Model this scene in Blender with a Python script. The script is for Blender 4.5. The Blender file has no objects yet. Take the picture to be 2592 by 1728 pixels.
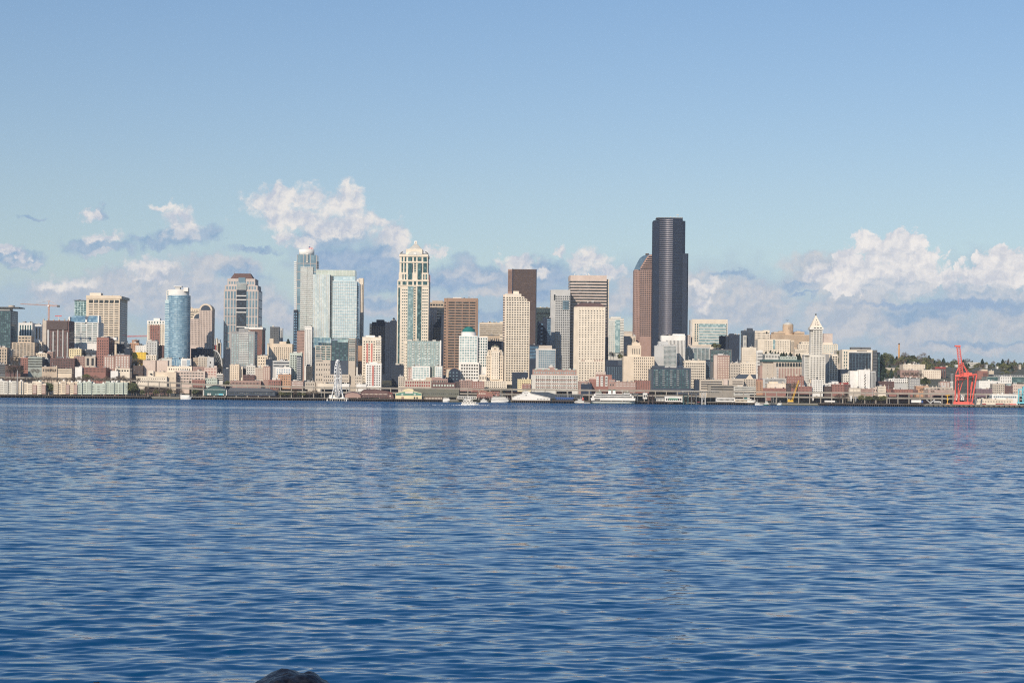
import bpy, math, random
import numpy as np
from mathutils import Vector, noise as mnoise
random.seed(7)
SC = bpy.context.scene
COL = SC.collection
R = math.radians
# ---------------------------------------------------------------- camera model (photo pixels -> bearings)
F = 4800.0; CX = 1296.0; HY = 1014.0; ROLL = R(0.58); EYE = 3.0
cr, sr = math.cos(ROLL), math.sin(ROLL)
def UV(x, y):
    a, b = x-CX, y-HY
    return a*cr+b*sr, -a*sr+b*cr
ZF = {0:(0,0,1.0), 1:(0,680,340/1481), 2:(320,680,340/1481), 3:(640,600,340/1212), 4:(960,590,340/1185),
      5:(1270,660,340/1403), 6:(1560,520,340/1025), 7:(1880,760,360/1946), 8:(2230,780,362/2102)}
cz = ZF[0]
def zone(k):
    global cz
    cz = ZF[k]
def W(x, y, D):
    u, v = UV(cz[0]+x*cz[2], cz[1]+y*cz[2])
    return u/F*D, EYE-v/F*D
def lerp_tab(t, v):
    if v <= t[0][0]: return t[0][1]
    for (a, b), (c, d) in zip(t, t[1:]):
        if v <= c: return b+(d-b)*(v-a)/(c-a)
    return t[-1][1]
TT = [(2900,-4),(2912,2.6),(2990,3.6),(3100,13),(3200,24),(3500,48),(4000,84),(4300,97),(4700,92),(6500,50),(9000,20)]
def ground(X, Y):
    z = lerp_tab(TT, Y)
    if Y > 3050:
        z += min(1, (Y-3050)/600)*5*math.sin(X*0.004+Y*0.003)
    return z
# ---------------------------------------------------------------- materials
MATS = {}
def new_mat(name):
    m = bpy.data.materials.new(name); m.use_nodes = True
    nt = m.node_tree; b = nt.nodes['Principled BSDF']
    return m, nt, b
def wall(name, col, rough=.8, var=.10, scale=.08, metal=0.0):
    m, nt, b = new_mat(name)
    tc = nt.nodes.new('ShaderNodeNewGeometry')
    n = nt.nodes.new('ShaderNodeTexNoise'); n.inputs['Scale'].default_value = scale; n.inputs['Detail'].default_value = 5
    nt.links.new(tc.outputs['Position'], n.inputs['Vector'])
    mr = nt.nodes.new('ShaderNodeMapRange')
    mr.inputs['From Min'].default_value = .3; mr.inputs['From Max'].default_value = .7
    mr.inputs['To Min'].default_value = 1-var; mr.inputs['To Max'].default_value = 1+var
    nt.links.new(n.outputs['Fac'], mr.inputs['Value'])
    h = nt.nodes.new('ShaderNodeVectorMath'); h.operation = 'SCALE'
    h.inputs[0].default_value = col
    nt.links.new(mr.outputs[0], h.inputs['Scale'])
    nt.links.new(h.outputs[0], b.inputs['Base Color'])
    b.inputs['Roughness'].default_value = rough; b.inputs['Metallic'].default_value = metal
    MATS[name] = m
def glass(name, c0, c1, rough=.12, metal=0.0, cell=3.3, p=.5, bias=1.0):
    m, nt, b = new_mat(name)
    g = nt.nodes.new('ShaderNodeNewGeometry')
    s = nt.nodes.new('ShaderNodeVectorMath'); s.operation = 'SNAP'; s.inputs[1].default_value = (cell, cell*3, cell)
    nt.links.new(g.outputs['Position'], s.inputs[0])
    w = nt.nodes.new('ShaderNodeTexWhiteNoise'); nt.links.new(s.outputs[0], w.inputs['Vector'])
    pw = nt.nodes.new('ShaderNodeMath'); pw.operation = 'POWER'; pw.inputs[1].default_value = bias*2
    nt.links.new(w.outputs['Value'], pw.inputs[0])
    mx = nt.nodes.new('ShaderNodeMix'); mx.data_type = 'RGBA'
    mx.inputs['A'].default_value = (*c0, 1); mx.inputs['B'].default_value = (*c1, 1)
    nt.links.new(pw.outputs[0], mx.inputs['Factor'])
    nt.links.new(mx.outputs['Result'], b.inputs['Base Color'])
    b.inputs['Roughness'].default_value = rough; b.inputs['Metallic'].default_value = metal
    MATS[name] = m
for k, c in dict(cream=(.63,.53,.41), cream2=(.68,.60,.49), white=(.72,.70,.66), greypink=(.47,.41,.375), softwhite=(.66,.63,.565), offwhite=(.57,.55,.50), tan=(.46,.37,.28),
    beige=(.48,.42,.35), pink=(.55,.45,.39), rose=(.34,.225,.19), brick=(.27,.13,.105), dkbrick=(.135,.075,.068), orange=(.46,.27,.17),
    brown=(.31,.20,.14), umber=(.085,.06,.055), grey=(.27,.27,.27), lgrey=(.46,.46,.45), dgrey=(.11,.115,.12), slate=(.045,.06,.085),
    black=(.013,.023,.047), navy=(.017,.028,.052), olive=(.14,.14,.11), ggrey=(.30,.33,.30), pgreen=(.45,.50,.44), yellow=(.75,.50,.06),  # navy, black, slate and umber also paint the shade of blocks labelled shaded
    pyellow=(.68,.58,.36), tealpaint=(.035,.085,.085), gpaint=(.11,.24,.18), teal=(.012,.16,.15), roofbrown=(.12,.07,.06), purple=(.17,.11,.13),
    concrete=(.26,.235,.20), wood=(.12,.09,.07), pile=(.06,.045,.038), red=(.74,.13,.095), softred=(.50,.17,.14), cyan=(.16,.50,.58), craneyel=(.70,.42,.05),
    craneor=(.62,.28,.12), cranepink=(.60,.16,.16), chim=(.52,.29,.13), rustred=(.30,.045,.04), bluepaint=(.04,.10,.30), boatgreen=(.02,.12,.08),
    asphalt=(.06,.06,.06), tyre=(.02,.02,.02), trunkw=(.09,.065,.05), bark=(.12,.09,.075)).items():
    wall(k, c)
wall('whitemetal', (.76,.76,.74), .4, .04)
glass('gdark', (.008,.014,.02), (.06,.07,.075), bias=1.6)
glass('gmid', (.018,.028,.034), (.17,.18,.18), bias=1.5)
glass('gteal', (.012,.058,.068), (.10,.20,.21), bias=1.3)
glass('gblue', (.075,.18,.29), (.24,.38,.49), rough=.18)
glass('gnavy', (.01,.018,.035), (.03,.05,.08), bias=1.5)
glass('gsky', (.42,.55,.60), (.60,.70,.72), rough=.25, metal=.55, cell=4)
glass('gpale', (.22,.34,.36), (.50,.62,.62), rough=.2, metal=.3)
glass('gsteel', (.14,.22,.28), (.22,.32,.38), rough=.2, metal=.4, cell=8)
glass('gblack', (.010,.013,.022), (.022,.028,.042), rough=.15, bias=1.5)
glass('gbronze', (.05,.03,.025), (.12,.07,.05), rough=.25)
glass('gredw', (.30,.05,.04), (.16,.04,.04), rough=.4)
def leafmat(name, a, b_, trans=.0):
    m, nt, b = new_mat(name)
    g = nt.nodes.new('ShaderNodeNewGeometry')
    n = nt.nodes.new('ShaderNodeTexNoise'); n.inputs['Scale'].default_value = .35; n.inputs['Detail'].default_value = 3
    nt.links.new(g.outputs['Position'], n.inputs['Vector'])
    oi = nt.nodes.new('ShaderNodeObjectInfo')
    ad = nt.nodes.new('ShaderNodeMath'); ad.operation = 'ADD'
    nt.links.new(n.outputs['Fac'], ad.inputs[0]); nt.links.new(oi.outputs['Random'], ad.inputs[1])
    mr = nt.nodes.new('ShaderNodeMapRange'); mr.inputs['From Min'].default_value = .4; mr.inputs['From Max'].default_value = 1.6
    nt.links.new(ad.outputs[0], mr.inputs['Value'])
    mx = nt.nodes.new('ShaderNodeMix'); mx.data_type = 'RGBA'
    mx.inputs['A'].default_value = (*a, 1); mx.inputs['B'].default_value = (*b_, 1)
    nt.links.new(mr.outputs[0], mx.inputs['Factor']); nt.links.new(mx.outputs['Result'], b.inputs['Base Color'])
    b.inputs['Roughness'].default_value = .85
    MATS[name] = m
leafmat('leaf', (.055,.08,.026), (.17,.165,.06))
leafmat('conifer', (.014,.032,.016), (.035,.06,.03))
leafmat('twig', (.10,.075,.055), (.20,.15,.105))
leafmat('scrub', (.04,.05,.02), (.10,.10,.05))
# ---------------------------------------------------------------- mesh builder
class MB:
    def __init__(s): s.v = []; s.f = []
    def box(s, x0, x1, y0, y1, z0, z1):
        n = len(s.v)
        s.v += [(x0,y0,z0),(x1,y0,z0),(x1,y1,z0),(x0,y1,z0),(x0,y0,z1),(x1,y0,z1),(x1,y1,z1),(x0,y1,z1)]
        s.f += [(n,n+3,n+2,n+1),(n+4,n+5,n+6,n+7),(n,n+1,n+5,n+4),(n+1,n+2,n+6,n+5),(n+2,n+3,n+7,n+6),(n+3,n,n+4,n+7)]
        return s
    def plan(s, pts, z0, z1, pts2=None):
        n = len(s.v); k = len(pts); pts2 = pts2 or pts
        s.v += [(x,y,z0) for x,y in pts]+[(x,y,z1) for x,y in pts2]
        for i in range(k): s.f.append((n+i, n+(i+1)%k, n+k+(i+1)%k, n+k+i))
        s.f.append(tuple(n+k+i for i in range(k))); s.f.append(tuple(n+k-1-i for i in range(k)))
        return s
    def prof(s, pts, y0, y1):        # outline in x,z extruded in depth
        n = len(s.v); k = len(pts)
        s.v += [(x,y0,z) for x,z in pts]+[(x,y1,z) for x,z in pts]
        for i in range(k): s.f.append((n+(i+1)%k, n+i, n+k+i, n+k+(i+1)%k))
        s.f.append(tuple(n+i for i in range(k))); s.f.append(tuple(n+2*k-1-i for i in range(k)))
        return s
    def cyl(s, cx, cy, z0, z1, r0, r1=None, n=16, ry=1.0):
        r1 = r0 if r1 is None else r1
        a = [(cx+r0*math.cos(t*math.tau/n), cy+ry*r0*math.sin(t*math.tau/n)) for t in range(n)]
        b = [(cx+r1*math.cos(t*math.tau/n), cy+ry*r1*math.sin(t*math.tau/n)) for t in range(n)]
        return s.plan(a, z0, z1, b)
    def dome(s, cx, cy, z, r, h, n=20, m=6):
        for j in range(m):
            a0, a1 = j*math.pi/2/m, (j+1)*math.pi/2/m
            s.cyl(cx, cy, z+h*math.sin(a0), z+h*math.sin(a1), r*math.cos(a0), max(.01, r*math.cos(a1)), n)
        return s
    def pyr(s, x0, x1, y0, y1, z0, z1, k=0.02, ky=None):
        ky = k if ky is None else ky
        cx, cy = (x0+x1)/2, (y0+y1)/2; a, b = (x1-x0)/2, (y1-y0)/2
        return s.plan([(x0,y0),(x1,y0),(x1,y1),(x0,y1)], z0, z1, [(cx-a*k,cy-b*ky),(cx+a*k,cy-b*ky),(cx+a*k,cy+b*ky),(cx-a*k,cy+b*ky)])
    def tube(s, p, q, r, n=4, r2=None):
        p, q = Vector(p), Vector(q); d = (q-p)
        if d.length < 1e-6: return s
        d.normalize(); a = d.orthogonal().normalized(); b = d.cross(a); r2 = r if r2 is None else r2
        m = len(s.v)
        for c, rr in ((p, r), (q, r2)):
            for i in range(n):
                t = math.tau*(i+.5)/n; s.v.append(tuple(c+a*rr*math.cos(t)+b*rr*math.sin(t)))
        for i in range(n): s.f.append((m+i, m+(i+1)%n, m+n+(i+1)%n, m+n+i))
        s.f.append(tuple(m+n-1-i for i in range(n))); s.f.append(tuple(m+n+i for i in range(n)))
        return s
    def mesh(s, name, mat, off=(0,0,0), smooth=False):
        me = bpy.data.meshes.new(name)
        ox, oy, oz = off
        me.from_pydata([(x-ox, y-oy, z-oz) for x,y,z in s.v], [], s.f)
        me.materials.append(MATS[mat])
        if smooth:
            for p in me.polygons: p.use_smooth = True
        me.update(); return me
    def build(s, name, mat, root=None, smooth=False):
        off = root_world(root) if root else (0,0,0)
        o = bpy.data.objects.new(name, s.mesh(name, mat, off, smooth)); COL.objects.link(o)
        if root: o.parent = root
        return o
def root_world(o):
    v = Vector((0,0,0))
    while o: v += Vector(o.location); o = o.parent
    return v
def tag(o, label=None, cat=None, group=None, kind=None):
    if label: o['label'] = label
    if cat: o['category'] = cat
    if group: o['group'] = group
    if kind: o['kind'] = kind
    return o
def empty(name, loc, label, cat, group=None):
    o = bpy.data.objects.new(name, None); COL.objects.link(o); o.location = loc; o.empty_display_size = 1
    return tag(o, label, cat, group)
UNIT = {}
def unit(mat, name='window'):
    if (mat, name) not in UNIT: UNIT[mat, name] = MB().box(-.5,.5,-.5,.5,-.5,.5).mesh(name+'_pane', mat)
    return UNIT[mat, name]
def ublock(name, mat, root, x0, x1, y0, y1, z0, z1):
    o = bpy.data.objects.new(name, unit(mat, name)); COL.objects.link(o); o.parent = root
    w = root_world(root)
    o.location = ((x0+x1)/2-w.x, (y0+y1)/2-w.y, (z0+z1)/2-w.z); o.scale = (x1-x0, y1-y0, z1-z0)
    return o
# ---------------------------------------------------------------- buildings
class Bld:
    """one building: an Empty at its base with wall, windows, roof ... as children"""
    def __init__(s, label, D, wallmat, name='building', cat='building', group=None):
        s.label, s.D, s.wm, s.name, s.cat, s.group = label, D, wallmat, name, cat, group
        s.wallmb = MB(); s.parts = []; s.boxes = []; s.wins = []; s.root = None; s.cur = None; s.own = []
    def box(s, x0, x1, yt, yb=None, off=0, dep=None, part=None, mat=None):
        D = s.D+off
        X0, Z1 = W(x0, yt, D); X1, _ = W(x1, yt, D)
        Z1 = W((x0+x1)/2, yt, D)[1]
        if dep is None: dep = min(38, max(12, (X1-X0)*.8))
        Z0 = ground((X0+X1)/2, D)-4 if yb is None else W((x0+x1)/2, yb, D)[1]
        r = (X0, X1, Z0, Z1, D, dep)
        if part: s.parts.append((part, MB().box(X0, X1, D, D+dep, Z0, Z1), mat or s.wm, False)); s.cur = len(s.parts)-1
        else: s.wallmb.box(X0, X1, D, D+dep, Z0, Z1); s.cur = None
        s.boxes.append(r); s.last = r; return s
    def add(s, part, mb, mat=None, smooth=False):
        s.parts.append((part, mb, mat or s.wm, smooth)); return s
    def fac(s, *a, **k):
        s._fac(*a, **k); s.own += [s.cur]*(len(s.wins)-len(s.own)); return s
    def _fac(s, kind, nx, ny, fx=.6, fy=.55, mat='gdark', m=(.04,.04,.05,.02), yb=None, side=True, name=None, rect=None, sm=None):
        X0, X1, Z0, Z1, D, dep = rect or s.last
        if yb is not None: Z0 = W(0, yb, D)[1] if yb > 9e8 else s._z(yb)
        w, h = X1-X0, Z1-Z0
        a0, a1 = X0+w*m[0], X1-w*m[1]; b1, b0 = Z1-h*m[2], Z0+h*m[3]
        e, i = .15, .1
        if kind == 'band':
            st = (b1-b0)/ny
            for j in range(ny):
                z = b1-st*(j+.5)
                s.wins.append((name or 'window_band', mat, a0-(e if m[0] == 0 else 0), a1+(e if m[1] == 0 else 0), D-e, D+(dep+e if m[0] == 0 and m[1] == 0 else i), z-st*fy/2, z+st*fy/2))
            if side and not (m[0] == 0 and m[1] == 0):
                s._side('band', 1, ny, .86, fy, mat, X0, X1, b0, b1, D, dep, name or 'window_band')
            return s
        sx = (a1-a0)/nx
        st = (b1-b0)/ny
        for j in range(ny):
            for k in range(nx):
                x = a0+sx*(k+.5); z = b1-st*(j+.5)
                s.wins.append((name or ('window' if kind == 'g' else 'window_strip'), mat, x-sx*fx/2, x+sx*fx/2, D-e, D+i, z-st*fy/2, z+st*fy/2))
        if side:
            ns = sm or max(1, round(nx*dep/w*.8))
            s._side(kind, ns, ny, fx, fy, mat, X0, X1, b0, b1, D, dep, name or ('window' if kind == 'g' else 'window_strip'))
        return s
    def _z(s, yb):
        X0, X1, Z0, Z1, D, dep = s.last
        # height of photo row yb at this front plane (x from the box's middle)
        xm = (X0+X1)/2/D*F
        y = cz[1]+yb*cz[2]
        v = (y-HY)/cr - xm*sr/cr if False else (y-HY-xm*sr)/cr
        return EYE-v/F*D
    def _side(s, kind, ns, ny, fx, fy, mat, X0, X1, b0, b1, D, dep, name):
        e, i = .15, .1
        if X1 < -20: xs = X1
        elif X0 > 20: xs = X0
        else: return
        vis = abs(xs)*dep/(D+dep)*F/D
        if vis < 2.2: return
        x0, x1 = (xs-i, xs+e) if X1 < -20 else (xs-e, xs+i)
        st = (b1-b0)/ny; m = dep*.06; sx = (dep-2*m)/ns
        for j in range(ny):
            for k in range(ns):
                y = D+m+sx*(k+.5); z = b1-st*(j+.5)
                s.wins.append((name, mat, x0, x1, y-sx*fx/2, y+sx*fx/2, z-st*fy/2, z+st*fy/2))
    def win(s, *a, **k):
        s.own += [None]*(len(s.wins)-len(s.own)); s._win(*a, **k); s.own += [None]*(len(s.wins)-len(s.own)); return s
    def _win(s, x0, x1, y0, y1, nx, ny, fx=.6, fy=.6, mat='gdark', off=0, name='window', proud=.15):
        D = s.D+off
        a0, b1 = W(x0, y0, D); a1 = W(x1, y0, D)[0]; b0 = W(x0, y1, D)[1]
        sx = (a1-a0)/nx; st = (b1-b0)/ny
        for j in range(ny):
            for k in range(nx):
                x = a0+sx*(k+.5); z = b1-st*(j+.5)
                s.wins.append((name, mat, x-sx*fx/2, x+sx*fx/2, D-proud, D+.1, z-st*fy/2, z+st*fy/2))
        return s
    def cap(s, h=1.2, mat=None, over=.3, name='parapet'):
        X0, X1, Z0, Z1, D, dep = s.last
        s.parts.append((name, MB().box(X0-over, X1+over, D-over, D+dep+over, Z1-.2, Z1+h), mat or s.wm, False)); return s
    def plant(s, f0=.3, f1=.6, h=4, mat='grey', name='roof_plant_room'):
        X0, X1, Z0, Z1, D, dep = s.last; w = X1-X0
        s.parts.append((name, MB().box(X0+w*f0, X0+w*f1, D+dep*.25, D+dep*.7, Z1-.3, Z1+h), mat, False)); return s
    def done(s, loc=None):
        if s.boxes:
            X0 = min(b[0] for b in s.boxes); X1 = max(b[1] for b in s.boxes); Z0 = min(b[2] for b in s.boxes)
            loc = loc or ((X0+X1)/2, s.D+s.boxes[0][5]/2, Z0)
        s.root = empty(s.name, loc, s.label, s.cat, s.group)
        if s.wallmb.v: s.wallmb.build('wall', s.wm, s.root)
        po = [mb.build(p, mat, s.root, sm) for p, mb, mat, sm in s.parts]
        by = {}
        for w in s.wins: by.setdefault(w[0], []).append(w)
        par = {id(w): (po[c] if c is not None else s.root) for w, c in zip(s.wins, s.own)}
        for nm, L in by.items():
            lim = 100 if len(L) > 100 else len(L)
            if len(L) > 100:                      # nearest (front, top) ones stay individuals
                L.sort(key=lambda w: (round(w[4]), -w[7]))
            for w in L[:lim]: ublock(w[0], w[1], par.get(id(w), s.root), *w[2:])
            if L[lim:]:
                mats = sorted(set(w[1] for w in L[lim:]))
                mb = MB()
                for w in L[lim:]: mb.box(*w[2:])
                o = mb.build(nm, mats[0], s.root); o['kind'] = 'stuff'
                if len(mats) > 1:
                    for mt in mats[1:]: o.data.materials.append(MATS[mt])
                    for q, w in enumerate(L[lim:]):
                        ii = mats.index(w[1])
                        for p in o.data.polygons[q*6:q*6+6]: p.material_index = ii
        return s.root
def S(label, x0, x1, yt, yb, D, wm, kind='g', nx=6, ny=4, fx=.55, fy=.55, mat='gdark', name='building', cat='building', dep=None,
      plant=True, cap=True, group=None, side=True, pm=None, m=(.04,.04,.06,.03), more=None):
    b = Bld(label, D, wm, name, cat, group).box(x0, x1, yt, dep=dep)
    if kind: b.fac(kind, nx, ny, fx, fy, mat, m, yb=yb, side=side)
    w = b.last[1]-b.last[0]
    if cap: b.cap(.7, pm or b.wm, .25)
    if plant and w > 8:
        f = random.uniform(.1, .5); b.plant(f, f+random.uniform(.15,.35), random.uniform(2,4), random.choice(['grey','lgrey','offwhite','dgrey']))
    if D < 3700 and w > 9 and name != 'house':
        X0, X1, Z0, Z1, D_, dp = b.boxes[0]; rq = random.Random(int(abs(x0*7+yt*3)))
        for k in range(min(6, int(w/8)+1)):
            a = X0+w*rq.uniform(.05, .9); ww = rq.uniform(1.2, 3.6); h = rq.uniform(1.0, 2.8)
            b.parts.append(('roof_unit', MB().box(a, min(a+ww, X1-.2), D_+dp*.3, D_+dp*.3+2.5, Z1+.1, Z1+.7+h), rq.choice(['grey','lgrey','offwhite','dgrey','beige']), False))
        if rq.random() < .5:
            a = X0+w*rq.uniform(.2, .8); b.parts.append(('roof_antenna', MB().tube((a, D_+dp*.4, Z1), (a, D_+dp*.4, Z1+rq.uniform(4, 8)), .22), 'lgrey', False))
    if more: more(b)
    return b.done()
# ---------------------------------------------------------------- camera, sun, sky
cam = bpy.data.cameras.new('camera'); co = bpy.data.objects.new('camera', cam); COL.objects.link(co); SC.camera = co
co.location = (0, 0, EYE); cam.sensor_width = 36; cam.lens = F/2592*36; cam.shift_y = (HY-864)/2592
cam.clip_start = .5; cam.clip_end = 90000
from mathutils import Matrix
co.rotation_euler = (Matrix.Rotation(R(90), 3, 'X') @ Matrix.Rotation(ROLL, 3, 'Z')).to_euler()
SUN_AZ, SUN_EL = R(202), R(29)
to_sun = Vector((math.sin(SUN_AZ)*math.cos(SUN_EL), math.cos(SUN_AZ)*math.cos(SUN_EL), math.sin(SUN_EL)))
sl = bpy.data.lights.new('sun', 'SUN'); sl.energy = 4.6; sl.angle = R(.5); sl.color = (1, .87, .71)
so = bpy.data.objects.new('sun', sl); COL.objects.link(so); so.rotation_euler = to_sun.to_track_quat('Z', 'Y').to_euler(); so.location = (-400, -500, 600)
SC.cycles.use_denoising = False; SC.cycles.filter_width = 1.15; SC.cycles.max_bounces = 6; SC.cycles.sample_clamp_indirect = 4
SC.view_settings.view_transform = 'Standard'; SC.view_settings.look = 'None'; SC.view_settings.exposure = 0; SC.view_settings.gamma = 1
wd = bpy.data.worlds.new('World'); SC.world = wd; wd.use_nodes = True; wd.cycles.sampling_method = 'NONE'
nt = wd.node_tree; N = nt.nodes; L = nt.links
bg = N['Background']; STR = .10; bg.inputs['Strength'].default_value = STR
sky = N.new('ShaderNodeTexSky'); sky.sky_type = 'NISHITA'; sky.sun_disc = False
sky.sun_elevation = SUN_EL; sky.sun_rotation = SUN_AZ; sky.altitude = 0; sky.air_density = 1.0; sky.dust_density = .6; sky.ozone_density = 2.0
tc = N.new('ShaderNodeTexCoord')
def node(t, **k):
    n = N.new(t)
    for a, b in k.items():
        if a.startswith('i'): n.inputs[int(a[1:])].default_value = b
        else: setattr(n, a, b)
    return n
def M(op, a, b=None, c=None, clamp=False):
    n = N.new('ShaderNodeMath'); n.operation = op; n.use_clamp = clamp
    for i, v in enumerate((a, b, c)):
        if v is None: continue
        if isinstance(v, (int, float)): n.inputs[i].default_value = v
        else: L.new(v, n.inputs[i])
    return n.outputs[0]
def VM(op, a, b=None, sc=None):
    n = N.new('ShaderNodeVectorMath'); n.operation = op
    for i, v in enumerate((a, b)):
        if v is None: continue
        if isinstance(v, tuple): n.inputs[i].default_value = v
        else: L.new(v, n.inputs[i])
    if sc is not None: n.inputs['Scale'].default_value = sc
    return n.outputs['Value'] if op == 'LENGTH' else n.outputs[0]
sep = N.new('ShaderNodeSeparateXYZ'); L.new(tc.outputs['Generated'], sep.inputs[0])
az = M('ARCTAN2', sep.outputs[0], sep.outputs[1]); el = M('ARCSINE', sep.outputs[2])
cmb = N.new('ShaderNodeCombineXYZ')
L.new(M('MULTIPLY', az, 48.0), cmb.inputs[0]); L.new(M('MULTIPLY', el, 48.0), cmb.inputs[1])   # 1 unit = 1/48 rad of bearing / elevation
P0 = cmb.outputs[0]
def nz(vec, scale, det=6, rough=.55, off=(0,0,0), dist=0):
    n = N.new('ShaderNodeTexNoise'); n.inputs['Scale'].default_value = scale; n.inputs['Detail'].default_value = det
    n.inputs['Roughness'].default_value = rough; n.inputs['Distortion'].default_value = dist
    L.new(VM('ADD', vec, off), n.inputs['Vector']); return n
w1 = nz(P0, .9, 3, .5).outputs['Color']; w2 = nz(P0, 3.0, 5, .6, (7,3,0)).outputs['Color']
P = VM('ADD', P0, VM('MULTIPLY', VM('SUBTRACT', w1, (.5,.5,.5)), (1.1,.7,0)))
P = VM('ADD', P, VM('MULTIPLY', VM('SUBTRACT', w2, (.5,.5,.5)), (.75,.6,0)))
def cvt(x, y):
    u, v = UV(x, y); a = math.atan(u/F)*48; return a, math.atan(-v/F*math.cos(math.atan(u/F)))*48
def field(blobs, g=1.0):
    acc = None
    for (x, y, a, b) in blobs:
        cxx, cyy = cvt(x, y)
        d = VM('SUBTRACT', P, (cxx, cyy, 0))
        l = VM('LENGTH', VM('MULTIPLY', d, (100/a/g, 100/b/g, 0)))
        f = M('SUBTRACT', 1.0, l)
        if acc is None: acc = f
        else:
            n = N.new('ShaderNodeMath'); n.operation = 'SMOOTH_MAX'; L.new(acc, n.inputs[0]); L.new(f, n.inputs[1]); n.inputs[2].default_value = .35
            acc = n.outputs[0]
    return acc
fb = nz(P0, 1.5, 7, .52, (3,1,0)).outputs['Fac']
fbL = nz(P0, 1.5, 7, .52, (3+.11,1-.17,0)).outputs['Fac']
def vor(off, scale=1.35):
    n = N.new('ShaderNodeTexVoronoi'); n.voronoi_dimensions = '2D'; n.feature = 'F1'; n.inputs['Scale'].default_value = scale
    n.inputs['Detail'].default_value = 3.0; n.inputs['Roughness'].default_value = .55; n.inputs['Lacunarity'].default_value = 2.3
    L.new(VM('ADD', PV, off), n.inputs['Vector']); return M('SUBTRACT', 1.0, n.outputs['Distance'])
PV = VM('ADD', P0, VM('MULTIPLY', VM('SUBTRACT', w2, (.5,.5,.5)), (.5,.5,0)))
puff = vor((5,2,0)); puffL = vor((5+.07,2-.12,0))
def mask(fld, soft, namp=1.2, bias=0.0, pamp=0.0):
    v = M('ADD', fld, M('MULTIPLY', M('SUBTRACT', fb, .5), namp))
    if pamp: v = M('ADD', v, M('MULTIPLY', M('SUBTRACT', puff, .62), pamp))
    n = N.new('ShaderNodeMapRange'); n.interpolation_type = 'SMOOTHSTEP'
    n.inputs['From Min'].default_value = bias; n.inputs['From Max'].default_value = bias+soft
    L.new(v, n.inputs['Value']); return n.outputs[0]
def mixc(f, a, b):
    n = N.new('ShaderNodeMix'); n.data_type = 'RGBA'
    if isinstance(f, (int, float)): n.inputs['Factor'].default_value = f
    else: L.new(f, n.inputs['Factor'])
    for k, v in (('A', a), ('B', b)):
        if isinstance(v, tuple): n.inputs[k].default_value = (v[0]/STR, v[1]/STR, v[2]/STR, 1)
        else: L.new(v, n.inputs[k])
    return n.outputs['Result']
emb = M('ADD', M('ADD', .5, M('MULTIPLY', M('SUBTRACT', fb, fbL), 2.0)), M('MULTIPLY', M('SUBTRACT', puff, puffL), 1.25), clamp=True)       # lit from upper left
# sky tint: less violet low; blue added above the view for the water's reflection
hs = N.new('ShaderNodeHueSaturation'); hs.inputs['Saturation'].default_value = .88; hs.inputs['Value'].default_value = 1.0
L.new(sky.outputs[0], hs.inputs['Color'])
ramp = N.new('ShaderNodeValToRGB'); e = ramp.color_ramp.elements
e[0].position = 0; e[0].color = (.88,.90,.95,1); e[1].position = 1; e[1].color = (.30,.64,1.02,1)
q = e.new(.11); q.color = (.86,.90,.95,1); q = e.new(.235); q.color = (.74,.90,1.05,1); q = e.new(.36); q.color = (.58,.86,1.12,1); q = e.new(.7); q.color = (.44,.78,1.12,1)
L.new(el, ramp.inputs[0])
base = VM('MULTIPLY', hs.outputs[0], ramp.outputs[0])
# pale bank low over the horizon: blue-grey veil, then a lighter one
veil = field([(150,770,330,70),(480,760,260,110),(900,790,300,60),(1250,760,260,90),(1560,740,170,90),(1850,780,230,110),(2150,820,260,110),(2450,800,330,120),(2560,700,160,60),(1700,900,900,50),(600,900,800,50),(2300,900,500,50)])
c = mixc(M('MULTIPLY', mask(veil, .9, .9, -.4), .92), base, mixc(fb, (.37,.525,.665), (.50,.60,.68)))
bank = field([(180,745,120,42),(330,735,120,60),(470,745,160,70),(600,770,120,50),(400,690,90,30),(560,668,90,24),(760,800,90,30),(1000,770,140,26),(1620,740,70,50),(1740,740,130,44),(1880,770,130,60),(2050,690,80,44),(2170,790,130,80),(2330,830,170,50),(2560,800,90,60),(2450,885,160,16),(1310,700,90,40),(1240,740,60,16),(1540,770,60,26)], 1.2)
c = mixc(M('MULTIPLY', mask(bank, .7, .95, -.33, .3), .88), c, mixc(emb, (.46,.525,.625), (.65,.65,.675)))
# shaded undersides
grey = field([(35,655,85,26),(250,625,100,24),(240,540,34,20),(455,595,80,30),(535,590,44,22),(600,690,80,20),(380,610,60,14),(830,600,130,36),(900,660,180,56),(1010,705,240,36),(1180,690,130,44),
              (1390,690,80,44),(1430,740,110,40),(1250,800,160,20),(900,760,200,16),(2030,715,60,16),(1850,695,50,12),(2480,770,190,26),(2350,795,150,22),(2480,870,140,10),(1640,800,70,20),(1990,850,70,14),(90,545,50,7),(640,625,60,10)], 1.25)
c = mixc(M('MULTIPLY', mask(grey, .6, .9, -.08, .3), .9), c, mixc(emb, (.275,.42,.60), (.41,.52,.655)))
# sunlit cumulus
lit = field([(685,520,70,44),(700,490,50,24),(765,500,70,38),(760,545,110,40),(835,560,110,40),(880,515,52,40),(905,560,90,36),(720,590,46,22),(770,605,40,20),(980,590,50,30),(1000,615,40,26),(960,560,50,24),(1110,628,45,12),(1060,650,60,18),
             (340,672,42,22),(400,665,46,22),(360,695,40,14),(450,540,52,26),(470,570,50,22),(410,525,22,14),(232,540,28,18),(270,598,60,16),(160,720,90,20),(20,640,50,14),
             (1290,660,60,20),(1500,655,55,28),(1540,685,50,30),(1340,690,40,18),(1420,640,20,26),(1780,722,80,16),(1765,755,40,20),(2060,690,40,20)], 1.3)
c = mixc(M('MULTIPLY', mask(lit, .5, 1.2, -.04, .42), .95), c, mixc(emb, (.56,.60,.69), (.88,.84,.80)))
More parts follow.
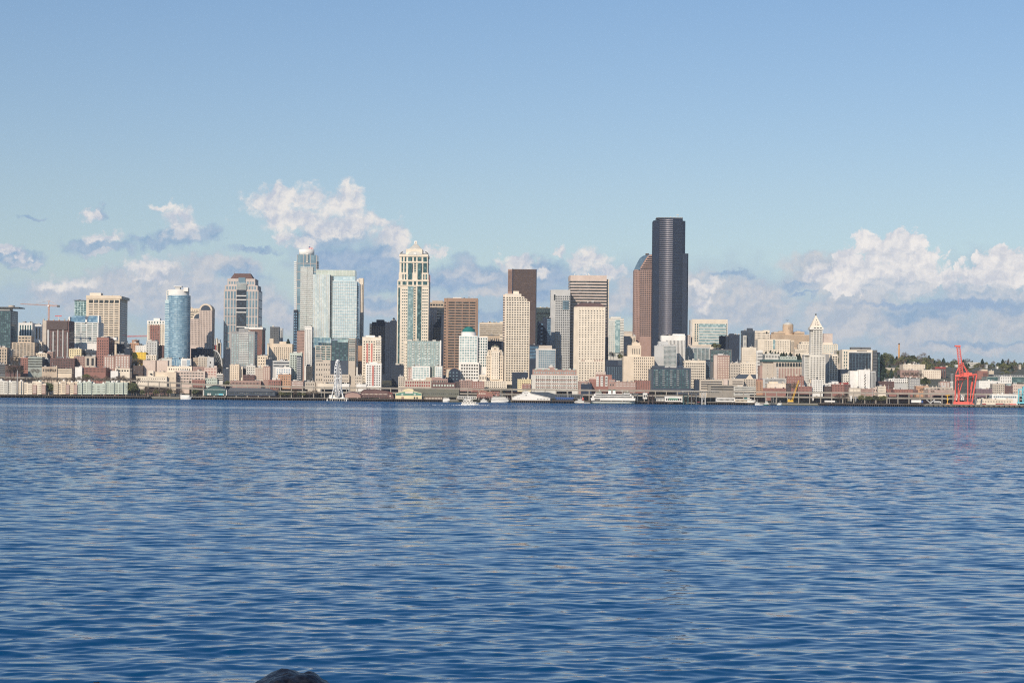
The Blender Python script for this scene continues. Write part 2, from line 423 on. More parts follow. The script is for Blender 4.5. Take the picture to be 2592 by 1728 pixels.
# the big bank at the right: firm sunlit billows with a flat shaded body
big = field([(2205,618,60,34),(2150,660,60,44),(2250,640,80,46),(2320,660,90,44),(2400,690,100,34),(2500,690,80,34),(2560,660,70,46),(2140,715,44,50),(2600,690,60,60),(2330,705,170,34)], 1.27)
c = mixc(M('MULTIPLY', mask(big, .2, .65, -.08, .6), .97), c, mixc(emb, (.64,.66,.72), (.93,.885,.85)))
body = field([(2300,726,180,34),(2470,738,190,30),(2210,735,70,26),(2060,722,50,18),(250,640,50,10),(460,590,50,14),(50,665,60,12)], 1.2)
c = mixc(M('MULTIPLY', mask(body, .35, .9, .0, .6), .8), c, mixc(emb, (.43,.525,.645), (.63,.66,.71)))
mass = field([(900,668,150,36),(1010,712,190,32),(1160,716,110,22),(830,640,50,14),(1420,700,50,26),(1390,745,80,20)], 1.25)
c = mixc(M('MULTIPLY', mask(mass, .6, .8, -.02, .25), .86), c, mixc(emb, (.275,.415,.61), (.40,.51,.66)))
wisp = field([(1000,640,40,22),(1060,665,50,20),(1170,680,70,20),(960,610,40,20),(1230,700,50,20)], 1.2)
c = mixc(M('MULTIPLY', mask(wisp, .7, 1.0, -.05, .3), .7), c, mixc(emb, (.50,.56,.66), (.70,.70,.72)))
under = field([(2330,768,170,9),(2440,775,150,10),(2040,737,36,5)], 1.2)
c = mixc(M('MULTIPLY', mask(under, .8, .5, -.1), .85), c, (.31,.44,.63))
L.new(c, bg.inputs['Color'])
# ---------------------------------------------------------------- terrain
def grid_obj(name, xs, ys, zf, mat, smooth=True):
    n, m = len(xs), len(ys)
    v = [(x, y, zf(x, y)) for y in ys for x in xs]
    f = [(j*n+i, j*n+i+1, (j+1)*n+i+1, (j+1)*n+i) for j in range(m-1) for i in range(n-1)]
    me = bpy.data.meshes.new(name); me.from_pydata(v, [], f); me.materials.append(MATS[mat])
    for p in me.polygons: p.use_smooth = smooth
    o = bpy.data.objects.new(name, me); COL.objects.link(o); return o
wall('earth', (.085,.085,.055), .9, .35, .02)
ys = [2900,2902,2906,2912,2940,2990,3050,3100,3150,3200,3300,3400,3500,3700,3900,4000,4150,4300,4450,4700,5200,6000,7500,9000]
tag(grid_obj('ground', [i*80 for i in range(-60,61)], ys, ground, 'earth'), kind='structure')
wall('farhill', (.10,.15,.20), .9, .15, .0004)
def hillz(x, y):
    k = max(0, 1-abs(y-20000)/3000)
    return -20+k*(250+90*math.sin(x/1700)+60*math.sin(x/610+1)+25*math.sin(x/190))*(1 if x > 3500 else max(0, (x+2000)/5500)*.85)
tag(grid_obj('hills', [i*150 for i in range(-80,81)], [17000,18500,20000,21500,23000], hillz, 'farhill'), kind='structure')
# ---------------------------------------------------------------- water: one sheet, displaced where waves can be resolved, slope noise beyond
def make_water():
    rng = np.random.default_rng(11)
    ds = [6.0]
    while ds[-1] < 15: ds.append(ds[-1]+.12)
    while ds[-1] < 420: ds.append(ds[-1]*1.0016+.003)
    while ds[-1] < 2907: ds.append(ds[-1]*1.02)
    ds = np.array(ds+[2908.0])
    th = np.concatenate([np.linspace(-1.25,-.36,14)[:-1], np.linspace(-.36,.36,430), np.linspace(.36,1.25,14)[1:]])
    T = np.tan(th)[None,:]; Y = np.repeat(ds[:,None], len(th), 1); X = Y*T
    space = np.gradient(ds)[:,None]
    Z = np.zeros_like(X); DX = np.zeros_like(X); DY = np.zeros_like(X)
    n = 110
    lam = np.exp(rng.uniform(np.log(.10), np.log(1.5), n))
    ang = rng.normal(0, R(27), n)+R(-8)
    ph = rng.uniform(0, 2*np.pi, n)
    sl = .0205*np.where(lam < .2, .8, 1)*np.where(lam > .7, .62, 1)*rng.uniform(.6,1.4,n)*WAVE
    # calm and ruffled patches
    g = .80+.28*np.sin(X*.11+Y*.023+1.3*np.sin(Y*.051))*np.sin(Y*.067+X*.03+.7)
    for l, a, p, s in zip(lam, ang, ph, sl):
        k = 2*np.pi/l; kx, ky = k*np.sin(a), k*np.cos(a)
        fade = np.clip((l/space-2.2)/3, 0, 1)
        fade2 = np.clip((l/(np.maximum(Y,1)*.00168)-2.2)/3, 0, 1)
        A = s/k*fade*fade2*(g if l < 1.5 else 1)
        phs = kx*X+ky*Y+p
        Z += A*np.cos(phs); DX -= .75*A*np.sin(phs)*np.sin(a); DY -= .75*A*np.sin(phs)*np.cos(a)
    X2 = X+DX; Y2 = Y+DY
    co_ = np.stack([X2, Y2, Z], -1).reshape(-1, 3).astype(np.float32)
    r, c_ = X.shape
    idx = (np.arange(r-1)[:,None]*c_+np.arange(c_-1)[None,:]).reshape(-1)
    q = np.stack([idx, idx+1, idx+c_+1, idx+c_], -1).astype(np.int32)
    me = bpy.data.meshes.new('water'); me.vertices.add(len(co_)); me.vertices.foreach_set('co', co_.ravel())
    me.loops.add(q.size); me.loops.foreach_set('vertex_index', q.ravel())
    me.polygons.add(len(q)); me.polygons.foreach_set('loop_start', np.arange(0, q.size, 4, dtype=np.int32))
    me.update(calc_edges=True); me.polygons.foreach_set('use_smooth', np.ones(len(q), bool))
    m = bpy.data.materials.new('water'); m.use_nodes = True; nt = m.node_tree; b = nt.nodes['Principled BSDF']; Ln = nt.links.new
    b.inputs['Base Color'].default_value = (.001,.050,.140,1); b.inputs['Roughness'].default_value = .06; b.inputs['IOR'].default_value = 1.333
    g = nt.nodes.new('ShaderNodeNewGeometry')
    def nd(t, **k):
        x = nt.nodes.new(t)
        for a, v in k.items(): setattr(x, a, v)
        return x
    def vm(op, a, b_=None, s=None):
        x = nd('ShaderNodeVectorMath', operation=op)
        for i, v in enumerate((a, b_)):
            if v is None: continue
            if isinstance(v, tuple): x.inputs[i].default_value = v
            else: Ln(v, x.inputs[i])
        if s is not None:
            if isinstance(s, float): x.inputs['Scale'].default_value = s
            else: Ln(s, x.inputs['Scale'])
        return x.outputs[0]
    def ns(scale, det, sq=(1,1,1), off=(0,0,0)):
        x = nd('ShaderNodeTexNoise'); x.inputs['Scale'].default_value = scale; x.inputs['Detail'].default_value = det; x.inputs['Roughness'].default_value = .6
        Ln(vm('ADD', vm('MULTIPLY', g.outputs['Position'], sq), off), x.inputs['Vector']); return x
    sx = nd('ShaderNodeSeparateXYZ'); Ln(g.outputs['Position'], sx.inputs[0])
    # slope field of the wavelets the mesh leaves out (shorter than its spacing there)
    a = ns(2.2, 3, (.55,1,1)); b1 = ns(.45, 3, (.35,1,1), (40,3,0)); b2 = ns(.06, 3, (.25,1,1), (4,30,0))
    def amp(tab):
        r_ = nd('ShaderNodeMapRange'); r_.inputs['From Min'].default_value = tab[0]; r_.inputs['From Max'].default_value = tab[1]
        r_.inputs['To Min'].default_value = tab[2]; r_.inputs['To Max'].default_value = tab[3]; Ln(sx.outputs[1], r_.inputs['Value']); return r_.outputs[0]
    s1 = vm('SCALE', vm('SUBTRACT', a.outputs['Color'], (.5,.5,.5)), None, amp((20,110,FAR*.2,FAR*.75)))
    s2 = vm('SCALE', vm('SUBTRACT', b1.outputs['Color'], (.5,.5,.5)), None, amp((90,300,0,FAR*.7)))
    s3 = vm('SCALE', vm('SUBTRACT', b2.outputs['Color'], (.5,.5,.5)), None, amp((200,700,0,FAR*.35)))
    tot = vm('ADD', vm('ADD', s1, s2), s3)
    gust = ns(.010, 4, (.16,1,1), (9,5,0))
    gr = nd('ShaderNodeMapRange'); gr.inputs['From Min'].default_value = .38; gr.inputs['From Max'].default_value = .62; gr.inputs['To Min'].default_value = .45; gr.inputs['To Max'].default_value = 1.35
    Ln(gust.outputs['Fac'], gr.inputs['Value'])
    # long smooth slicks and the ruffled strip under the far shore
    cr_ = nd('ShaderNodeValToRGB'); el = cr_.color_ramp.elements
    el[0].position = 0; el[0].color = (1,1,1,1); el[1].position = 1; el[1].color = (1.5,1.5,1.5,1)
    for p_, v_ in ((.17,1.0),(.205,.95),(.222,.35),(.25,.4),(.275,1.35),(.60,1.6)):
        e_ = el.new(p_); e_.color = (v_,)*3+(1,)
    md = nd('ShaderNodeMath', operation='DIVIDE'); wob = ns(.004, 2, (.3,1,1), (2,2,0))
    ad = nd('ShaderNodeMath', operation='MULTIPLY_ADD'); Ln(wob.outputs['Fac'], ad.inputs[0]); ad.inputs[1].default_value = 160; Ln(sx.outputs[1], ad.inputs[2])
    Ln(ad.outputs[0], md.inputs[0]); md.inputs[1].default_value = 2900; Ln(md.outputs[0], cr_.inputs[0])
    mm = nd('ShaderNodeMath', operation='MULTIPLY'); Ln(gr.outputs[0], mm.inputs[0]); Ln(cr_.outputs[0], mm.inputs[1])
    tot = vm('MULTIPLY', vm('SCALE', tot, None, mm.outputs[0]), (.8,1.0,0))
    # normals leaned toward the camera with distance to reflect higher, bluer sky
    lb = nd('ShaderNodeValToRGB'); e2 = lb.color_ramp.elements
    e2[0].position = .015; e2[0].color = (0,0,0,1); e2[1].position = .62; e2[1].color = (.22,.22,.22,1)
    for p_, v_ in ((.04,.03),(.08,.055),(.16,.11),(.3,.14)):
        q_ = e2.new(p_); q_.color = (v_,)*3+(1,)
    Ln(md.outputs[0], lb.inputs[0])
    lean = vm('MULTIPLY', vm('SCALE', lb.outputs[0], None, cr_.outputs[0]), (0,-1.0,0))
    tot = vm('ADD', tot, lean)
    nrm = vm('NORMALIZE', vm('ADD', g.outputs['Normal'], tot))
    Ln(nrm, b.inputs['Normal'])
    me.materials.append(m)
    o = bpy.data.objects.new('water', me); COL.objects.link(o); tag(o, kind='structure')
WAVE = .88; FAR = 2.1; HAZE = 2.5e-5
make_water()
# ---------------------------------------------------------------- foreground rock
def rock(name, label, px, py, Y, prof, dz=.9):
    zone(0)
    root = Vector(((px-CX)/F*Y, Y, 0))
    v = []; f = []; n, m = 60, 36
    for j in range(m+1):
        t = j/m*math.pi*.62
        for i in range(n):
            a = i/n*math.tau
            v.append(Vector((math.cos(a)*math.sin(t), math.sin(a)*math.sin(t), math.cos(t))))
    for j in range(m):
        for i in range(n): f.append((j*n+i, (j+1)*n+i, (j+1)*n+(i+1)%n, j*n+(i+1)%n))
    out = []
    rx, ry, top = prof
    for p in v:
        b = 1+.10*(mnoise.noise(p*2.1+Vector((px,0,0)))) + .05*mnoise.noise(p*5.3) + .03*mnoise.noise(p*13) + .014*mnoise.noise(p*34)
        x, y, z = p.x*rx*b, p.y*ry*b, p.z*top*b
        z += .055*math.exp(-((x+.17)/.13)**2)*max(0, p.z)+.06*math.exp(-((x-.06)/.09)**2-((y-.1)/.2)**2)*max(0, p.z)-(.03*max(0, x/.3) if p.z > 0 else 0)
        out.append((x, y, z))
    me = bpy.data.meshes.new(name); me.from_pydata(out, [], f); me.materials.append(MATS['rock'])
    for p in me.polygons: p.use_smooth = True
    o = bpy.data.objects.new(name, me); COL.objects.link(o); o.location = root
    _, zt = W(px, py, Y)
    o.location.z = zt - max(q[2] for q in out)
    tag(o, label, 'rock'); return o
m, nt_, b_ = new_mat('rock')
g_ = nt_.nodes.new('ShaderNodeNewGeometry')
n1 = nt_.nodes.new('ShaderNodeTexNoise'); n1.inputs['Scale'].default_value = 14; n1.inputs['Detail'].default_value = 9; n1.inputs['Roughness'].default_value = .7
nt_.links.new(g_.outputs['Position'], n1.inputs['Vector'])
rp = nt_.nodes.new('ShaderNodeValToRGB'); rp.color_ramp.elements[0].position = .4; rp.color_ramp.elements[0].color = (.004,.004,.006,1)
rp.color_ramp.elements[1].position = .72; rp.color_ramp.elements[1].color = (.028,.029,.034,1)
nt_.links.new(n1.outputs['Fac'], rp.inputs[0]); nt_.links.new(rp.outputs[0], b_.inputs['Base Color']); b_.inputs['Roughness'].default_value = .38
bp = nt_.nodes.new('ShaderNodeBump'); bp.inputs['Strength'].default_value = .8; bp.inputs['Distance'].default_value = .01
nt_.links.new(n1.outputs['Fac'], bp.inputs['Height']); nt_.links.new(bp.outputs[0], b_.inputs['Normal'])
MATS['rock'] = m
rock('rock', 'dark wet boulder breaking the water at the bottom edge of the photo', 775, 1698, 14.0, (.70,.6,.44))
rock('rock', 'tiny tip of a dark rock at the bottom edge, left of the large boulder', 252, 1725.5, 14.0, (.16,.16,.2))

# ---------------------------------------------------------------- air
hz = MB().box(-14500, 14500, -300, 24500, -32, 420)
hm = bpy.data.materials.new('haze'); hm.use_nodes = True; hn = hm.node_tree
for x in list(hn.nodes):
    if x.type == 'BSDF_PRINCIPLED': hn.nodes.remove(x)
pv = hn.nodes.new('ShaderNodeVolumePrincipled'); pv.inputs['Color'].default_value = (.72,.84,1,1); pv.inputs['Density'].default_value = HAZE; pv.inputs['Anisotropy'].default_value = 0
hn.links.new(pv.outputs[0], hn.nodes['Material Output'].inputs['Volume']); MATS['haze'] = hm
tag(hz.build('haze', 'haze', None), kind='stuff')
T = 'office_tower'; OT = 'office tower'; AP = 'apartment_building'; APC = 'apartment building'
# ======================================================================= left end of the skyline (zone 1)
zone(1)
b = Bld('dark green glass tower with a thin overhanging roof, at the left edge', 3300, 'slate', T, OT).box(-90, 122, 460, dep=46)
b.fac('g', 9, 17, .82, .72, 'gteal', (.02,.02,.02,.02), yb=880, sm=5)
b.add('roof_canopy', MB().box(b.last[0]-1, b.last[1]+14, 3298, 3340, W(0,430,3300)[1], W(0,424,3300)[1]+.6), 'dgrey')
b.box(-60, 108, 428, 462, off=4, dep=20, part='roof_storey', mat='offwhite')
X, Z = W(108, 400, 3310); b.add('roof_drum', MB().cyl(X, 3322, W(0,428,3300)[1], Z, 5.5), 'beige'); b.done()
S('white slab tower with tall black window strips right of the dark green glass tower', 205, 357, 600, 800, 3400, 'white', 'v', 5, 1, .5, .9, 'gteal', T, OT, dep=24)
S('short white annexe with a tall dark opening just left of the tower under construction', 385, 458, 618, 800, 3390, 'white', 'v', 2, 1, .45, .75, 'gblack', dep=20)
b = Bld('half-built dark tower with bare concrete columns under the orange crane', 3250, 'dkbrick', T, OT).box(468, 762, 572, dep=40)
b.fac('g', 8, 20, .6, .45, 'gmid', (.1,.04,.28,.05), yb=975)
for x0, x1, yt in ((522,542,600),(580,593,690),(632,644,660),(688,700,660),(738,748,700)): b.box(x0, x1, yt, 975, off=-1, dep=1.2, part='column', mat='lgrey')
b.box(512, 745, 580, 672, off=-1.6, dep=1.4, part='safety_netting', mat='umber')
for x in (480,530,590,650,710,750): b.box(x-5, x+5, 558+random.randint(-6,6), 574, off=3, dep=3, part='column_stub', mat='tan')
b.box(470, 512, 572, 900, off=-.8, dep=1, part='hoist_bay', mat='beige').done()
b = Bld('cream stepped mid-rise with a raised centre, below the white slab tower', 3200, 'tan', 'building', 'building').box(130, 382, 812)
b.fac('g', 6, 7, .7, .45, 'gmid', yb=975).box(200, 345, 745, 815, off=3, dep=18).fac('g', 4, 2, .7, .5, 'gmid', yb=812, side=False).cap(.8, 'cream2')
b.done()
S('tan corner block with tall vertical window bays at the left edge', -40, 78, 872, 1055, 3150, 'tan', 'v', 4, 5, .45, .75, 'gmid')
S('pale narrow block right of the tan corner block', 78, 128, 890, 1050, 3165, 'offwhite', 'g', 3, 8, .5, .5)
# white stepped office with blue sloping roofs
b = Bld('white office tower with two sloping dark blue glass roofs and horizontal windows', 3350, 'white', T, OT).box(765, 1085, 590, dep=44)
b.fac('g', 5, 12, .86, .42, 'gteal', (.02,.02,.01,.02), yb=880)
for x0, x1 in ((770, 945), (958, 1078)):
    xa, zt = W(x0, 517, 3350); xb, zb = W(x1, 583, 3350); n = 6
    b.add('glass_roof', MB().prof([(xa, zb-1), (xb, zb-1), (xb, zb+1), (xb-(xb-xa)*.06, zt), (xa+(xb-xa)*.16, zt), (xa, zb+2)], 3352, 3380), 'gblue')
b.box(940, 960, 560, 600, part='gable_wall').box(1078, 1092, 515, 600, part='gable_wall').box(755, 772, 530, 600, part='gable_wall').done()
S('big beige office tower with deep rectangular windows and a dark top row', 952, 1322, 300, 840, 3500, 'cream', 'g', 6, 19, .78, .40, 'gmid', T, OT, dep=70,
  m=(.06,.02,.115,.01), more=lambda b: (b.win(975, 1318, 343, 368, 6, 1, .78, 1, 'gdark', name='louvre'), b.box(990, 1112, 266, 300, off=8, dep=20, part='roof_plant_room', mat='cream2'), b.box(950,1340,300,330,off=-.8,dep=74,part='cornice')), plant=False)
S('slim teal glass tower behind the big beige office tower', 822, 958, 352, 520, 3650, 'gpale', 'g', 4, 8, .7, .6, 'gteal', T, OT, more=lambda b: b.box(812, 962, 346, 352, off=-2, dep=30, part='roof_slab', mat='slate'), plant=False)
S('red-brown brick tower with small square windows below the big beige office tower', 1066, 1200, 762, 1080, 3130, 'brick', 'g', 5, 10, .42, .42, 'gblack', T, OT, dep=46, more=lambda b: b.box(1195, 1285, 755, 785, off=30, dep=12, part='roof_storey', mat='white'))
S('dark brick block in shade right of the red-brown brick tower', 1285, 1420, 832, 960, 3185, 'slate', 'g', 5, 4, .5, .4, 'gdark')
S('brick apartment block with pale bay windows beside the red-brown brick tower', 1145, 1262, 965, 1105, 3090, 'rose', 'v', 4, 5, .45, .7, 'offwhite', AP, APC)
S('taller half of the brick apartments with pale bays, right of its lower neighbour', 1265, 1430, 955, 1095, 3080, 'rose', 'g', 5, 5, .5, .6, 'offwhite', AP, APC)
S('small yellow-cream block with small square windows below the stepped white office', 760, 897, 888, 970, 3180, 'pyellow', 'g', 5, 3, .4, .45)
S('long block with a shade-darkened slate front between the yellow-cream block and the brick tower', 897, 1062, 905, 1000, 3195, 'slate', 'band', 1, 2, .4, .4, 'gnavy')  # slate wall colour carries the shade on this building
S('blank white hall below the stepped white office', 868, 1066, 822, 885, 3300, 'white', None, plant=False)
S('small pale block wedged below the white annexe', 385, 462, 812, 905, 3230, 'cream2', 'g', 3, 3, .5, .4)
S('low cream block with dark windows left of the construction tower foot', 395, 520, 935, 1010, 3140, 'cream', 'g', 6, 3, .5, .5)
S('low pinkish brick block at the foot of the construction tower', 520, 585, 920, 1000, 3150, 'rose', 'g', 3, 3, .5, .5)
S('red brick block with white pipes, left of the grey striped block', 228, 312, 985, 1120, 3105, 'brick', 'g', 4, 5, .5, .45)
S('grey-green office with four pale horizontal stripes', 310, 466, 975, 1105, 3100, 'ggrey', 'band', 1, 4, .9, .45, 'gdark', m=(0,0,.06,.1))
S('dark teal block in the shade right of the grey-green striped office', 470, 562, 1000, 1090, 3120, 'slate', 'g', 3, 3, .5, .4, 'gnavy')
S('wide red-brown brick warehouse with four floors of dark windows', 552, 822, 990, 1110, 3110, 'dkbrick', 'g', 14, 4, .5, .5, 'gdark')
S('brown brick block with small windows right of the wide brick warehouse', 815, 935, 970, 1075, 3125, 'rose', 'g', 6, 5, .42, .4)
S('grey-brown block with a dark recessed bay', 938, 1052, 968, 1080, 3125, 'beige', 'v', 2, 1, .5, .8, 'gblack')
S('low cream building with a strip of windows above the shore road', 625, 790, 1108, 1158, 3060, 'cream', 'band', 1, 2, .9, .35, 'gmid', plant=False)
S('small plain white shed above the shore road', 828, 905, 1088, 1148, 3050, 'white', None, plant=False)
S('long terracotta two-storey building right of the small white shed', 905, 1165, 1092, 1145, 3055, 'brick', 'g', 16, 2, .5, .5, plant=False)
S('white terrace house with dark openings at the end of the terracotta building', 1268, 1430, 1100, 1146, 3056, 'cream2', 'g', 5, 1, .6, .4, plant=False)
S('low white wing in front of the white terrace house', 1220, 1300, 1126, 1150, 3050, 'white', None, plant=False, cap=False)
S('dark garage block at the far left above the shore condominiums', -40, 62, 1055, 1160, 3070, 'dgrey', 'band', 1, 4, .9, .4, 'gblack')
S('low tan workshop under bare trees left of the cream window strip building', 462, 630, 1085, 1150, 3058, 'tan', 'g', 8, 1, .5, .5, plant=False)
S('brown brick flats under the bare trees, third building from the left edge', 60, 225, 1070, 1160, 3065, 'dkbrick', 'g', 8, 3, .4, .4)
# shore condominiums: stepped blocks with bays
def condo(label, x0, x1, yt, wm, bays, accent, seed):
    rr = random.Random(seed)
    b = Bld(label, 2935, wm, AP, APC, 'condominiums along the left shore')
    n = bays; w = (x1-x0)/n
    for i in range(n):
        dy = rr.choice((0, 14, 26, 8)); a = x0+i*w
        b.box(a, a+w+.5, yt+dy, 1382, off=(i % 2)*2.2, dep=13-(i % 2)*2.2)
        b.fac('g', 3, 5, .48, .45, rr.choice(('gmid','gdark','gmid')), (.1,.1,.1,.08), yb=1378, side=False)
        if i in accent: b.box(a+w*.1, a+w*.9, yt+42, 1382, off=-1.5, dep=1.5+(i % 2)*2, part='brick_bay', mat='rose').fac('g', 3, 4, .5, .45, 'offwhite', (.1,.1,.1,.08), yb=1378, side=False)
        if rr.random() < .5: b.box(a+w*.3, a+w*.7, yt+dy-14, yt+dy+4, off=4, dep=5, part='roof_dormer', mat='white')
    b.done()
condo('white shore condominium at the far left, nearest the tall pole', -60, 180, 1228, 'offwhite', 5, (), 1)
condo('pinkish white shore condominium with brick bays, right of the tall pole', 206, 508, 1238, 'cream2', 6, (3,5), 2)
condo('cream shore condominium with red brick bays at its right end', 592, 856, 1236, 'cream', 6, (3,5), 3)
condo('pale green-grey shore condominium, second from the right of its row', 852, 1112, 1240, 'pgreen', 5, (), 4)
condo('pale green-white shore condominium at the right end of its row', 1115, 1405, 1238, 'pgreen', 6, (), 5)
# ======================================================================= zone 2
zone(2)
b = Bld('red and white apartment tower left of the curved blue glass tower', 3350, 'cream2', 'apartment_tower', 'apartment tower').box(230, 425, 572)
b.fac('g', 7, 14, .42, .5, 'gmid', yb=900)
b.box(258, 368, 622, 830, off=-.6, dep=.6, part='red_facade', mat='brick').fac('g', 4, 11, .45, .5, 'gmid', side=False)
b.box(300, 368, 545, 575, off=6, dep=14, part='roof_plant_room', mat='white').box(228, 428, 570, 612, off=-.4, dep=.4, part='frieze', mat='white').fac('g', 6, 1, .35, .6, 'gteal', side=False).done()
S('grey-white office block with punched windows and a dark shaded right side', 215, 340, 800, 1005, 3205, 'lgrey', 'g', 4, 7, .35, .35, 'gblack', more=lambda b: b.box(340, 412, 845, 1005, off=14, dep=20, part='side_wing', mat='dkbrick'))  # dark brick wing paints in the shade of the right side
S('bright yellow building with small windows, the only yellow block at the left', 65, 212, 926, 990, 3190, 'yellow', 'g', 8, 3, .35, .35, 'gdark')
S('plain white block directly behind the bright yellow building', 100, 214, 850, 930, 3230, 'white', 'g', 5, 3, .25, .3, 'gmid')
S('orange-tan hill house cluster block under the pink crane', 38, 135, 822, 900, 3450, 'orange', 'g', 5, 3, .4, .4)
S('smaller orange roof block on the far hill left of the red and white apartments', 60, 130, 788, 830, 3700, 'orange', 'g', 4, 2, .4, .4)
S('dark narrow office at the left of the yellow building', -20, 45, 880, 1040, 3170, 'navy', 'g', 3, 7, .4, .4, 'gnavy')
S('white round-headed block with a fire stair left of the grey-white office', 215, 330, 955, 1010, 3130, 'cream2', 'g', 4, 2, .4, .5)
# curved blue glass tower
D = 3160
xa, zt = W(470, 290, D); xb, _ = W(687, 290, D); zg = ground(xa, D)
b = Bld('rounded blue glass tower with a white crown and a flat disc on top', D, 'gblue', T, OT)
cxm, rx = (xa+xb)/2-3, (xb-xa)/2+3
b.boxes.append((cxm-rx, cxm+rx, zg, zt, D, 30))
def elli(cx, cy, rx, ry, n=40): return [(cx+rx*math.cos(i*math.tau/n), cy+ry*math.sin(i*math.tau/n)) for i in range(n)]
b.wallmb.plan(elli(cxm, D+18, rx, 18), zg, zt)
nf = 33
for j in range(nf):
    z = zt-(j+.5)*(zt-W(0,1065,D)[1]-6)/nf
    b.add('floor_band', MB().plan(elli(cxm, D+18, rx+.25, 18.25), z-.55, z+.55), 'gsky')
b.box(425, 474, 345, off=6, dep=22, part='side_wing', mat='gsky').fac('band', 1, 32, .9, .5, 'gblue', yb=980, side=False)
b.box(440, 472, 240, 346, off=8, dep=16, part='side_wing', mat='offwhite').fac('v', 1, 5, .4, .5, 'gblue', yb=344, side=False)
z1 = W(560, 228, D)[1]
b.add('crown', MB().plan(elli(cxm-1, D+18, rx-1.5, 16), zt-.5, z1), 'white', False)
b.box(630, 680, 208, 250, off=4, dep=12, part='crown_fin', mat='white')
b.box(520, 608, 190, 200, off=8, dep=14, part='roof_disc', mat='white').box(540, 590, 198, 230, off=10, dep=10, part='roof_plant_room', mat='lgrey').done()
# tower with round arched top
D = 3300
b = Bld('pink tower with a half-round arched top and a quarter-round shoulder', D, 'pink', T, OT).box(802, 945, 456, dep=30)
b.fac('g', 8, 19, .5, .42, 'gblack', (.02,.02,.01,.02), yb=880)
xl, z0 = W(800, 458, D); xr, _ = W(947, 458, D); c = (xl+xr)/2; r = (xr-xl)/2
arc = [(c+r*math.cos(t*math.pi/16), z0+r*math.sin(t*math.pi/16)) for t in range(17)]
b.add('arched_top', MB().prof(arc, D, D+30), 'cream')
arc = [(c+r*.74*math.cos(t*math.pi/14), z0+.3+r*.74*math.sin(t*math.pi/14)) for t in range(15)]
b.add('arched_window', MB().prof(arc, D-.3, D+.2), 'slate')
b.box(705, 804, 552, dep=30).fac('g', 6, 14, .5, .42, 'gblack', (.02,.02,.02,.02), yb=850, side=False)
xl, z0 = W(728, 554, D); xr, _ = W(804, 554, D); r = xr-xl
arc = [(xr, z0)]+[(xr-r*math.cos(t*math.pi/24), z0+r*math.sin(t*math.pi/24)) for t in range(13)]
b.add('quarter_arch_top', MB().prof(arc[::-1], D+.5, D+29), 'cream')
arc = [(xr-.5, z0+.3)]+[(xr-.5-r*.75*math.cos(t*math.pi/24), z0+.3+r*.75*math.sin(t*math.pi/24)) for t in range(13)]
b.add('arched_window', MB().prof(arc[::-1], D+.2, D+.6), 'slate')
b.done()
S('cream slab with horizontal stripes directly behind the round-topped pink tower', 660, 802, 440, 900, 3360, 'cream', 'band', 1, 16, 1, .4, 'gmid', T, OT, m=(0,0,.06,.02), more=lambda b: b.win(690, 790, 450, 470, 4, 1, .5, .4, 'gdark'), plant=False)
S('navy block standing in for the shadow at the foot of the round-topped pink tower', 712, 946, 885, 985, 3240, 'navy', 'g', 8, 4, .4, .4, 'gnavy')  # navy block added where only shadow falls; shade is in its colour
# trapezoid roof tower
D = 3350
b = Bld('stepped grey and pink tower with a truncated brown pyramid roof', D, 'greypink', T, OT)
b.box(1075, 1456, 236, dep=52).fac('g', 4, 8, .62, .88, 'gsteel', (.015,.64,.012,.01), yb=1000, sm=4)
b.fac('g', 4, 8, .62, .88, 'gsteel', (.64,.015,.012,.01), yb=1000, side=False)
b.box(1085, 1446, 182, 238, off=2, dep=48).fac('g', 4, 1, .6, .7, 'gsteel', (.03,.63,.1,.05), side=False).fac('g', 4, 1, .6, .7, 'gsteel', (.63,.03,.1,.05), side=False)
b.box(1114, 1420, 110, 184, off=5, dep=42).fac('g', 4, 1, .6, .7, 'gsteel', (.03,.60,.35,.1), side=False).fac('g', 4, 1, .6, .7, 'gsteel', (.60,.03,.35,.1), side=False)
xa, z0 = W(1145, 108, D+8); xb, _ = W(1396, 108, D+8); z1 = W(1270, 50, D+8)[1]
b.add('pyramid_roof', MB().pyr(xa, xb, D+8, D+40, z0-.5, z1, .70, .5), 'roofbrown')
for x in (1182, 1358):
    X, Z = W(x, 50, D+14); b.add('roof_spike', MB().tube((X, D+20, z1-1), (X, D+20, z1+4), .25), 'dgrey')
b.box(1215, 1320, 232, 1000, off=-1.5, dep=2, part='glass_bay', mat='gnavy')
for y in (298, 342, 434, 480, 640): b.box(1213, 1322, y-5, y+5, off=-1.9, dep=.5, part='bay_stripe', mat='white')
b.box(1218, 1322, 158, 232, off=-1.2, dep=3, part='crown_drum', mat='lgrey').fac('v', 8, 1, .45, .9, 'gteal', side=False)
b.box(1235, 1312, 98, 160, off=4, dep=4, part='crown_window', mat='gsteel').done()
# condo + striped building
b = S('grey condominium tower with rows of pale balconies below the pyramid-roofed tower', 1148, 1415, 695, 1080, 3130, 'grey', 'g', 9, 19, .62, .52, 'gpale', 'apartment_tower', 'apartment tower', dep=34, plant=False,
  more=lambda b: [b.box(1240, 1345, 702+i*20, 708+i*20, off=-1.2, dep=1.2, part='balcony', mat='white') for i in range(18)])
S('brown office tower with fine red and green vertical fins and a white top edge', 1305, 1500, 648, 960, 3260, 'olive', 'v', 18, 1, .4, .95, 'gredw', T, OT, dep=40, plant=False, m=(.01,.01,.04,.01), more=lambda b: (b.box(1303, 1504, 645, 668, off=-.6, dep=42, part='cornice', mat='white'), b.box(1238, 1345, 658, 700, off=-6, dep=4, part='lift_tower', mat='grey')))
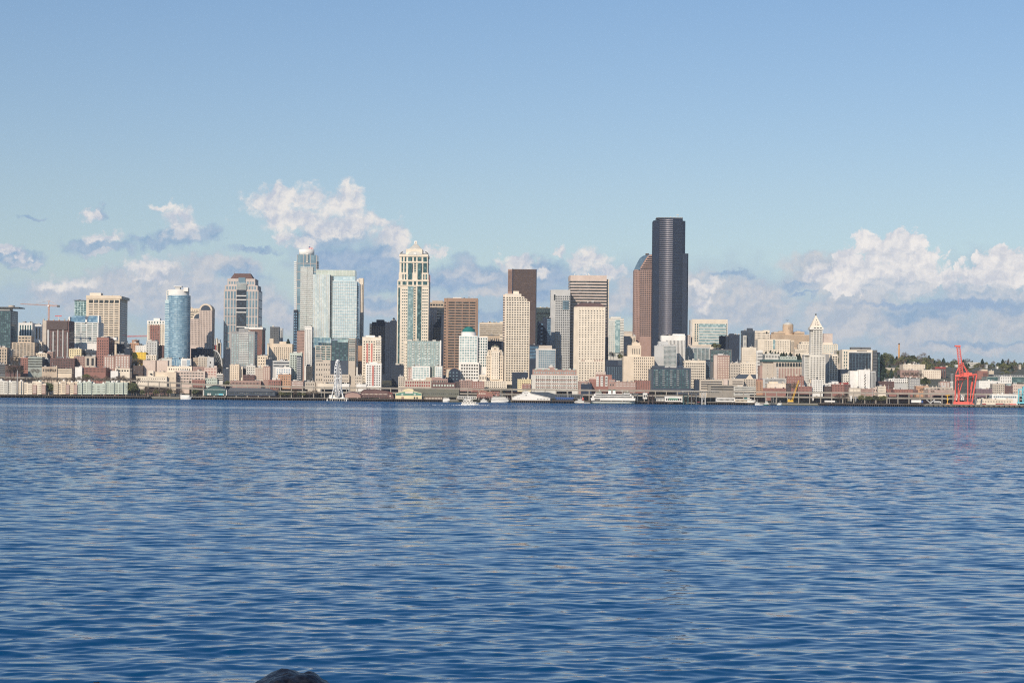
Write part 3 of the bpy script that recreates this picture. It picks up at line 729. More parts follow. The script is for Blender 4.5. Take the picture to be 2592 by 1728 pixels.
# half-dome atrium
D = 3140
X, Z = W(962, 905, D); X2, Zb = W(1050, 1080, D)
b = Bld('glass atrium with a big white quarter-circle rib', D, 'gdark', 'building', 'building')
b.boxes.append((X, X2, ground(X, D), Z, D, 16))
r = (X2-X)
pts = [(X, Zb-14)]+[(X2+0*r, Zb-14)]+[(X+r*math.cos(t*math.pi/24), Zb+(Z-Zb)*math.sin(t*math.pi/24)) for t in range(13)]
b.wallmb.prof(pts, D, D+14)
mb = MB()
for t in range(12):
    a, c_ = t*math.pi/24, (t+1)*math.pi/24
    mb.tube((X+r*1.04*math.cos(a), D-.5, Zb+(Z-Zb)*1.04*math.sin(a)), (X+r*1.04*math.cos(c_), D-.5, Zb+(Z-Zb)*1.04*math.sin(c_)), .9)
b.add('curved_rib', mb, 'white')
mb = MB()
for t in (2,4,6,8,10):
    a = t*math.pi/24; mb.tube((X, D-.2, Zb), (X+r*math.cos(a), D-.2, Zb+(Z-Zb)*math.sin(a)), .22)
b.add('glazing_bars', mb, 'lgrey').done()
S('grey-brown classical block with tall windows left of the plain concrete tower', 790, 892, 975, 1090, 3122, 'beige', 'g', 5, 5, .42, .5, 'gdark')
S('lower brown classical block beside the grey-brown one', 735, 792, 985, 1060, 3130, 'tan', 'g', 4, 4, .42, .5, 'gdark')
S('plain square concrete tower with one small window', 890, 963, 978, 1088, 3115, 'lgrey', 'g', 1, 1, .2, .2, plant=False)
S('plain salmon apartment block with blank front', 182, 320, 1012, 1115, 3100, 'pink', 'g', 7, 4, .2, .3, 'tan', AP, APC)
S('plain salmon apartment block, right twin with a notch', 335, 455, 1015, 1120, 3098, 'pink', 'g', 6, 4, .2, .3, 'tan', AP, APC)
S('low white stone block left of the blue tower base', 385, 500, 990, 1065, 3140, 'offwhite', None, plant=False)
S('clear glass lobby at the foot of the curved blue tower', 500, 602, 1000, 1072, 3125, 'gblue', 'v', 5, 1, .2, .95, 'gsky', plant=False)
S('white framed cube with a blue glass right half', 600, 708, 995, 1075, 3110, 'white', None, plant=False, more=lambda b: (b.win(612, 660, 1008, 1068, 1, 1, 1, 1, 'lgrey', name='panel'), b.win(664, 702, 1005, 1072, 3, 3, .85, .85, 'gblue')))
S('long white-topped block with dark windows above the shore road', 450, 722, 1080, 1135, 3072, 'cream2', 'g', 10, 1, .4, .3, 'gdark', plant=False)
S('wide pinkish market building with four rows of long windows', 548, 866, 1130, 1262, 3060, 'pink', 'g', 9, 4, .7, .42, 'gmid')
S('pink block with a reddish window strip and an arched dark lunette', 862, 996, 1090, 1180, 3068, 'pink', 'g', 4, 3, .7, .3, 'gredw', more=lambda b: b.box(966, 996, 1070, 1095, dep=6, part='roof_turret'), plant=False)
S('low brick block with mixed roofs between the plain concrete tower and the market', 722, 862, 1085, 1135, 3075, 'rose', 'g', 9, 2, .5, .4, plant=False)
b = S('long low cream hall with a row of small square windows and a little roof tower', 105, 445, 1190, 1268, 3040, 'cream2', 'g', 13, 2, .3, .3, 'gdark', plant=False, more=lambda b: (b.box(240, 298, 1122, 1192, off=2, dep=8, part='roof_tower', mat='cream2'), b.win(258, 285, 1150, 1170, 1, 1, .8, .8)))
S('beige shed with a blank front joined to the cream hall', 310, 546, 1142, 1268, 3047, 'cream', 'g', 5, 1, .12, .15, plant=False)
S('grey-white low warehouse with a stepped roof', 870, 1002, 1210, 1272, 3045, 'pgreen', 'g', 6, 2, .5, .3, plant=False)
S('small brick warehouse below the market building', 722, 866, 1228, 1312, 3042, 'brick', 'g', 7, 3, .4, .35, plant=False)
S('narrow parking deck with black openings', 996, 1062, 1160, 1240, 3050, 'offwhite', 'band', 1, 3, 1, .5, 'gblack', m=(0,0,.1,.05), plant=False)
S('narrow cream stucco tower with square windows and a stepped top', 1140, 1245, 1065, 1240, 3095, 'cream', 'g', 4, 8, .35, .35, 'gdark', more=lambda b: b.box(1196, 1240, 1052, 1070, off=2, dep=8, part='roof_storey'))
S('cream annexe with a black stair slot right of the narrow stucco tower', 1240, 1282, 1085, 1215, 3100, 'cream2', 'v', 2, 1, .4, .8, 'gblack', plant=False)
S('dark red brick market hall with a peaked hood', 1285, 1412, 1175, 1240, 3058, 'dkbrick', 'g', 7, 2, .5, .45, plant=False)
S('long pink-roofed market arcade above the viaduct', 1145, 1482, 1238, 1285, 3048, 'rose', 'g', 20, 1, .5, .4, plant=False)
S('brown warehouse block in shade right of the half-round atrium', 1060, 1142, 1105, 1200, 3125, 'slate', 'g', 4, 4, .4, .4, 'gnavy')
S('dark brown building behind the narrow cream stucco tower', 1280, 1400, 1105, 1180, 3110, 'umber', 'g', 6, 3, .4, .4, 'gmid')
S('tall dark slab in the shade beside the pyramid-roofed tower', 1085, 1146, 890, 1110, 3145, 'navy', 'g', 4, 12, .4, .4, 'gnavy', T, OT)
# ======================================================================= zone 3
zone(3)
S('dark grey slab far behind, left of a thinner pale slab', 155, 236, 812, 950, 3900, 'dgrey', 'g', 5, 8, .4, .4, 'gdark', T, OT)
S('thin pale slab far behind, right of the dark grey slab', 238, 268, 826, 950, 3950, 'lgrey', 'v', 2, 1, .3, .9, 'gmid', T, OT)
b = Bld('cream classical hotel with a blank chimney-like stair tower at its left', 3200, 'cream', 'building', 'building').box(182, 356, 962)
b.fac('g', 9, 6, .4, .5, 'gmid', (.03,.03,.2,.06), yb=1115).box(150, 186, 914, off=2, dep=14, part='stair_tower').box(240, 300, 942, 965, off=4, dep=10, part='roof_storey').done()
# 1: tall blue-grey tower with drum
D = 3350
b = Bld('tall blue-grey glass tower with a white drum and flagpole on top', D, 'gsteel', 'apartment_tower', 'apartment tower').box(400, 575, 160, dep=34)
for y in (238, 312, 385, 458, 605, 683): b.box(392, 577, y-2, y+2, off=-.35, dep=.5, part='stone_course', mat='pink')
for x in (400, 457, 520, 574): b.box(x-2, x+1.5, 160, 690, off=-.4, dep=.5, part='stone_pier', mat='pink')
X, Z = W(475, 160, D); _, Z1 = W(475, 106, D); r = (W(545,160,D)[0]-W(405,160,D)[0])/2
b.add('roof_drum', MB().cyl(X, D+18, Z-.4, Z1, r, None, 28), 'white', True)
b.box(430, 490, 270, 838, off=-2.5, dep=3, part='balcony_bay', mat='white').fac('band', 1, 31, 1, .42, 'gteal', (0,0,.005,.005), side=False)
b.box(492, 545, 270, 838, off=-2.5, dep=3, part='balcony_bay', mat='white').fac('band', 1, 31, 1, .42, 'gteal', (0,0,.005,.005), side=False)
b.box(480, 498, 150, 228, off=-1.6, dep=2, part='stair_ladder', mat='white').fac('band', 1, 9, 1, .45, 'gdark', (0,0,.05,.05), side=False)
for j in range(24): b.box(370+j*.0, 394, 222+j*18.5, 230+j*18.5, off=3, dep=6, part='balcony', mat='white')
for j in range(4): b.box(576, 592, 222+j*17, 232+j*17, off=3, dep=6, part='balcony', mat='dgrey')
Xp = W(492, 100, D)[0]; zt = W(492, 8, D)[1]
b.add('flagpole', MB().tube((Xp, D+18, Z1-.5), (Xp, D+18, zt), .35, 5, .18), 'white')
b.done()
Xf, Zf = W(494, 76, D)
fl = MB(); nn = 10
for k in range(nn):
    x0, x1 = Xf+k*.8, Xf+(k+1)*.8; s0, s1 = math.sin(k*.9)*.7, math.sin((k+1)*.9)*.7; dz0, dz1 = -k*.3, -(k+1)*.3
    fl.v += [(x0, D+18+s0, Zf+dz0), (x1, D+18+s1, Zf+dz1), (x1, D+18+s1, Zf-5+dz1), (x0, D+18+s0, Zf-5+dz0), (x0, D+18.15+s0, Zf+dz0), (x1, D+18.15+s1, Zf+dz1), (x1, D+18.15+s1, Zf-5+dz1), (x0, D+18.15+s0, Zf-5+dz0)]
    q = len(fl.v)-8; fl.f += [(q,q+1,q+2,q+3), (q+7,q+6,q+5,q+4), (q,q+4,q+5,q+1), (q+3,q+2,q+6,q+7)]
m, fnt, fbs = new_mat('flagcloth'); fg = fnt.nodes.new('ShaderNodeTexCoord'); fs = fnt.nodes.new('ShaderNodeSeparateXYZ'); fnt.links.new(fg.outputs['Object'], fs.inputs[0])
def FM(op, a, b_): 
    n = fnt.nodes.new('ShaderNodeMath'); n.operation = op
    for i, v in enumerate((a, b_)):
        if isinstance(v, (int, float)): n.inputs[i].default_value = v
        else: fnt.links.new(v, n.inputs[i])
    return n.outputs[0]
st = FM('GREATER_THAN', FM('FRACT', FM('MULTIPLY', fs.outputs[2], 1.3), 0), .5)
mx = fnt.nodes.new('ShaderNodeMix'); mx.data_type = 'RGBA'; mx.inputs['A'].default_value = (.7,.68,.66,1); mx.inputs['B'].default_value = (.5,.06,.06,1); fnt.links.new(st, mx.inputs['Factor'])
mx2 = fnt.nodes.new('ShaderNodeMix'); mx2.data_type = 'RGBA'; mx2.inputs['B'].default_value = (.03,.05,.2,1)
fnt.links.new(mx.outputs['Result'], mx2.inputs['A']); fnt.links.new(FM('MULTIPLY', FM('LESS_THAN', fs.outputs[0], 3.2), FM('GREATER_THAN', fs.outputs[2], -2.6)), mx2.inputs['Factor'])
fnt.links.new(mx2.outputs['Result'], fbs.inputs['Base Color']); MATS['flagcloth'] = m
fo = bpy.data.objects.new('flag', fl.mesh('flag', 'flagcloth', (Xf, D+18, Zf))); COL.objects.link(fo); fo.location = (Xf, D+18, Zf)
tag(fo, 'red, white and blue flag flying from the pole on the drum-topped tower', 'flag')
S('dark blue slab standing for the shade left of the drum-topped tower', 368, 402, 655, 1040, 3345, 'navy', 'g', 2, 14, .6, .5, 'gblue', T, OT, plant=False, cap=False)  # slab added for the shade at the tower's lower left; navy carries it
S('narrow tan brick tower with many small windows, left of the white gridded tower', 398, 466, 852, 1030, 3190, 'rose', 'g', 6, 12, .4, .5, 'gdark', T, OT, plant=False, more=lambda b: b.box(408, 462, 840, 856, off=2, dep=10, part='roof_storey', mat='umber'))
S('slim white tower with a regular grid of small dark windows', 468, 534, 812, 1170, 3180, 'white', 'g', 4, 18, .55, .45, 'gdark', T, OT, dep=26, plant=False)
# big glass tower
D = 3250
b = Bld('broad pale glass tower with white vertical fins on its left half', D, 'gsky', T, OT).box(545, 698, 337, dep=40)
for i in range(15):
    x = 548+i*10.4; b.box(x, x+3.2, 335, 905, off=-.7, dep=.8, part='fin', mat='cream2' if i % 2 else 'white')
b.box(572, 924, 297, 420, off=6, dep=34)
b.box(572, 924, 297, 350, off=5.3, dep=.6, part='screen_wall', mat='pgreen').fac('v', 11, 1, .06, 1, 'white', (0,0,0,0), side=False, name='screen_fin')
b.box(696, 724, 350, 915, off=3, dep=30, part='recess_wall', mat='dgrey').fac('g', 2, 26, .6, .5, 'gteal', (.05,.05,0,0), side=False)
b.box(722, 912, 352, 400, off=7, dep=26, part='roof_terrace_wall', mat='dgrey').fac('g', 8, 1, .55, .5, 'gpale', (.05,.05,.2,.2), side=False)
b.box(720, 940, 397, 912, off=0, dep=40)
b.box(940, 957, 412, 915, off=3, dep=34, part='side_glazing', mat='gblue').fac('band', 1, 24, .5, .4, 'gdark', side=False)
for i in range(20): b.box(720, 940, 396+i*26, 400+i*26, off=-.3, dep=.35, part='floor_line', mat='white')
for i in range(14): b.box(722+i*16.5, 724.5+i*16.5, 400, 912, off=-.5, dep=.6, part='mullion', mat='lgrey')
b.box(540, 705, 905, 1010, off=-3, dep=30, part='podium_glazing', mat='gpale').fac('v', 12, 1, .4, .95, 'gblue', side=False).done()
S('narrow white tower with two full-height black stripes right of the broad glass tower', 955, 998, 370, 970, 3400, 'cream2', 'v', 3, 1, .38, .98, 'gblack', T, OT, dep=16, m=(.02,.06,.085,0), plant=False, cap=False, side=False)
S('tiny white rooftop ladder block beside the black-striped tower', 930, 956, 378, 395, 3330, 'white', None, plant=False, cap=False)
S('small orange-brown block deep between the striped tower and the red and white condominium', 948, 985, 985, 1140, 3160, 'orange', 'g', 3, 8, .5, .4)
# condo complex
b = Bld('dark glass condominium complex with a tan stone base behind the observation wheel', 3080, 'beige', 'apartment_tower', 'apartment tower')
b.box(562, 708, 978, dep=26).fac('g', 3, 6, .8, .6, 'gteal', (.02,.02,.03,.0), yb=1110, side=False).fac('g', 6, 4, .35, .35, 'gdark', (.05,.05,.45,0), yb=1310, side=False)
b.box(625, 705, 955, 980, off=2, dep=18, part='roof_storey', mat='dgrey').fac('v', 4, 1, .7, .7, 'gteal', side=False)
b.box(708, 862, 930, off=1, dep=26, part='glass_block', mat='slate').fac('g', 4, 9, .85, .6, 'gteal', (.02,.02,.03,.0), yb=1115, side=False)
b.box(765, 860, 918, 950, off=0, dep=4, part='pale_top_floor', mat='gpale')
b.box(865, 925, 912, dep=26).fac('g', 3, 10, .75, .5, 'gteal', (.04,.04,.03,.0), yb=1120, side=False)
b.box(625, 870, 1238, 1310, off=-6, dep=6, part='podium', mat='beige').fac('g', 12, 2, .35, .4, 'gdark', side=False)
b.box(700, 790, 1112, 1240, off=-.6, dep=2, part='painted_shade_panel', mat='navy').fac('g', 4, 5, .5, .5, 'gnavy', side=False)  # navy panel set proud of the wall; shade is in its colour
for j in range(8): b.box(564, 625, 1000+j*16, 1004+j*16, off=-1.6, dep=1.6, part='balcony', mat='lgrey')
for j in range(11): b.box(868, 924, 935+j*16, 939+j*16, off=-1.6, dep=1.6, part='balcony', mat='lgrey')
b.done()
S('grey and white apartment block with a dark glazed corner by the slim white tower', 332, 442, 1048, 1290, 3088, 'pgreen', 'g', 5, 11, .6, .5, 'gdark', AP, APC, more=lambda b: b.box(395, 440, 1072, 1290, off=-1, dep=1, part='glazed_corner', mat='slate').fac('g', 2, 10, .7, .5, 'lgrey', side=False, yb=1288))
S('small cream block with arched top windows behind the pale striped rows', 42, 135, 1072, 1160, 3115, 'cream', 'g', 4, 3, .4, .4)
S('dark blue shaded block right of the small cream block', 118, 180, 1104, 1160, 3112, 'navy', 'band', 1, 3, .8, .3, 'gnavy')
S('low grey roofed building with black ribbon windows in front of the cream hotel', 180, 335, 1118, 1175, 3105, 'lgrey', 'band', 1, 2, .9, .4, 'gnavy')
S('brick block with cream stripes at the left foot of the hotel', 95, 155, 1168, 1290, 3062, 'rose', 'g', 3, 6, .6, .45, 'cream2')
S('cream and brick striped block left of its brick neighbour', 20, 95, 1180, 1285, 3064, 'beige', 'g', 4, 5, .6, .4, 'rose')
S('pale block at the far left of this row with white balconies', -60, 22, 1160, 1280, 3066, 'offwhite', 'g', 4, 5, .5, .4)
S('white office with a clean grid of dark blue windows', 205, 345, 1180, 1270, 3070, 'white', 'g', 6, 4, .6, .4, 'gblue')
S('orange brick block with cream cornice above the viaduct', 228, 342, 1242, 1340, 3045, 'orange', 'g', 5, 4, .45, .5, 'gmid')
S('red brick block with tall windows left of the orange brick block', 140, 252, 1292, 1376, 3040, 'brick', 'g', 5, 3, .45, .5, 'gmid')
S('low red and white patterned block right of the orange brick block', 348, 455, 1302, 1345, 3042, 'rose', 'g', 9, 2, .5, .5, 'white')
S('low grey roofed house pair in the shade below the slim white tower', 470, 560, 1310, 1345, 3044, 'beige', 'g', 5, 1, .4, .4)
S('cream block half hidden under the slim white tower', 480, 532, 1165, 1250, 3120, 'cream', 'g', 3, 4, .4, .4)
S('long low white market roof left of the observation wheel', 583, 730, 1320, 1346, 3040, 'cream2', None, plant=False, cap=False)
S('long low white hall just behind the observation wheel legs', 735, 870, 1322, 1346, 3041, 'white', None, plant=False, cap=False)
S('small tan house with a hipped roof right of the condominium complex', 920, 985, 1255, 1340, 3060, 'beige', 'g', 4, 3, .4, .4)
S('low white pavilion with a curved pipe roof beside the red and white condominium', 935, 1025, 1325, 1348, 3040, 'white', None, plant=False, cap=False)
# red and white condominium
b = S('tall red and white condominium with a stepped white roof', 988, 1158, 905, 1350, 3090, 'cream2', 'g', 7, 17, .5, .5, 'gdark', 'apartment_tower', 'apartment tower', dep=24, plant=False,
  more=lambda b: (b.box(1018, 1100, 886, 908, off=2, dep=14, part='roof_storey', mat='white'), [b.box(x, x+14, 960, 1130, off=-.5, dep=.5, part='red_panel_strip', mat='softred') for x in (1026, 1066)], [b.box(1108, 1156, 925+i*21, 930+i*21, off=-1.4, dep=1.4, part='balcony', mat='white') for i in range(10)]))
S('shorter red and white condominium standing in front of the tall one', 1020, 1160, 1142, 1348, 3062, 'white', 'g', 6, 9, .55, .5, 'gdark', AP, APC, plant=False, dep=18,
  more=lambda b: (b.box(1050, 1125, 1128, 1145, off=2, dep=10, part='roof_storey', mat='white'), b.box(1078, 1092, 1160, 1340, off=-.5, dep=.5, part='red_panel_strip', mat='softred')))
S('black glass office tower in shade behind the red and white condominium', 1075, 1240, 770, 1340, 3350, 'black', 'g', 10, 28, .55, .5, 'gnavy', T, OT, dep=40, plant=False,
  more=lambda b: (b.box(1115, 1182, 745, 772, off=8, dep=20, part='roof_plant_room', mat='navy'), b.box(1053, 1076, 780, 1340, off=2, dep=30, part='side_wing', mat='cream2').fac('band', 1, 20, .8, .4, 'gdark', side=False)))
# ======================================================================= zone 4
zone(4)
S('black office block in shade between the black tower and the green-windowed tower', 95, 152, 778, 1340, 3345, 'black', 'g', 4, 24, .5, .5, 'gnavy', T, OT, more=lambda b: b.add('pyramid_roof', MB().pyr(W(100,778,3345)[0], W(150,778,3345)[0], 3346, 3366, b.last[3]-.3, W(140,742,3345)[1], .1), 'navy'), plant=False)
S('low black-fronted office at the foot of the green-windowed tower', 110, 222, 1165, 1345, 3120, 'navy', 'g', 7, 7, .45, .4, 'gnavy')
# gabled landmark
D = 3300
b = Bld('tallest cream tower with green glass, arched gables and a stepped pyramid top', D, 'cream2', T, OT)
b.box(160, 437, 420, dep=62)
b.fac('g', 3, 26, .6, .36, 'gteal', (.145,.665,.09,0), yb=1170, side=False)
b.fac('g', 3, 26, .6, .36, 'gteal', (.79,.02,.09,0), yb=1170, side=False)
b.box(252, 302, 470, 1172, off=-.8, dep=1, part='glass_bay', mat='gpale').fac('band', 1, 40, 1, .3, 'gteal', (0,0,0,0), side=False)
b.box(336, 372, 470, 1172, off=-.8, dep=1, part='glass_bay', mat='gteal')
b.box(306, 322, 470, 1172, off=-.5, dep=.7, part='window_column', mat='cream').fac('g', 1, 30, .8, .5, 'gteal', (0,0,0,0), side=False)
b.box(168, 184, 480, 1150, off=-.4, dep=.6, part='corner_glazing', mat='gteal')
b.box(162, 437, 412, 424, off=-1.2, dep=64, part='cornice').box(162, 437, 458, 468, off=-1.0, dep=64, part='cornice')
for x0, x1 in ((168,186),(205,240),(256,290),(306,324),(340,372),(386,422)): b.box(x0, x1, 428, 456, off=-.5, dep=.6, part='attic_window', mat='gteal')
b.box(172, 434, 350, 422, off=3, dep=56)
for x0, x1 in ((204,214),(226,238),(388,398),(408,422)): b.box(x0, x1, 362, 408, off=2.5, dep=.6, part='tall_window', mat='gteal')
b.box(180, 428, 190, 352, off=5, dep=52)
for x0, x1, y0, y1 in ((198,210,210,250),(224,238,210,250),(196,210,262,344),(222,236,262,344),(254,290,210,246),(306,324,210,246),(338,372,210,246),(254,290,262,408),(338,372,262,408),(388,420,210,255),(388,420,265,348)):
    b.box(x0, x1, y0, y1, off=4.4 if y1 < 350 or x0 > 380 or x0 < 240 else 1.6, dep=.7 if y1 < 350 else 3.6, part='tall_window', mat='gteal')
for j in range(9): b.box(308, 323, 264+j*16, 274+j*16, off=4.4, dep=.7, part='window', mat='gteal')
b.box(178, 430, 252, 262, off=4.2, dep=53, part='cornice').box(176, 432, 186, 208, off=4, dep=54, part='cornice')
b.box(236, 380, 140, 192, off=8, dep=44)
xl, z0 = W(250, 190, D); xr, _ = W(376, 190, D); c = (xl+xr)/2; r = (xr-xl)/2; hz = W(313, 154, D)[1]-z0
b.add('arched_gable', MB().prof([(c+r*math.cos(t*math.pi/16), z0-.5+hz*math.sin(t*math.pi/16)) for t in range(17)], D+3.5, D+8.2), 'offwhite')
b.box(304, 328, 172, 192, off=3, dep=.8, part='gable_ornament', mat='white')
for xx, sgn in ((180, 1), (428, -1)):
    xe, ze = W(xx, 188, D); mb = MB()
    for k in range(5):
        a0, a1 = k*math.pi/10, (k+1)*math.pi/10; rr_ = 5.2
        mb.tube((xe+sgn*rr_*(1-math.cos(a0)), D+14, ze+rr_*math.sin(a0)), (xe+sgn*rr_*(1-math.cos(a1)), D+14, ze+rr_*math.sin(a1)), 1.0, 5)
    mb.box(min(xe, xe+sgn*9), max(xe, xe+sgn*9), D+12, D+16, ze, ze+2.2)
    b.add('roof_arch', mb, 'dgrey')
zz0 = W(313, 140, D)[1]; xa = W(253, 140, D)[0]; xb = W(374, 140, D)[0]; zz1 = W(307, 84, D)[1]
n = 8
for k in range(n):
    t0 = k/n; k0 = 1-t0*.84
    cc = (xa+xb)/2; hw = (xb-xa)/2*k0; h = (zz1-zz0)/n
    b.add('roof_tier', MB().box(cc-hw, cc+hw, D+30-hw, D+30+hw, zz0+h*k-.1, zz0+h*(k+.62)), 'offwhite')
    b.add('roof_tier_recess', MB().box(cc-hw*.93, cc+hw*.93, D+30-hw*.93, D+30+hw*.93, zz0+h*(k+.6), zz0+h*(k+1.02)), 'grey')
cc = (xa+xb)/2; q0, q1 = W(0, 84, D)[1]-2.3, 0
xq = (W(318,70,D)[0]-W(293,70,D)[0])/2; zq0 = zz1-.3; zq1 = W(306, 57, D)[1]
b.add('lantern', MB().box(cc-xq, cc+xq, D+30-xq, D+30+xq, zq0, zq1), 'white')
b.add('lantern_window', MB().box(cc-xq*.5, cc+xq*.5, D+29.7-xq, D+30-xq+.1, zq0+1.5, zq1-1.5), 'beige')
b.box(150, 187, 1165, 1190, off=-4, dep=10, part='porch', mat='umber')
b.done()
# green condo group
b = Bld('green glass condominium with a chequer of white balconies', 3080, 'ggrey', 'apartment_tower', 'apartment tower').box(246, 546, 950, dep=24)
b.fac('g', 14, 11, .7, .62, 'gpale', (.01,.01,.02,.0), yb=1172)
for j in range(9):
    for x in (288, 345, 400, 432, 505): b.box(x, x+16, 976+j*22, 981+j*22, off=-1.4, dep=1.4, part='balcony', mat='white')
b.box(330, 350, 930, 952, off=4, dep=8, part='roof_fin', mat='ggrey').box(250, 290, 938, 952, off=3, dep=14, part='roof_storey', mat='offwhite').box(470, 500, 942, 955, off=3, dep=14, part='roof_storey', mat='offwhite').box(535, 546, 945, 1170, off=-.8, dep=20, part='end_wall', mat='white').done()
S('narrow cream slab at the left end of the green glass condominium', 220, 248, 950, 1290, 3084, 'cream2', 'v', 2, 12, .35, .5, 'gdark', AP, APC, plant=False)
S('low green-white glass block with big square panes, left one of two', 286, 448, 1176, 1288, 3058, 'white', 'g', 6, 5, .8, .62, 'gpale', AP, APC, plant=False)
S('low green-white glass block with big square panes, right smaller one of two', 492, 556, 1176, 1270, 3058, 'white', 'g', 3, 5, .8, .62, 'gpale', AP, APC, plant=False)
S('recessed dark glass link between the two low green-white blocks', 449, 491, 1170, 1280, 3066, 'ggrey', 'g', 2, 6, .6, .55, 'gteal', AP, APC, plant=False)
S('brick and grey corner strip left of the low green-white blocks', 250, 286, 1190, 1290, 3064, 'rose', 'g', 2, 6, .5, .5, 'offwhite', AP, APC, plant=False)
S('tan office tower with a ribbed top behind the brown ribbed tower', 446, 572, 612, 880, 3500, 'tan', 'band', 1, 9, .95, .42, 'gdark', T, OT, m=(.02,0,.14,.02), plant=False,
  more=lambda b: (b.win(448, 566, 620, 645, 5, 1, .8, .6, 'gdark'), b.box(468, 560, 596, 614, off=4, dep=20, part='roof_storey', mat='tan')))
S('pale pink slab tower immediately right of the tallest cream tower', 437, 507, 668, 960, 3400, 'pink', 'v', 4, 1, .14, .9, 'rose', T, OT, plant=False, side=False)
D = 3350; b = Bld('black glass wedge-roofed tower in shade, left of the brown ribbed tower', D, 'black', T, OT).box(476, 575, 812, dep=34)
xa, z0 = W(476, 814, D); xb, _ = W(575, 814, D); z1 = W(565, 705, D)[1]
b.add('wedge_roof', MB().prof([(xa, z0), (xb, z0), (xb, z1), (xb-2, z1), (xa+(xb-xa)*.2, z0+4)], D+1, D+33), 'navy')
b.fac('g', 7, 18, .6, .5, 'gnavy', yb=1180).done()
b = S('brown tower with dark horizontal ribs and a plain band at its top', 600, 870, 573, 1195, 3200, 'brown', 'g', 4, 25, .9, .52, 'gdark', T, OT, dep=40, plant=False, cap=False, m=(.03,.05,.045,.01), side=False,
  more=lambda b: (b.box(572, 601, 573, 1250, off=2, dep=30, part='side_wing', mat='brown').fac('band', 1, 25, .8, .42, 'gdark', (.1,.1,.04,.01), side=False), b.box(590, 600, 573, 1250, off=-.8, dep=2, part='corner_pier', mat='brown'), b.box(650, 725, 566, 575, off=10, dep=12, part='roof_plant_room', mat='white'), b.box(850, 858, 590, 1195, off=-.8, dep=1, part='corner_pier', mat='brown')))
D = 3120
b = Bld('white building with a green dome and square green windows', D, 'white', T, OT).box(704, 868, 905, dep=32)
b.fac('g', 7, 10, .74, .64, 'gpale', (.02,.02,.02,.0), yb=1138, side=False)
b.box(868, 956, 915, off=6, dep=26).fac('g', 4, 11, .6, .6, 'gteal', (.02,.02,.02,.0), yb=1180, side=False)
b.box(714, 880, 1140, off=-4, dep=8).fac('g', 7, 5, .62, .5, 'gdark', (.03,.03,.08,.0), yb=1290, side=False)
xc, zt = W(787, 870, D); r1 = (W(868,900,D)[0]-W(706,900,D)[0])/2; r2 = (W(850,868,D)[0]-W(731,868,D)[0])/2
b.add('drum', MB().cyl(xc, D+16, W(0,905,D)[1]-60, zt, r1-.2, r1-3, 32), 'white', False)
b.add('green_dome', MB().dome(xc, D+16, zt-.2, r2, W(787,821,D)[1]-zt, 28, 8), 'teal', True).done()
S('wide cream office far behind, with thin horizontal stripes', 884, 1092, 792, 910, 3500, 'cream', 'band', 1, 6, .96, .4, 'gmid', T, OT, m=(.02,0,.1,.02), plant=False, more=lambda b: b.box(1062, 1092, 780, 795, off=4, dep=14, part='roof_plant_room', mat='cream2'))
S('orange-tan block with tall windows behind the turreted cream building', 955, 1062, 908, 985, 3420, 'tan', 'v', 6, 1, .4, .6, 'gmid')
S('white block with black openings right of the orange-tan block', 1062, 1096, 898, 985, 3410, 'cream2', 'g', 3, 3, .5, .4)
S('dark blue shaded office with a triangular glass roof behind the turreted cream building', 957, 1092, 955, 1060, 3300, 'navy', 'g', 8, 3, .4, .4, 'gnavy', plant=False)
D = 3090
b = Bld('ornate cream building with rounded green-capped turrets and stepped bays', D, 'cream', 'building', 'building')
b.box(945, 1095, 1080, dep=22).fac('g', 8, 8, .42, .5, 'gmid', (.03,.03,.02,.0), yb=1290, side=False).box(962, 1080, 1030, 1082, off=3, dep=16).fac('g', 7, 2, .4, .5, 'gmid', side=False)
b.box(995, 1048, 1005, 1034, off=5, dep=12).fac('g', 4, 1, .4, .5, 'gmid', side=False)
for x, y, rr_ in ((1003, 1008, 3.2), (1042, 1008, 3.2), (970, 1046, 3.6), (1076, 1046, 3.6), (1022, 1000, 2.6)):
    X, Z = W(x, y, D); b.add('turret', MB().cyl(X, D+8, Z-12, Z, rr_, None, 12), 'cream2', True); b.add('turret_cap', MB().dome(X, D+8, Z-.1, rr_, 3.4, 12, 4), 'olive', True)
b.box(884, 948, 1258, 1300, off=-2, dep=8, part='low_wing').fac('g', 5, 1, .4, .4, 'gdark', side=False)
b.box(926, 1126, 1303, 1366, off=-26, dep=26, part='front_wing', mat='cream2').fac('g', 10, 3, .45, .42, 'gdark', side=False)
b.box(990, 1058, 1040, 1290, off=-2, dep=2.2, part='centre_bay', mat='cream2').fac('g', 3, 11, .3, .4, 'gdark', side=False).done()
D = 3100; b = Bld('dark arched office front framed by a cream curved edge, beside the domed building', D, 'cream', 'building', 'building').box(585, 706, 1200, dep=18)
xl, z0 = W(600, 1240, D); xr, _ = W(706, 1240, D); c = (xl+xr)/2+2; r = (xr-xl)/2; zb = W(0,1312,D)[1]
b.add('dark_front', MB().prof([(c-r, zb), (c+r, zb)]+[(c+r*math.cos(t*math.pi/16), z0+9*math.sin(t*math.pi/16)) for t in range(17)], D-.6, D+.2), 'navy')
b.win(610, 700, 1215, 1300, 3, 3, .4, .35, 'gsteel', off=-.6).done()
S('long three-storey brick and cream warehouse with arched bays above the viaduct', 218, 460, 1300, 1360, 3034, 'beige', 'g', 11, 2, .6, .6, 'gredw', plant=False, more=lambda b: b.box(410, 462, 1272, 1362, off=2, dep=12, part='corner_tower', mat='tan'))
S('pink and red brick low block with white window trim', 462, 603, 1287, 1325, 3036, 'rose', 'g', 8, 1, .6, .5, 'gmid', plant=False, more=lambda b: b.box(462, 548, 1270, 1290, off=2, dep=10, part='roof_storey', mat='rose'))
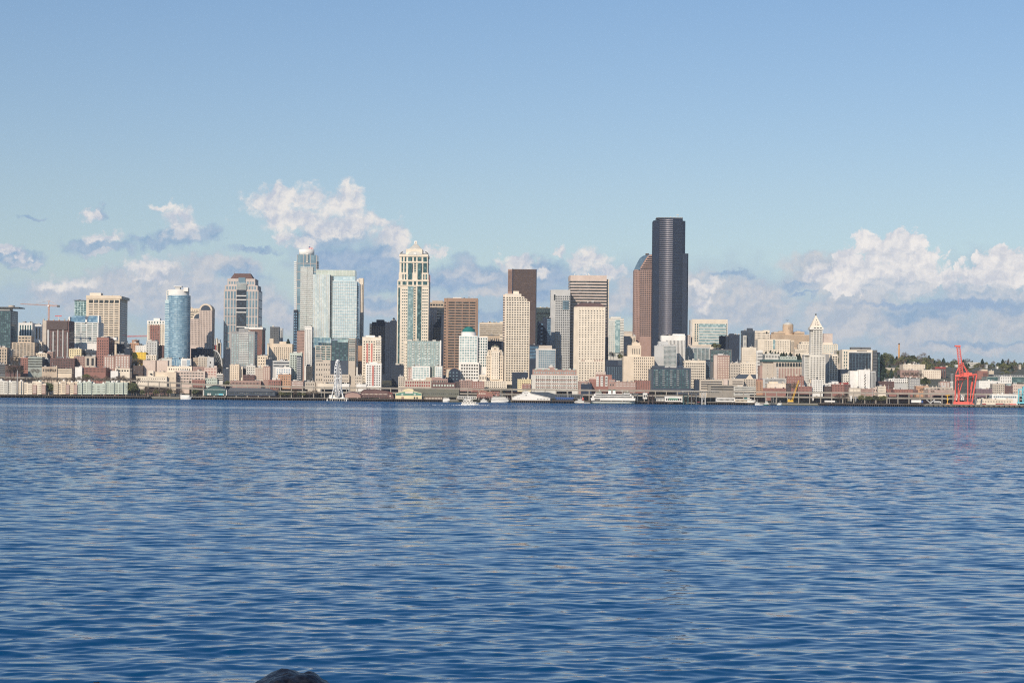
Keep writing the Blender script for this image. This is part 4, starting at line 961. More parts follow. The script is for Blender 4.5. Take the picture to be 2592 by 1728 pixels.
S('red-brown brick block with five white-framed windows', 462, 672, 1322, 1362, 3032, 'dkbrick', 'g', 8, 1, .6, .5, 'pgreen', plant=False)
S('small dark old house with a white corner between the brick blocks and the domed building', 672, 704, 1310, 1365, 3034, 'umber', 'g', 2, 2, .4, .4, plant=False)
S('pink brick block with a fire stair below the domed building', 705, 822, 1300, 1364, 3036, 'rose', 'g', 7, 3, .45, .5, 'gmid', plant=False, more=lambda b: b.box(765, 800, 1285, 1303, off=2, dep=8, part='roof_storey', mat='pink'))
S('pinkish red three-storey block right of the fire-stair block', 822, 926, 1312, 1364, 3034, 'brick', 'g', 6, 3, .45, .45, 'offwhite', plant=False)
S('small low block in front of the tallest cream tower with a yellow awning', 168, 222, 1268, 1350, 3040, 'beige', 'g', 3, 4, .5, .35, 'gdark', plant=False)
S('tiny cream cottage beside the domed building', 885, 945, 1252, 1300, 3070, 'cream2', 'g', 4, 1, .4, .5, plant=False)
# ======================================================================= zone 5
zone(5)
D = 3500; b = Bld('tall dark brown slab tower rising behind the white stepped grid tower', D, 'umber', T, OT).box(116, 364, 88, dep=44)
b.fac('v', 34, 1, .35, .985, 'gbronze', (.01,.01,.02,0), yb=520, side=False)
for j in range(18): b.box(118, 362, 100+j*24, 102+j*24, off=-.3, dep=.3, part='spandrel_line', mat='umber')
b.box(66, 117, 88, off=3, dep=38, part='side_face', mat='rose').fac('v', 8, 1, .5, .97, 'gbronze', side=False, yb=330)
b.box(110, 120, 84, off=-.6, dep=3, part='corner_pier', mat='black').box(358, 366, 88, off=-.6, dep=3, part='corner_pier', mat='black').done()
D = 3300; b = Bld('white stepped tower with a dense grid of dark windows and stairs down its right side', D, 'cream2', T, OT)
steps = [(34,205,345,380),(34,236,372,405),(34,266,397,428),(34,294,422,1010)]
b.box(34, 294, 422, dep=40).fac('g', 9, 33, .62, .45, 'gdark', (.05,.02,.004,.0), yb=1260, side=False)
b.box(34, 266, 397, 423, dep=38).fac('g', 8, 1, .62, .45, 'gdark', (.05,.02,.05,.0), side=False)
b.box(34, 236, 372, 398, dep=36).fac('g', 7, 1, .62, .45, 'gdark', (.05,.02,.05,.0), side=False)
b.box(34, 205, 345, 373, off=1, dep=34).fac('g', 6, 1, .62, .45, 'offwhite', (.05,.02,.05,.0), side=False)
b.box(15, 36, 352, off=7, dep=30, part='chamfered_wing', mat='pink').fac('band', 1, 36, .8, .45, 'gdark', (.0,.0,.02,.0), side=False)
b.box(120, 180, 316, 346, off=8, dep=12, part='roof_plant_room', mat='cream2')
for i, x in enumerate((324, 356)):
    b.box(292+0*i, x, 1006+i*27, 1180, off=3+i*.4, dep=30, part='low_step', mat='cream2').fac('g', 2+i, 6-i, .6, .5, 'gdark', (.02,.02,.04,.0), side=False)
b.done()
S('cream office slab glimpsed between the brown slab tower and the grey-white tower', 362, 512, 492, 900, 3650, 'pyellow', 'g', 10, 15, .55, .42, 'gdark', T, OT, plant=False, m=(.02,0,.2,.0), more=lambda b: b.win(362, 512, 538, 560, 8, 1, .75, .8, 'gdark'))
b = S('black glass tower in shade below the cream office slab', 430, 512, 598, 1000, 3400, 'black', 'band', 1, 18, .6, .5, 'gblue', T, OT, plant=False, m=(.55,0,.02,0), more=lambda b: b.box(374, 431, 632, off=2, dep=26, part='side_wing', mat='navy').fac('band', 1, 16, .9, .4, 'gblue', (.6,0,.02,0), side=False))
D = 3450; b = Bld('pale grey tower with small square windows and one dark panel high on its front', D, 'lgrey', T, OT).box(560, 716, 302, dep=42)
b.fac('g', 8, 32, .6, .5, 'gdark', (.0,.0,.07,.0), yb=1150, side=False).box(512, 561, 302, off=2, dep=36, part='blank_side', mat='lgrey').fac('v', 5, 1, .08, .95, 'grey', side=False)
b.box(545, 561, 352, 405, off=-.2, dep=3, part='corner_window', mat='gdark').box(636, 700, 415, 510, off=-.5, dep=.6, part='dark_panel', mat='gnavy').fac('g', 4, 4, .8, .7, 'gsteel', (0,0,0,0), side=False).done()
D = 3500; b = Bld('broad pink tower with continuous dark ribbon windows and a blank rounded crown', D, 'pink', T, OT)
x0, zt = W(703, 160, D); x1 = W(1097, 160, D)[0]; xm = W(722, 160, D)[0]
pl = [(x0+1.2, D+6), (xm, D+.5), ((xm+x1)/2, D-1.5), (x1, D+.5), (x1, D+46), (x0, D+46)]
zc = W(900, 153, D)[1]; zg = ground(x0, D)-4
b.boxes.append((x0, x1, zg, zc, D, 46)); b.wallmb.plan(pl, zg, zc)
def grow(pl, e, fx=1):
    cx = sum(p[0] for p in pl)/len(pl); cy = sum(p[1] for p in pl)/len(pl)
    return [(x+(e if x > cx else -e), y+(e if y > cy else -e)) for x, y in pl]
zl = W(900, 205, D)[1]; zb = W(900, 1120, D)[1]; n = 30
for j in range(n):
    z = zl-(zl-zb)*(j+.5)/n; b.add('window_band', MB().plan(grow(pl, .2), z-(zl-zb)/n*.25, z+(zl-zb)/n*.25), 'gdark')
b.box(1096, 1121, 192, off=8, dep=34, part='side_wing', mat='cream2').fac('g', 1, 30, .55, .4, 'gdark', side=False, yb=830)
for x, y in ((762, 138), (885, 140), (905, 132), (915, 142)):
    X, Z = W(x, y, D+20); b.add('roof_antenna', MB().tube((X, D+20, zc-.2), (X, D+20, Z), .35).box(X-1.2, X+1.2, D+19.6, D+20.4, Z-.8, Z), 'white')
b.done()
# octagonal cream tower
D = 3250; b = Bld('cream tower with cut corners, small square windows and a low brown pyramid roof', D, 'cream2', T, OT)
xa, zt = W(757, 478, D); xb, _ = W(803, 478, D); xc, _ = W(1083, 478, D); xd, _ = W(1091, 478, D)
zg = ground(xa, D)-4
pl = [(xb, D), (xc, D), (xd, D+9), (xd, D+30), (xc, D+38), (xb, D+38), (xa, D+28), (xa, D+9)]
b.boxes.append((xa, xd, zg, zt, D, 38)); b.wallmb.plan(pl, zg, zt)
cx, cy = (xa+xd)/2, D+19
z1 = W(930, 436, D)[1]
b.add('pyramid_roof', MB().plan([(cx+(x-cx)*1.01, cy+(y-cy)*1.01) for x, y in pl], zt, z1, [(cx+(x-cx)*.62, cy+(y-cy)*.5) for x, y in pl]), 'roofbrown')
b.last = (xb, xc, zg, zt, D, 38)
b.fac('g', 9, 21, .42, .34, 'gdark', (.0,.03,.055,.0), yb=1035, side=False)
b.win(803, 1060, 1056, 1260, 9, 8, .42, .4, 'gdark')
b.win(830, 870, 1030, 1050, 2, 1, .5, .9, 'rose').win(960, 1060, 1030, 1050, 4, 1, .5, .9, 'rose')
for x in (812, 842, 872, 902, 932, 962, 992, 1022, 1052): b.box(x-1, x+1, 484, 522, off=-.25, dep=.3, part='crown_slot', mat='tan')
for x, y in ((900, 424), (944, 418), (956, 416)):
    X, Z = W(x, y, D+18); b.add('roof_antenna', MB().tube((X, D+18, z1-.2), (X, D+18, Z), .4).box(X-.9, X+.9, D+17.4, D+18.6, Z-1, Z), 'white')
b.done()
S('slender white condominium with a blue glass centre and curved balconies', 1114, 1275, 605, 1015, 3450, 'offwhite', 'g', 7, 20, .45, .5, 'gpale', 'apartment_tower', 'apartment tower', plant=False,
  more=lambda b: (b.box(1185, 1235, 618, 960, off=-1.5, dep=2, part='glass_bay', mat='gpale'), b.box(1138, 1245, 585, 606, off=3, dep=16, part='roof_storey', mat='offwhite'), [b.box(1238, 1277, 622+i*17, 627+i*17, off=-1.8, dep=8, part='balcony', mat='white') for i in range(20)]))
S('wide beige office far behind, right of the slender white condominium', 1277, 1400, 738, 900, 3950, 'beige', 'band', 1, 3, .9, .3, 'cream', T, OT, plant=False)
S('dark shaded office right of the slender white condominium', 1278, 1345, 792, 990, 3420, 'navy', 'g', 4, 8, .4, .4, 'gnavy', T, OT, plant=False)
S('cream striped slab squeezed between the dark shaded office and the curved-roof tower', 1345, 1400, 790, 880, 3430, 'cream', 'v', 3, 1, .4, .8, 'gmid', plant=False)
S('small blue-grey condominium with a pale frame and penthouse, left of the grey tower foot', 358, 562, 925, 1118, 3120, 'lgrey', 'g', 8, 8, .85, .7, 'gsteel', AP, APC, plant=False, m=(.13,.02,.04,0), more=lambda b: (b.box(388, 525, 883, 928, off=3, dep=14, part='roof_storey', mat='beige'), b.box(354, 565, 922, 932, off=-1, dep=26, part='roof_slab', mat='white')))
S('black glass low block in the shade behind the blue-grey condominium', 290, 385, 880, 1030, 3290, 'navy', 'band', 1, 9, .9, .4, 'gblue', T, OT, plant=False)
D = 3050; b = Bld('long block of red and white flats with mansard dormers and tall window bays', D, 'offwhite', AP, APC).box(308, 796, 1192, dep=22)
b.fac('g', 20, 6, .6, .45, 'gmid', (.09,.0,.05,.0), yb=1338, side=False)
for y in (1245, 1285, 1322): b.box(352, 780, y-6, y+4, off=-.25, dep=.3, part='brick_course', mat='rose')
b.box(322, 782, 1134, 1194, off=3, dep=16, part='mansard', mat='rose').fac('g', 18, 1, .55, .4, 'gpale', (.02,.02,.3,.15), side=False)
for x in (345, 420, 480, 560, 640, 700, 745): b.box(x, x+22, 1124, 1140, off=2.2, dep=12, part='dormer', mat='pgreen')
X, Z = W(520, 1112, D); b.box(488, 552, 1110, 1136, off=4, dep=10, part='lantern', mat='rose'); b.add('lantern_dome', MB().dome(X, D+9, W(520,1111,D)[1], 4.5, 4.2, 12, 4), 'offwhite', True)
for x in (400, 455, 520, 600, 680, 740): b.box(x-2, x+2, 1194, 1338, off=-.4, dep=.5, part='pilaster', mat='white')
b.done()
S('cream low flats with a projecting left bay, left of the long red and white flats', 165, 307, 1240, 1330, 3048, 'pyellow', 'g', 7, 4, .45, .4, 'gdark', AP, APC, plant=False, more=lambda b: b.box(210, 302, 1284, 1334, off=-3, dep=3, part='brick_front', mat='brick').fac('g', 6, 2, .4, .4, 'offwhite', side=False))
S('dark block painted as the shadow at the foot of the white stepped tower', 108, 275, 1168, 1330, 3110, 'navy', 'g', 8, 6, .3, .3, 'gnavy', plant=False)  # block added in the shadow's place; its navy wall is painted shade
S('dark blue shaded office right of the cream tower with cut corners', 1088, 1272, 1095, 1258, 3180, 'navy', 'g', 9, 7, .4, .5, 'gsteel', T, OT, plant=False, more=lambda b: (b.box(1092, 1215, 1035, 1100, off=6, dep=18, part='upper_storeys', mat='navy'), b.box(1215, 1270, 1035, 1096, off=5, dep=18, part='grey_wing', mat='slate')))
S('dark slab edge between the cream tower with cut corners and the slender condominium', 1088, 1114, 795, 1040, 3330, 'navy', 'g', 2, 12, .5, .5, 'gnavy', T, OT, plant=False, cap=False)
D = 3060; b = Bld('red brick and white bay-windowed flats with sloping ends', D, 'brick', AP, APC).box(915, 1186, 1235, dep=16)
b.box(985, 1150, 1190, 1240, off=.5, dep=14)
for x in (1000, 1045, 1092): b.box(x-12, x+14, 1205, 1308, off=-.7, dep=.8, part='white_bay', mat='white').fac('g', 2, 4, .6, .5, 'gmid', (.05,.05,.05,.05), side=False)
b.fac('g', 3, 3, .5, .5, 'gmid', side=False); b.box(1120, 1186, 1240, 1305, off=-.3, dep=.4, part='side_front', mat='rose').fac('g', 4, 3, .4, .4, 'gpale', side=False); b.box(925, 985, 1215, 1245, off=1, dep=10, part='pink_gable', mat='pink').done()
S('low pinkish roofs and brick walls left of the red brick bay-windowed flats', 800, 925, 1262, 1335, 3052, 'rose', 'g', 8, 3, .4, .4, 'gmid', plant=False)
S('dark hump-roofed shed in shadow below the cream tower with cut corners', 830, 940, 1290, 1340, 3044, 'navy', None, plant=False)
S('arched pink stone entrance block behind the red brick bay-windowed flats', 985, 1085, 1165, 1200, 3100, 'pink', 'g', 5, 1, .3, .4, 'tan', plant=False)
S('row of low brick and cream shops behind the ferry', 1180, 1400, 1268, 1320, 3050, 'rose', 'g', 14, 2, .5, .4, 'offwhite', plant=False)
# ======================================================================= zone 6
zone(6)
D = 3450; b = Bld('bronze-pink tower with a curved sloping glass roof on its left shoulder', D, 'rose', T, OT).box(182, 330, 490, dep=44)
b.fac('g', 9, 35, .8, .48, 'gblack', (.0,.0,.01,.0), yb=1000, side=False)
b.box(138, 183, 490, off=4, dep=36, part='chamfered_wing', mat='rose').fac('g', 4, 38, .6, .45, 'gbronze', (.0,.0,.01,.0), side=False, yb=1030)
pr = [W(x, y, D) for x, y in ((182,490),(184,470),(205,438),(222,410),(240,385),(262,374),(330,374),(330,490))]
b.add('upper_front', MB().prof(pr[::-1], D, D+40), 'rose')
for j, y in enumerate((388, 404, 420, 436, 452, 468, 482)):
    xs_ = 246-j*10; b.box(xs_, 326, y, y+8, off=-.3, dep=.4, part='window_band', mat='gblack')
c0 = [W(x, y, D) for x, y in ((138,490),(160,440),(182,400),(205,382),(238,372))]; c1 = [W(x, y, D) for x, y in ((182,490),(205,436),(222,408),(240,384),(262,373))]
mb = MB()
for i in range(4):
    (xa, za), (xb, zb) = c0[i], c0[i+1]; (xc, zc), (xd, zd) = c1[i], c1[i+1]
    n = len(mb.v); mb.v += [(xa, D+12, za), (xc, D-.2, zc), (xd, D-.2, zd), (xb, D+12, zb), (xa, D+40, za-1), (xc, D+40, zc-1), (xd, D+40, zd-1), (xb, D+40, zb-1)]
    mb.f += [(n,n+1,n+2,n+3), (n+7,n+6,n+5,n+4), (n,n+3,n+7,n+4)]
b.add('curved_glass_roof', mb, 'gsteel'); b.box(225, 250, 366, 378, off=8, dep=10, part='roof_plant_room', mat='umber').done()
# tallest black tower
D = 3400; b = Bld('tallest black glass tower with a concave ribbed centre and a lower right wing', D, 'black', T, OT)
def px(x, y=300): return W(x, y, D)[0]
zg = ground(px(400), D)-4; zt = W(400, 97, D)[1]; zr = W(540, 366, D)[1]; zt2 = W(310, 112, D)[1]
x0, x1, x2, x3, x4, x5, x6 = px(287,112), px(325,97), px(331,97), px(432,97), px(510,97), px(531,115), px(552,366)
b.boxes.append((x0, x6, zg, zt, D, 62))
cv = [(x2+(x3-x2)*t/12, D+5*math.sin(math.pi*t/12)+0.0) for t in range(13)]
b.wallmb.plan([(x0, D+8), (x1-.5, D-.5)]+cv+[(x3+.4, D-.6), (x4, D+6), (x4, D+50), (x1, D+50), (x0, D+40)], zg, zt2)
b.wallmb.plan([(x1-.5, D-.5)]+cv+[(x3+.4, D-.6), (x4, D+6), (x4, D+46), (x1, D+46)], zt2-.2, zt)
b.wallmb.plan([(x4-.5, D+5.8), (x5, D+9), (x5, D+50), (x4-.5, D+50)], zg, W(520,115,D)[1])
b.add('lower_wing', MB().plan([(x5-5, D+2.5), (x6-2, D+1.5), (x6, D+5), (x6, D+56), (x5-5, D+56)], zg, zr), 'black')
n = 60; zb = W(380, 1010, D)[1]
wall('ribmetal', (.27,.25,.27), .42, .05, metal=.55)
for j in range(n):
    z = zt-1.2-(zt-zb)*(j+.5)/n; h = (zt-zb)/n*.24
    pl = [(x, y-.45) for x, y in cv]+[(x, y+.3) for x, y in cv[::-1]]
    b.add('curved_rib', MB().plan(pl, z-h, z+h), 'ribmetal')
for j in range(38):
    z = zt-4-(zt-zb)*(j+.5)/38
    b.add('floor_line', MB().plan([(x3+.6, D-.75), (x4+.1, D+5.85), (x4+.1, D+6.3), (x3+.6, D-.2)], z-.25, z+.25), 'slate')
b.box(308, 508, 92, 100, off=10, dep=30, part='roof_rail', mat='dgrey')
for x, y in ((464, 68), (472, 70), (378, 90), (415, 86), (312, 92), (350, 92), (440, 88), (495, 90)):
    X, Z = W(x, y, D+14); b.add('roof_antenna', MB().tube((X, D+14, zt-.5), (X, D+14, Z), .35).box(X-1, X+1, D+13.5, D+14.5, Z-1, Z), 'offwhite')
b.done()
D = 3120; b = Bld('cream art deco building with stepped shoulders and tall narrow windows, right of centre', D, 'cream', T, OT)
b.box(55, 291, 1150, dep=34).fac('g', 10, 10, .34, .5, 'gdark', (.32,.02,.02,.0), yb=1365, side=False)
b.box(88, 190, 1066, 1152, off=2, dep=24).fac('v', 5, 1, .3, .7, 'gdark', (.3,.05,.2,.1), side=False).box(122, 182, 1046, 1068, off=5, dep=16).box(137, 160, 1040, 1050, off=7, dep=10).done()
S('blank light-grey slab in front of the white finned tower', 292, 361, 1072, 1230, 3160, 'lgrey', None, T, OT, plant=False)
S('narrow glass-gridded slab joined to the blank light-grey slab', 361, 461, 1066, 1230, 3158, 'lgrey', 'g', 10, 16, .7, .55, 'gteal', T, OT, plant=False, dep=20)
S('white office tower with tall black vertical stripes below the black tower', 344, 527, 995, 1230, 3200, 'white', 'v', 14, 1, .38, .9, 'gblack', T, OT, plant=False, m=(.18,.02,.1,0), more=lambda b: (b.box(432, 523, 980, 998, off=4, dep=16, part='roof_storey', mat='white'), b.box(322, 396, 1036, 1070, off=-30, dep=20, part='low_wing', mat='lgrey')))
b = S('dark green-grey glass block with many balconies before the white finned tower', 270, 570, 1240, 1400, 3050, 'slate', 'g', 14, 9, .72, .6, 'gteal', AP, APC, dep=26,
  more=lambda b: (b.box(252, 271, 1248, off=3, dep=22, part='side_wing', mat='dgrey'), b.box(275, 370, 1222, 1244, off=3, dep=14, part='roof_storey', mat='slate'), [b.box(x, x+18, 1258+j*16, 1261+j*16, off=-1.2, dep=1.2, part='balcony', mat='lgrey') for j in range(8) for x in (300, 352, 410, 462, 530)]), plant=False)
S('pale teal glass condominium right of the white finned tower', 520, 716, 1084, 1185, 3250, 'lgrey', 'g', 6, 6, .85, .62, 'gteal', 'apartment_tower', 'apartment tower', plant=False, more=lambda b: (b.box(548, 716, 1066, 1086, off=3, dep=16, part='roof_storey', mat='beige'), b.box(495, 521, 1088, off=1, dep=24, part='side_wing', mat='slate'), b.box(648, 686, 1058, 1070, off=4, dep=10, part='roof_plant_room', mat='cream2')))
S('dark teal glass slab with thin pale floors right of the pale teal condominium', 716, 882, 1100, 1195, 3245, 'dgrey', 'g', 9, 6, .85, .6, 'gteal', 'apartment_tower', 'apartment tower', plant=False)
S('white building with a grid of square dark windows left of the pink brick hotel', 520, 682, 1184, 1400, 3130, 'cream2', 'g', 10, 10, .6, .55, 'gdark', T, OT, plant=False)
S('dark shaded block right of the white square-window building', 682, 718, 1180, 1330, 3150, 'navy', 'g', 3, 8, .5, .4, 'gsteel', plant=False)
S('pink brick hotel with a blank left bay', 748, 865, 1145, 1330, 3150, 'rose', 'g', 7, 10, .5, .5, 'cream2', plant=True, m=(.22,.02,.05,0), more=lambda b: b.box(746, 772, 1140, off=-.6, dep=16, part='blank_bay', mat='pink'))
D = 3810; b = Bld('wide green glass courthouse with a thick cream frame, right of the black tower', D, 'cream2', T, OT).box(580, 850, 868, dep=50)
b.box(628, 838, 903, 1060, off=-.6, dep=.8, part='glass_front', mat='gpale').fac('band', 1, 6, 1, .38, 'offwhite', (0,0,.12,.05), side=False)
b.box(566, 582, 872, off=5, dep=30, part='chamfered_side', mat='lgrey').win(595, 628, 900, 1040, 2, 8, .55, .7, 'gteal').win(836, 848, 900, 1040, 1, 9, .5, .6, 'gteal').done()
S('narrow brick house strip beside the courthouse block', 548, 568, 990, 1060, 3800, 'pink', 'g', 1, 4, .4, .4, plant=False)
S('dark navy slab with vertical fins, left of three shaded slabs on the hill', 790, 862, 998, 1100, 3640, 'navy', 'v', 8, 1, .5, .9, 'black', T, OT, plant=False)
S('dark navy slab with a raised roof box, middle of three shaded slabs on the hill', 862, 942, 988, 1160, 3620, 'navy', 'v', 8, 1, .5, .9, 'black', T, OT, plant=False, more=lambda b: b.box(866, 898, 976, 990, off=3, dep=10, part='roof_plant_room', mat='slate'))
S('parking garage with long dark open decks', 636, 818, 1330, 1405, 3062, 'beige', 'band', 1, 4, 1, .45, 'gblack', m=(.06,.06,.08,0), plant=False, side=False)
S('lower brown parking garage with dark openings, right of the first garage', 700, 918, 1372, 1412, 3052, 'concrete', 'band', 1, 2, 1, .4, 'gblack', m=(.1,.03,.08,0), plant=False, side=False)
S('small pink lift tower on the parking garages', 818, 850, 1325, 1370, 3058, 'pink', None, plant=False)
S('flat beige parking deck with a dark slot right of the small pink lift tower', 850, 972, 1325, 1372, 3064, 'beige', 'band', 1, 2, 1, .4, 'gblack', m=(.3,.05,.2,.1), plant=False, side=False)
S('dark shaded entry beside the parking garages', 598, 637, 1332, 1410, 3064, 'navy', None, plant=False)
S('red brick old block at the foot of the cream art deco building', 142, 260, 1338, 1405, 3052, 'brick', 'g', 6, 4, .45, .4, 'gmid', plant=False)
S('low red brick sheds left of the red brick old block', -60, 142, 1352, 1385, 3052, 'rose', 'g', 10, 1, .5, .4, 'gmid', plant=False)
S('small classical cream block with a cornice, right of the pink brick hotel', 868, 950, 1205, 1320, 3120, 'beige', 'g', 6, 5, .4, .4, plant=False)
# ======================================================================= zone 7
zone(7)
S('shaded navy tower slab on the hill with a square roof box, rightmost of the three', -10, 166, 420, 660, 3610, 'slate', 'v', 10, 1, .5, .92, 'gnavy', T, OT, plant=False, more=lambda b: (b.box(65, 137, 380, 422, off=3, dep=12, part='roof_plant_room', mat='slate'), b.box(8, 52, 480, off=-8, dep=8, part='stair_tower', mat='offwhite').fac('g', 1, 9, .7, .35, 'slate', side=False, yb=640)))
b = S('cream hospital wing with a tall notched end on the hill', 145, 370, 422, 700, 3760, 'cream2', 'g', 12, 8, .45, .5, 'gdark', plant=False, more=lambda b: b.box(284, 368, 407, 440, off=-1, dep=18, part='raised_end').win(320, 338, 428, 455, 1, 1, 1, 1, 'gblack', off=-1))
D = 3850; b = Bld('large orange-tan art deco hospital with a domed round turret on the hilltop', D, 'tan', 'hospital', 'hospital')
b.wm = 'orangetan'; wall('orangetan', (.52,.39,.27))
b.box(385, 930, 470, dep=50).fac('g', 36, 6, .36, .5, 'gdark', (.01,.01,.05,0), yb=640, side=False)
b.box(425, 570, 432, 474, off=2, dep=40).fac('g', 10, 1, .36, .5, 'gdark', (.03,.03,.35,.05), side=False).box(712, 845, 430, 474, off=2, dep=40).fac('g', 9, 1, .36, .5, 'gdark', (.03,.03,.35,.05), side=False)
b.box(500, 545, 418, 434, off=3, dep=20).box(740, 790, 420, 434, off=3, dep=20)
X, Z = W(641, 330, D); r = (W(716,340,D)[0]-W(567,340,D)[0])/2
b.add('round_turret', MB().cyl(X, D+22, W(641,480,D)[1], Z, r, None, 20), 'orangetan', False)
b.add('turret_dome', MB().dome(X, D+22, Z-.2, r, W(641,296,D)[1]-Z, 20, 5), 'offwhite', True)
b.win(620, 665, 350, 400, 4, 3, .35, .7, 'gblack')
b.add('weathervane', MB().tube((X-.5, D+22, Z+8), (X-3.4, D+22, W(622,262,D)[1]), .35).tube((X-2, D+22, Z+9), (X+2, D+22, Z+10), .3), 'dgrey').done()
S('long cream hospital block with a pale green glass strip in its middle', 205, 652, 535, 720, 3700, 'cream2', 'g', 15, 5, .4, .4, 'gmid', plant=False, m=(.2,.02,.1,.1), more=lambda b: (b.box(415, 445, 540, 665, off=-.8, dep=1, part='glass_strip', mat='gpale'), b.box(650, 706, 545, off=3, dep=20, part='bay_wing', mat='cream').fac('v', 4, 1, .4, .9, 'gdark', side=False, yb=720)))
S('cream apartment block with paired windows left of the white spire tower', 762, 940, 600, 720, 3690, 'cream2', 'g', 7, 4, .45, .4, 'gmid', plant=False, more=lambda b: b.box(805, 940, 566, 604, off=3, dep=18, part='upper_storey', mat='cream2').fac('g', 6, 1, .3, .4, 'gmid', side=False))
S('cream apartment block with green window pairs right of the white spire tower', 1092, 1302, 604, 720, 3690, 'cream2', 'g', 7, 4, .5, .5, 'gpale', plant=False, more=lambda b: b.box(1100, 1232, 575, 608, off=3, dep=18, part='upper_storey', mat='cream2'))
S('blank pinkish cube rising behind the cream apartments, right of the white spire', 1108, 1230, 460, 600, 3780, 'pink', None, plant=False)
S('cream mansion row with white trim below the hospital turret', 712, 880, 672, 720, 3640, 'cream2', 'g', 12, 2, .45, .5, 'gmid', plant=False)
# white spire tower
D = 3120; b = Bld('white terracotta tower with a pyramid spire and rows of dark windows', D, 'softwhite', 'spire_tower', 'tower')
b.box(915, 1132, 748, dep=30).fac('g', 5, 16, .66, .42, 'gdark', (.03,.03,.05,0), yb=1190, side=False)
b.box(843, 916, 742, off=3, dep=26, part='left_face', mat='offwhite').fac('v', 4, 12, .35, .7, 'gmid', (.08,.08,.04,0), side=False, yb=1190)
b.box(843, 1132, 742, 752, off=-.8, dep=31, part='cornice', mat='softwhite')
b.box(962, 1092, 400, 750, off=2, dep=18).fac('g', 3, 13, .74, .45, 'gdark', (.03,.03,.03,0), side=False)
b.box(930, 963, 400, 750, off=5, dep=14, part='left_face', mat='offwhite').fac('g', 2, 13, .4, .4, 'gdark', side=False)
b.box(920, 1106, 368, 402, off=.4, dep=21, part='balcony_gallery', mat='softwhite').win(968, 1090, 370, 384, 3, 1, .6, .8, 'gdark', off=.4)
X0, z0 = W(930, 368, D); X1, _ = W(1096, 368, D); z1 = W(1012, 198, D)[1]
b.add('spire', MB().pyr(X0, X1, D+1.5, D+20, z0-.2, z1, .02), 'cream2')
for x, y in ((1018, 268), (1008, 300), (1032, 300), (1000, 328), (1024, 330), (1045, 332)):
    X, Z = W(x, y, D); t = (Z-z0)/(z1-z0); yy = D+1.5+9.25*t
    b.add('spire_window', MB().box(X-.5, X+.5, yy-.5, yy+.4, Z-.8, Z+.8), 'gblack')
X, Z = W(1014, 185, D); b.add('finial', MB().cyl(X, D+10.7, z1-.5, Z+.5, 1.1, 1.4, 8).tube((X, D+10.7, Z), (X, D+10.7, Z+1.4), .2), 'dgrey').done()
S('pale tower block with big square windows directly right of the white spire tower base', 1186, 1302, 740, 1100, 3240, 'cream2', 'g', 3, 11, .66, .6, 'gdark', T, OT, plant=False, more=lambda b: b.box(1095, 1188, 735, off=4, dep=26, part='shade_painted_wing', mat='grey'))  # wing coloured grey to paint in its shade
D = 3180; b = Bld('broad beige building with a row of arches, tall brown window strips and a dark eaves', D, 'beige', 'building', 'building').box(420, 836, 834, dep=34)
b.box(270, 421, 838, off=3, dep=28, part='blank_wing', mat='beige').win(335, 345, 870, 1030, 1, 4, 1, .15, 'gdark', off=3)
b.box(232, 271, 895, off=4, dep=24, part='brick_wing', mat='rose')
b.add('eaves', MB().box(W(270,838,D)[0], W(838,838,D)[0], D-1.2, D+36, W(0+550,838,D)[1]-.3, W(550,812,D)[1]), 'tealpaint')
b.box(480, 836, 925, 1062, off=-.2, dep=.4, part='window_field', mat='beige').fac('v', 9, 1, .62, .98, 'rose', (.02,.0,0,0), side=False, name='brown_window_strip')
for i in range(10):
    X, Z = W(472+i*38, 868, D); b.add('arched_window', MB().prof([(X-1.8, Z-5), (X+1.8, Z-5)]+[(X+1.8*math.cos(t*math.pi/8), Z+1.8*math.sin(t*math.pi/8)) for t in range(9)], D-.3, D+.1), 'gdark')
b.box(465, 490, 925, 1062, off=-.25, dep=.3, part='stair_strip', mat='lgrey').fac('g', 2, 6, .5, .5, 'gdark', side=False).done()
S('white striped office slab, broader left one of a pair on the slope', -10, 186, 648, 1005, 3310, 'cream2', 'g', 5, 13, .85, .35, 'beige', T, OT, plant=False)
S('white striped office slab, narrower right one of a pair with black ribbons', 190, 272, 692, 1005, 3300, 'white', 'band', 1, 15, .8, .45, 'gblack', T, OT, plant=False, m=(.15,0,.04,0))
S('cream civic block with small paired windows below the white striped slabs', -110, 178, 858, 1005, 3205, 'cream2', 'g', 11, 4, .4, .42, 'gdark', plant=False)
D = 3080; b = Bld('pale stone building with a steep slate roof and a pointed gable', D, 'beige', 'building', 'building').box(-110, 186, 1072, dep=22)
b.fac('g', 12, 4, .4, .5, 'gdark', yb=1180, side=False)
x0, z0 = W(-108, 1074, D); x1, _ = W(188, 1074, D); zt = W(90, 1012, D)[1]
b.add('slate_roof', MB().prof([(x0, z0), (x1, z0), (x1-1, zt), (x0+8, zt)], D+2, D+20), 'slate')
x0, z0 = W(40, 1080, D); x1, _ = W(150, 1080, D); zt = W(96, 1005, D)[1]
b.add('gable', MB().prof([(x0, z0), (x1, z0), ((x0+x1)/2, zt)], D-.4, D+10), 'cream').done()
S('large white parking garage with long openings below the gabled stone building', -120, 190, 1182, 1300, 3045, 'offwhite', 'band', 1, 5, 1, .42, 'gmid', m=(.03,.03,.06,0), plant=False, side=False)
S('orange brick corner house with arched dark windows', 190, 276, 1100, 1245, 3040, 'orange', 'g', 4, 5, .45, .55, 'gblack', plant=False, more=lambda b: b.box(192, 274, 1076, 1102, off=1, dep=12, part='red_attic', mat='brick'))
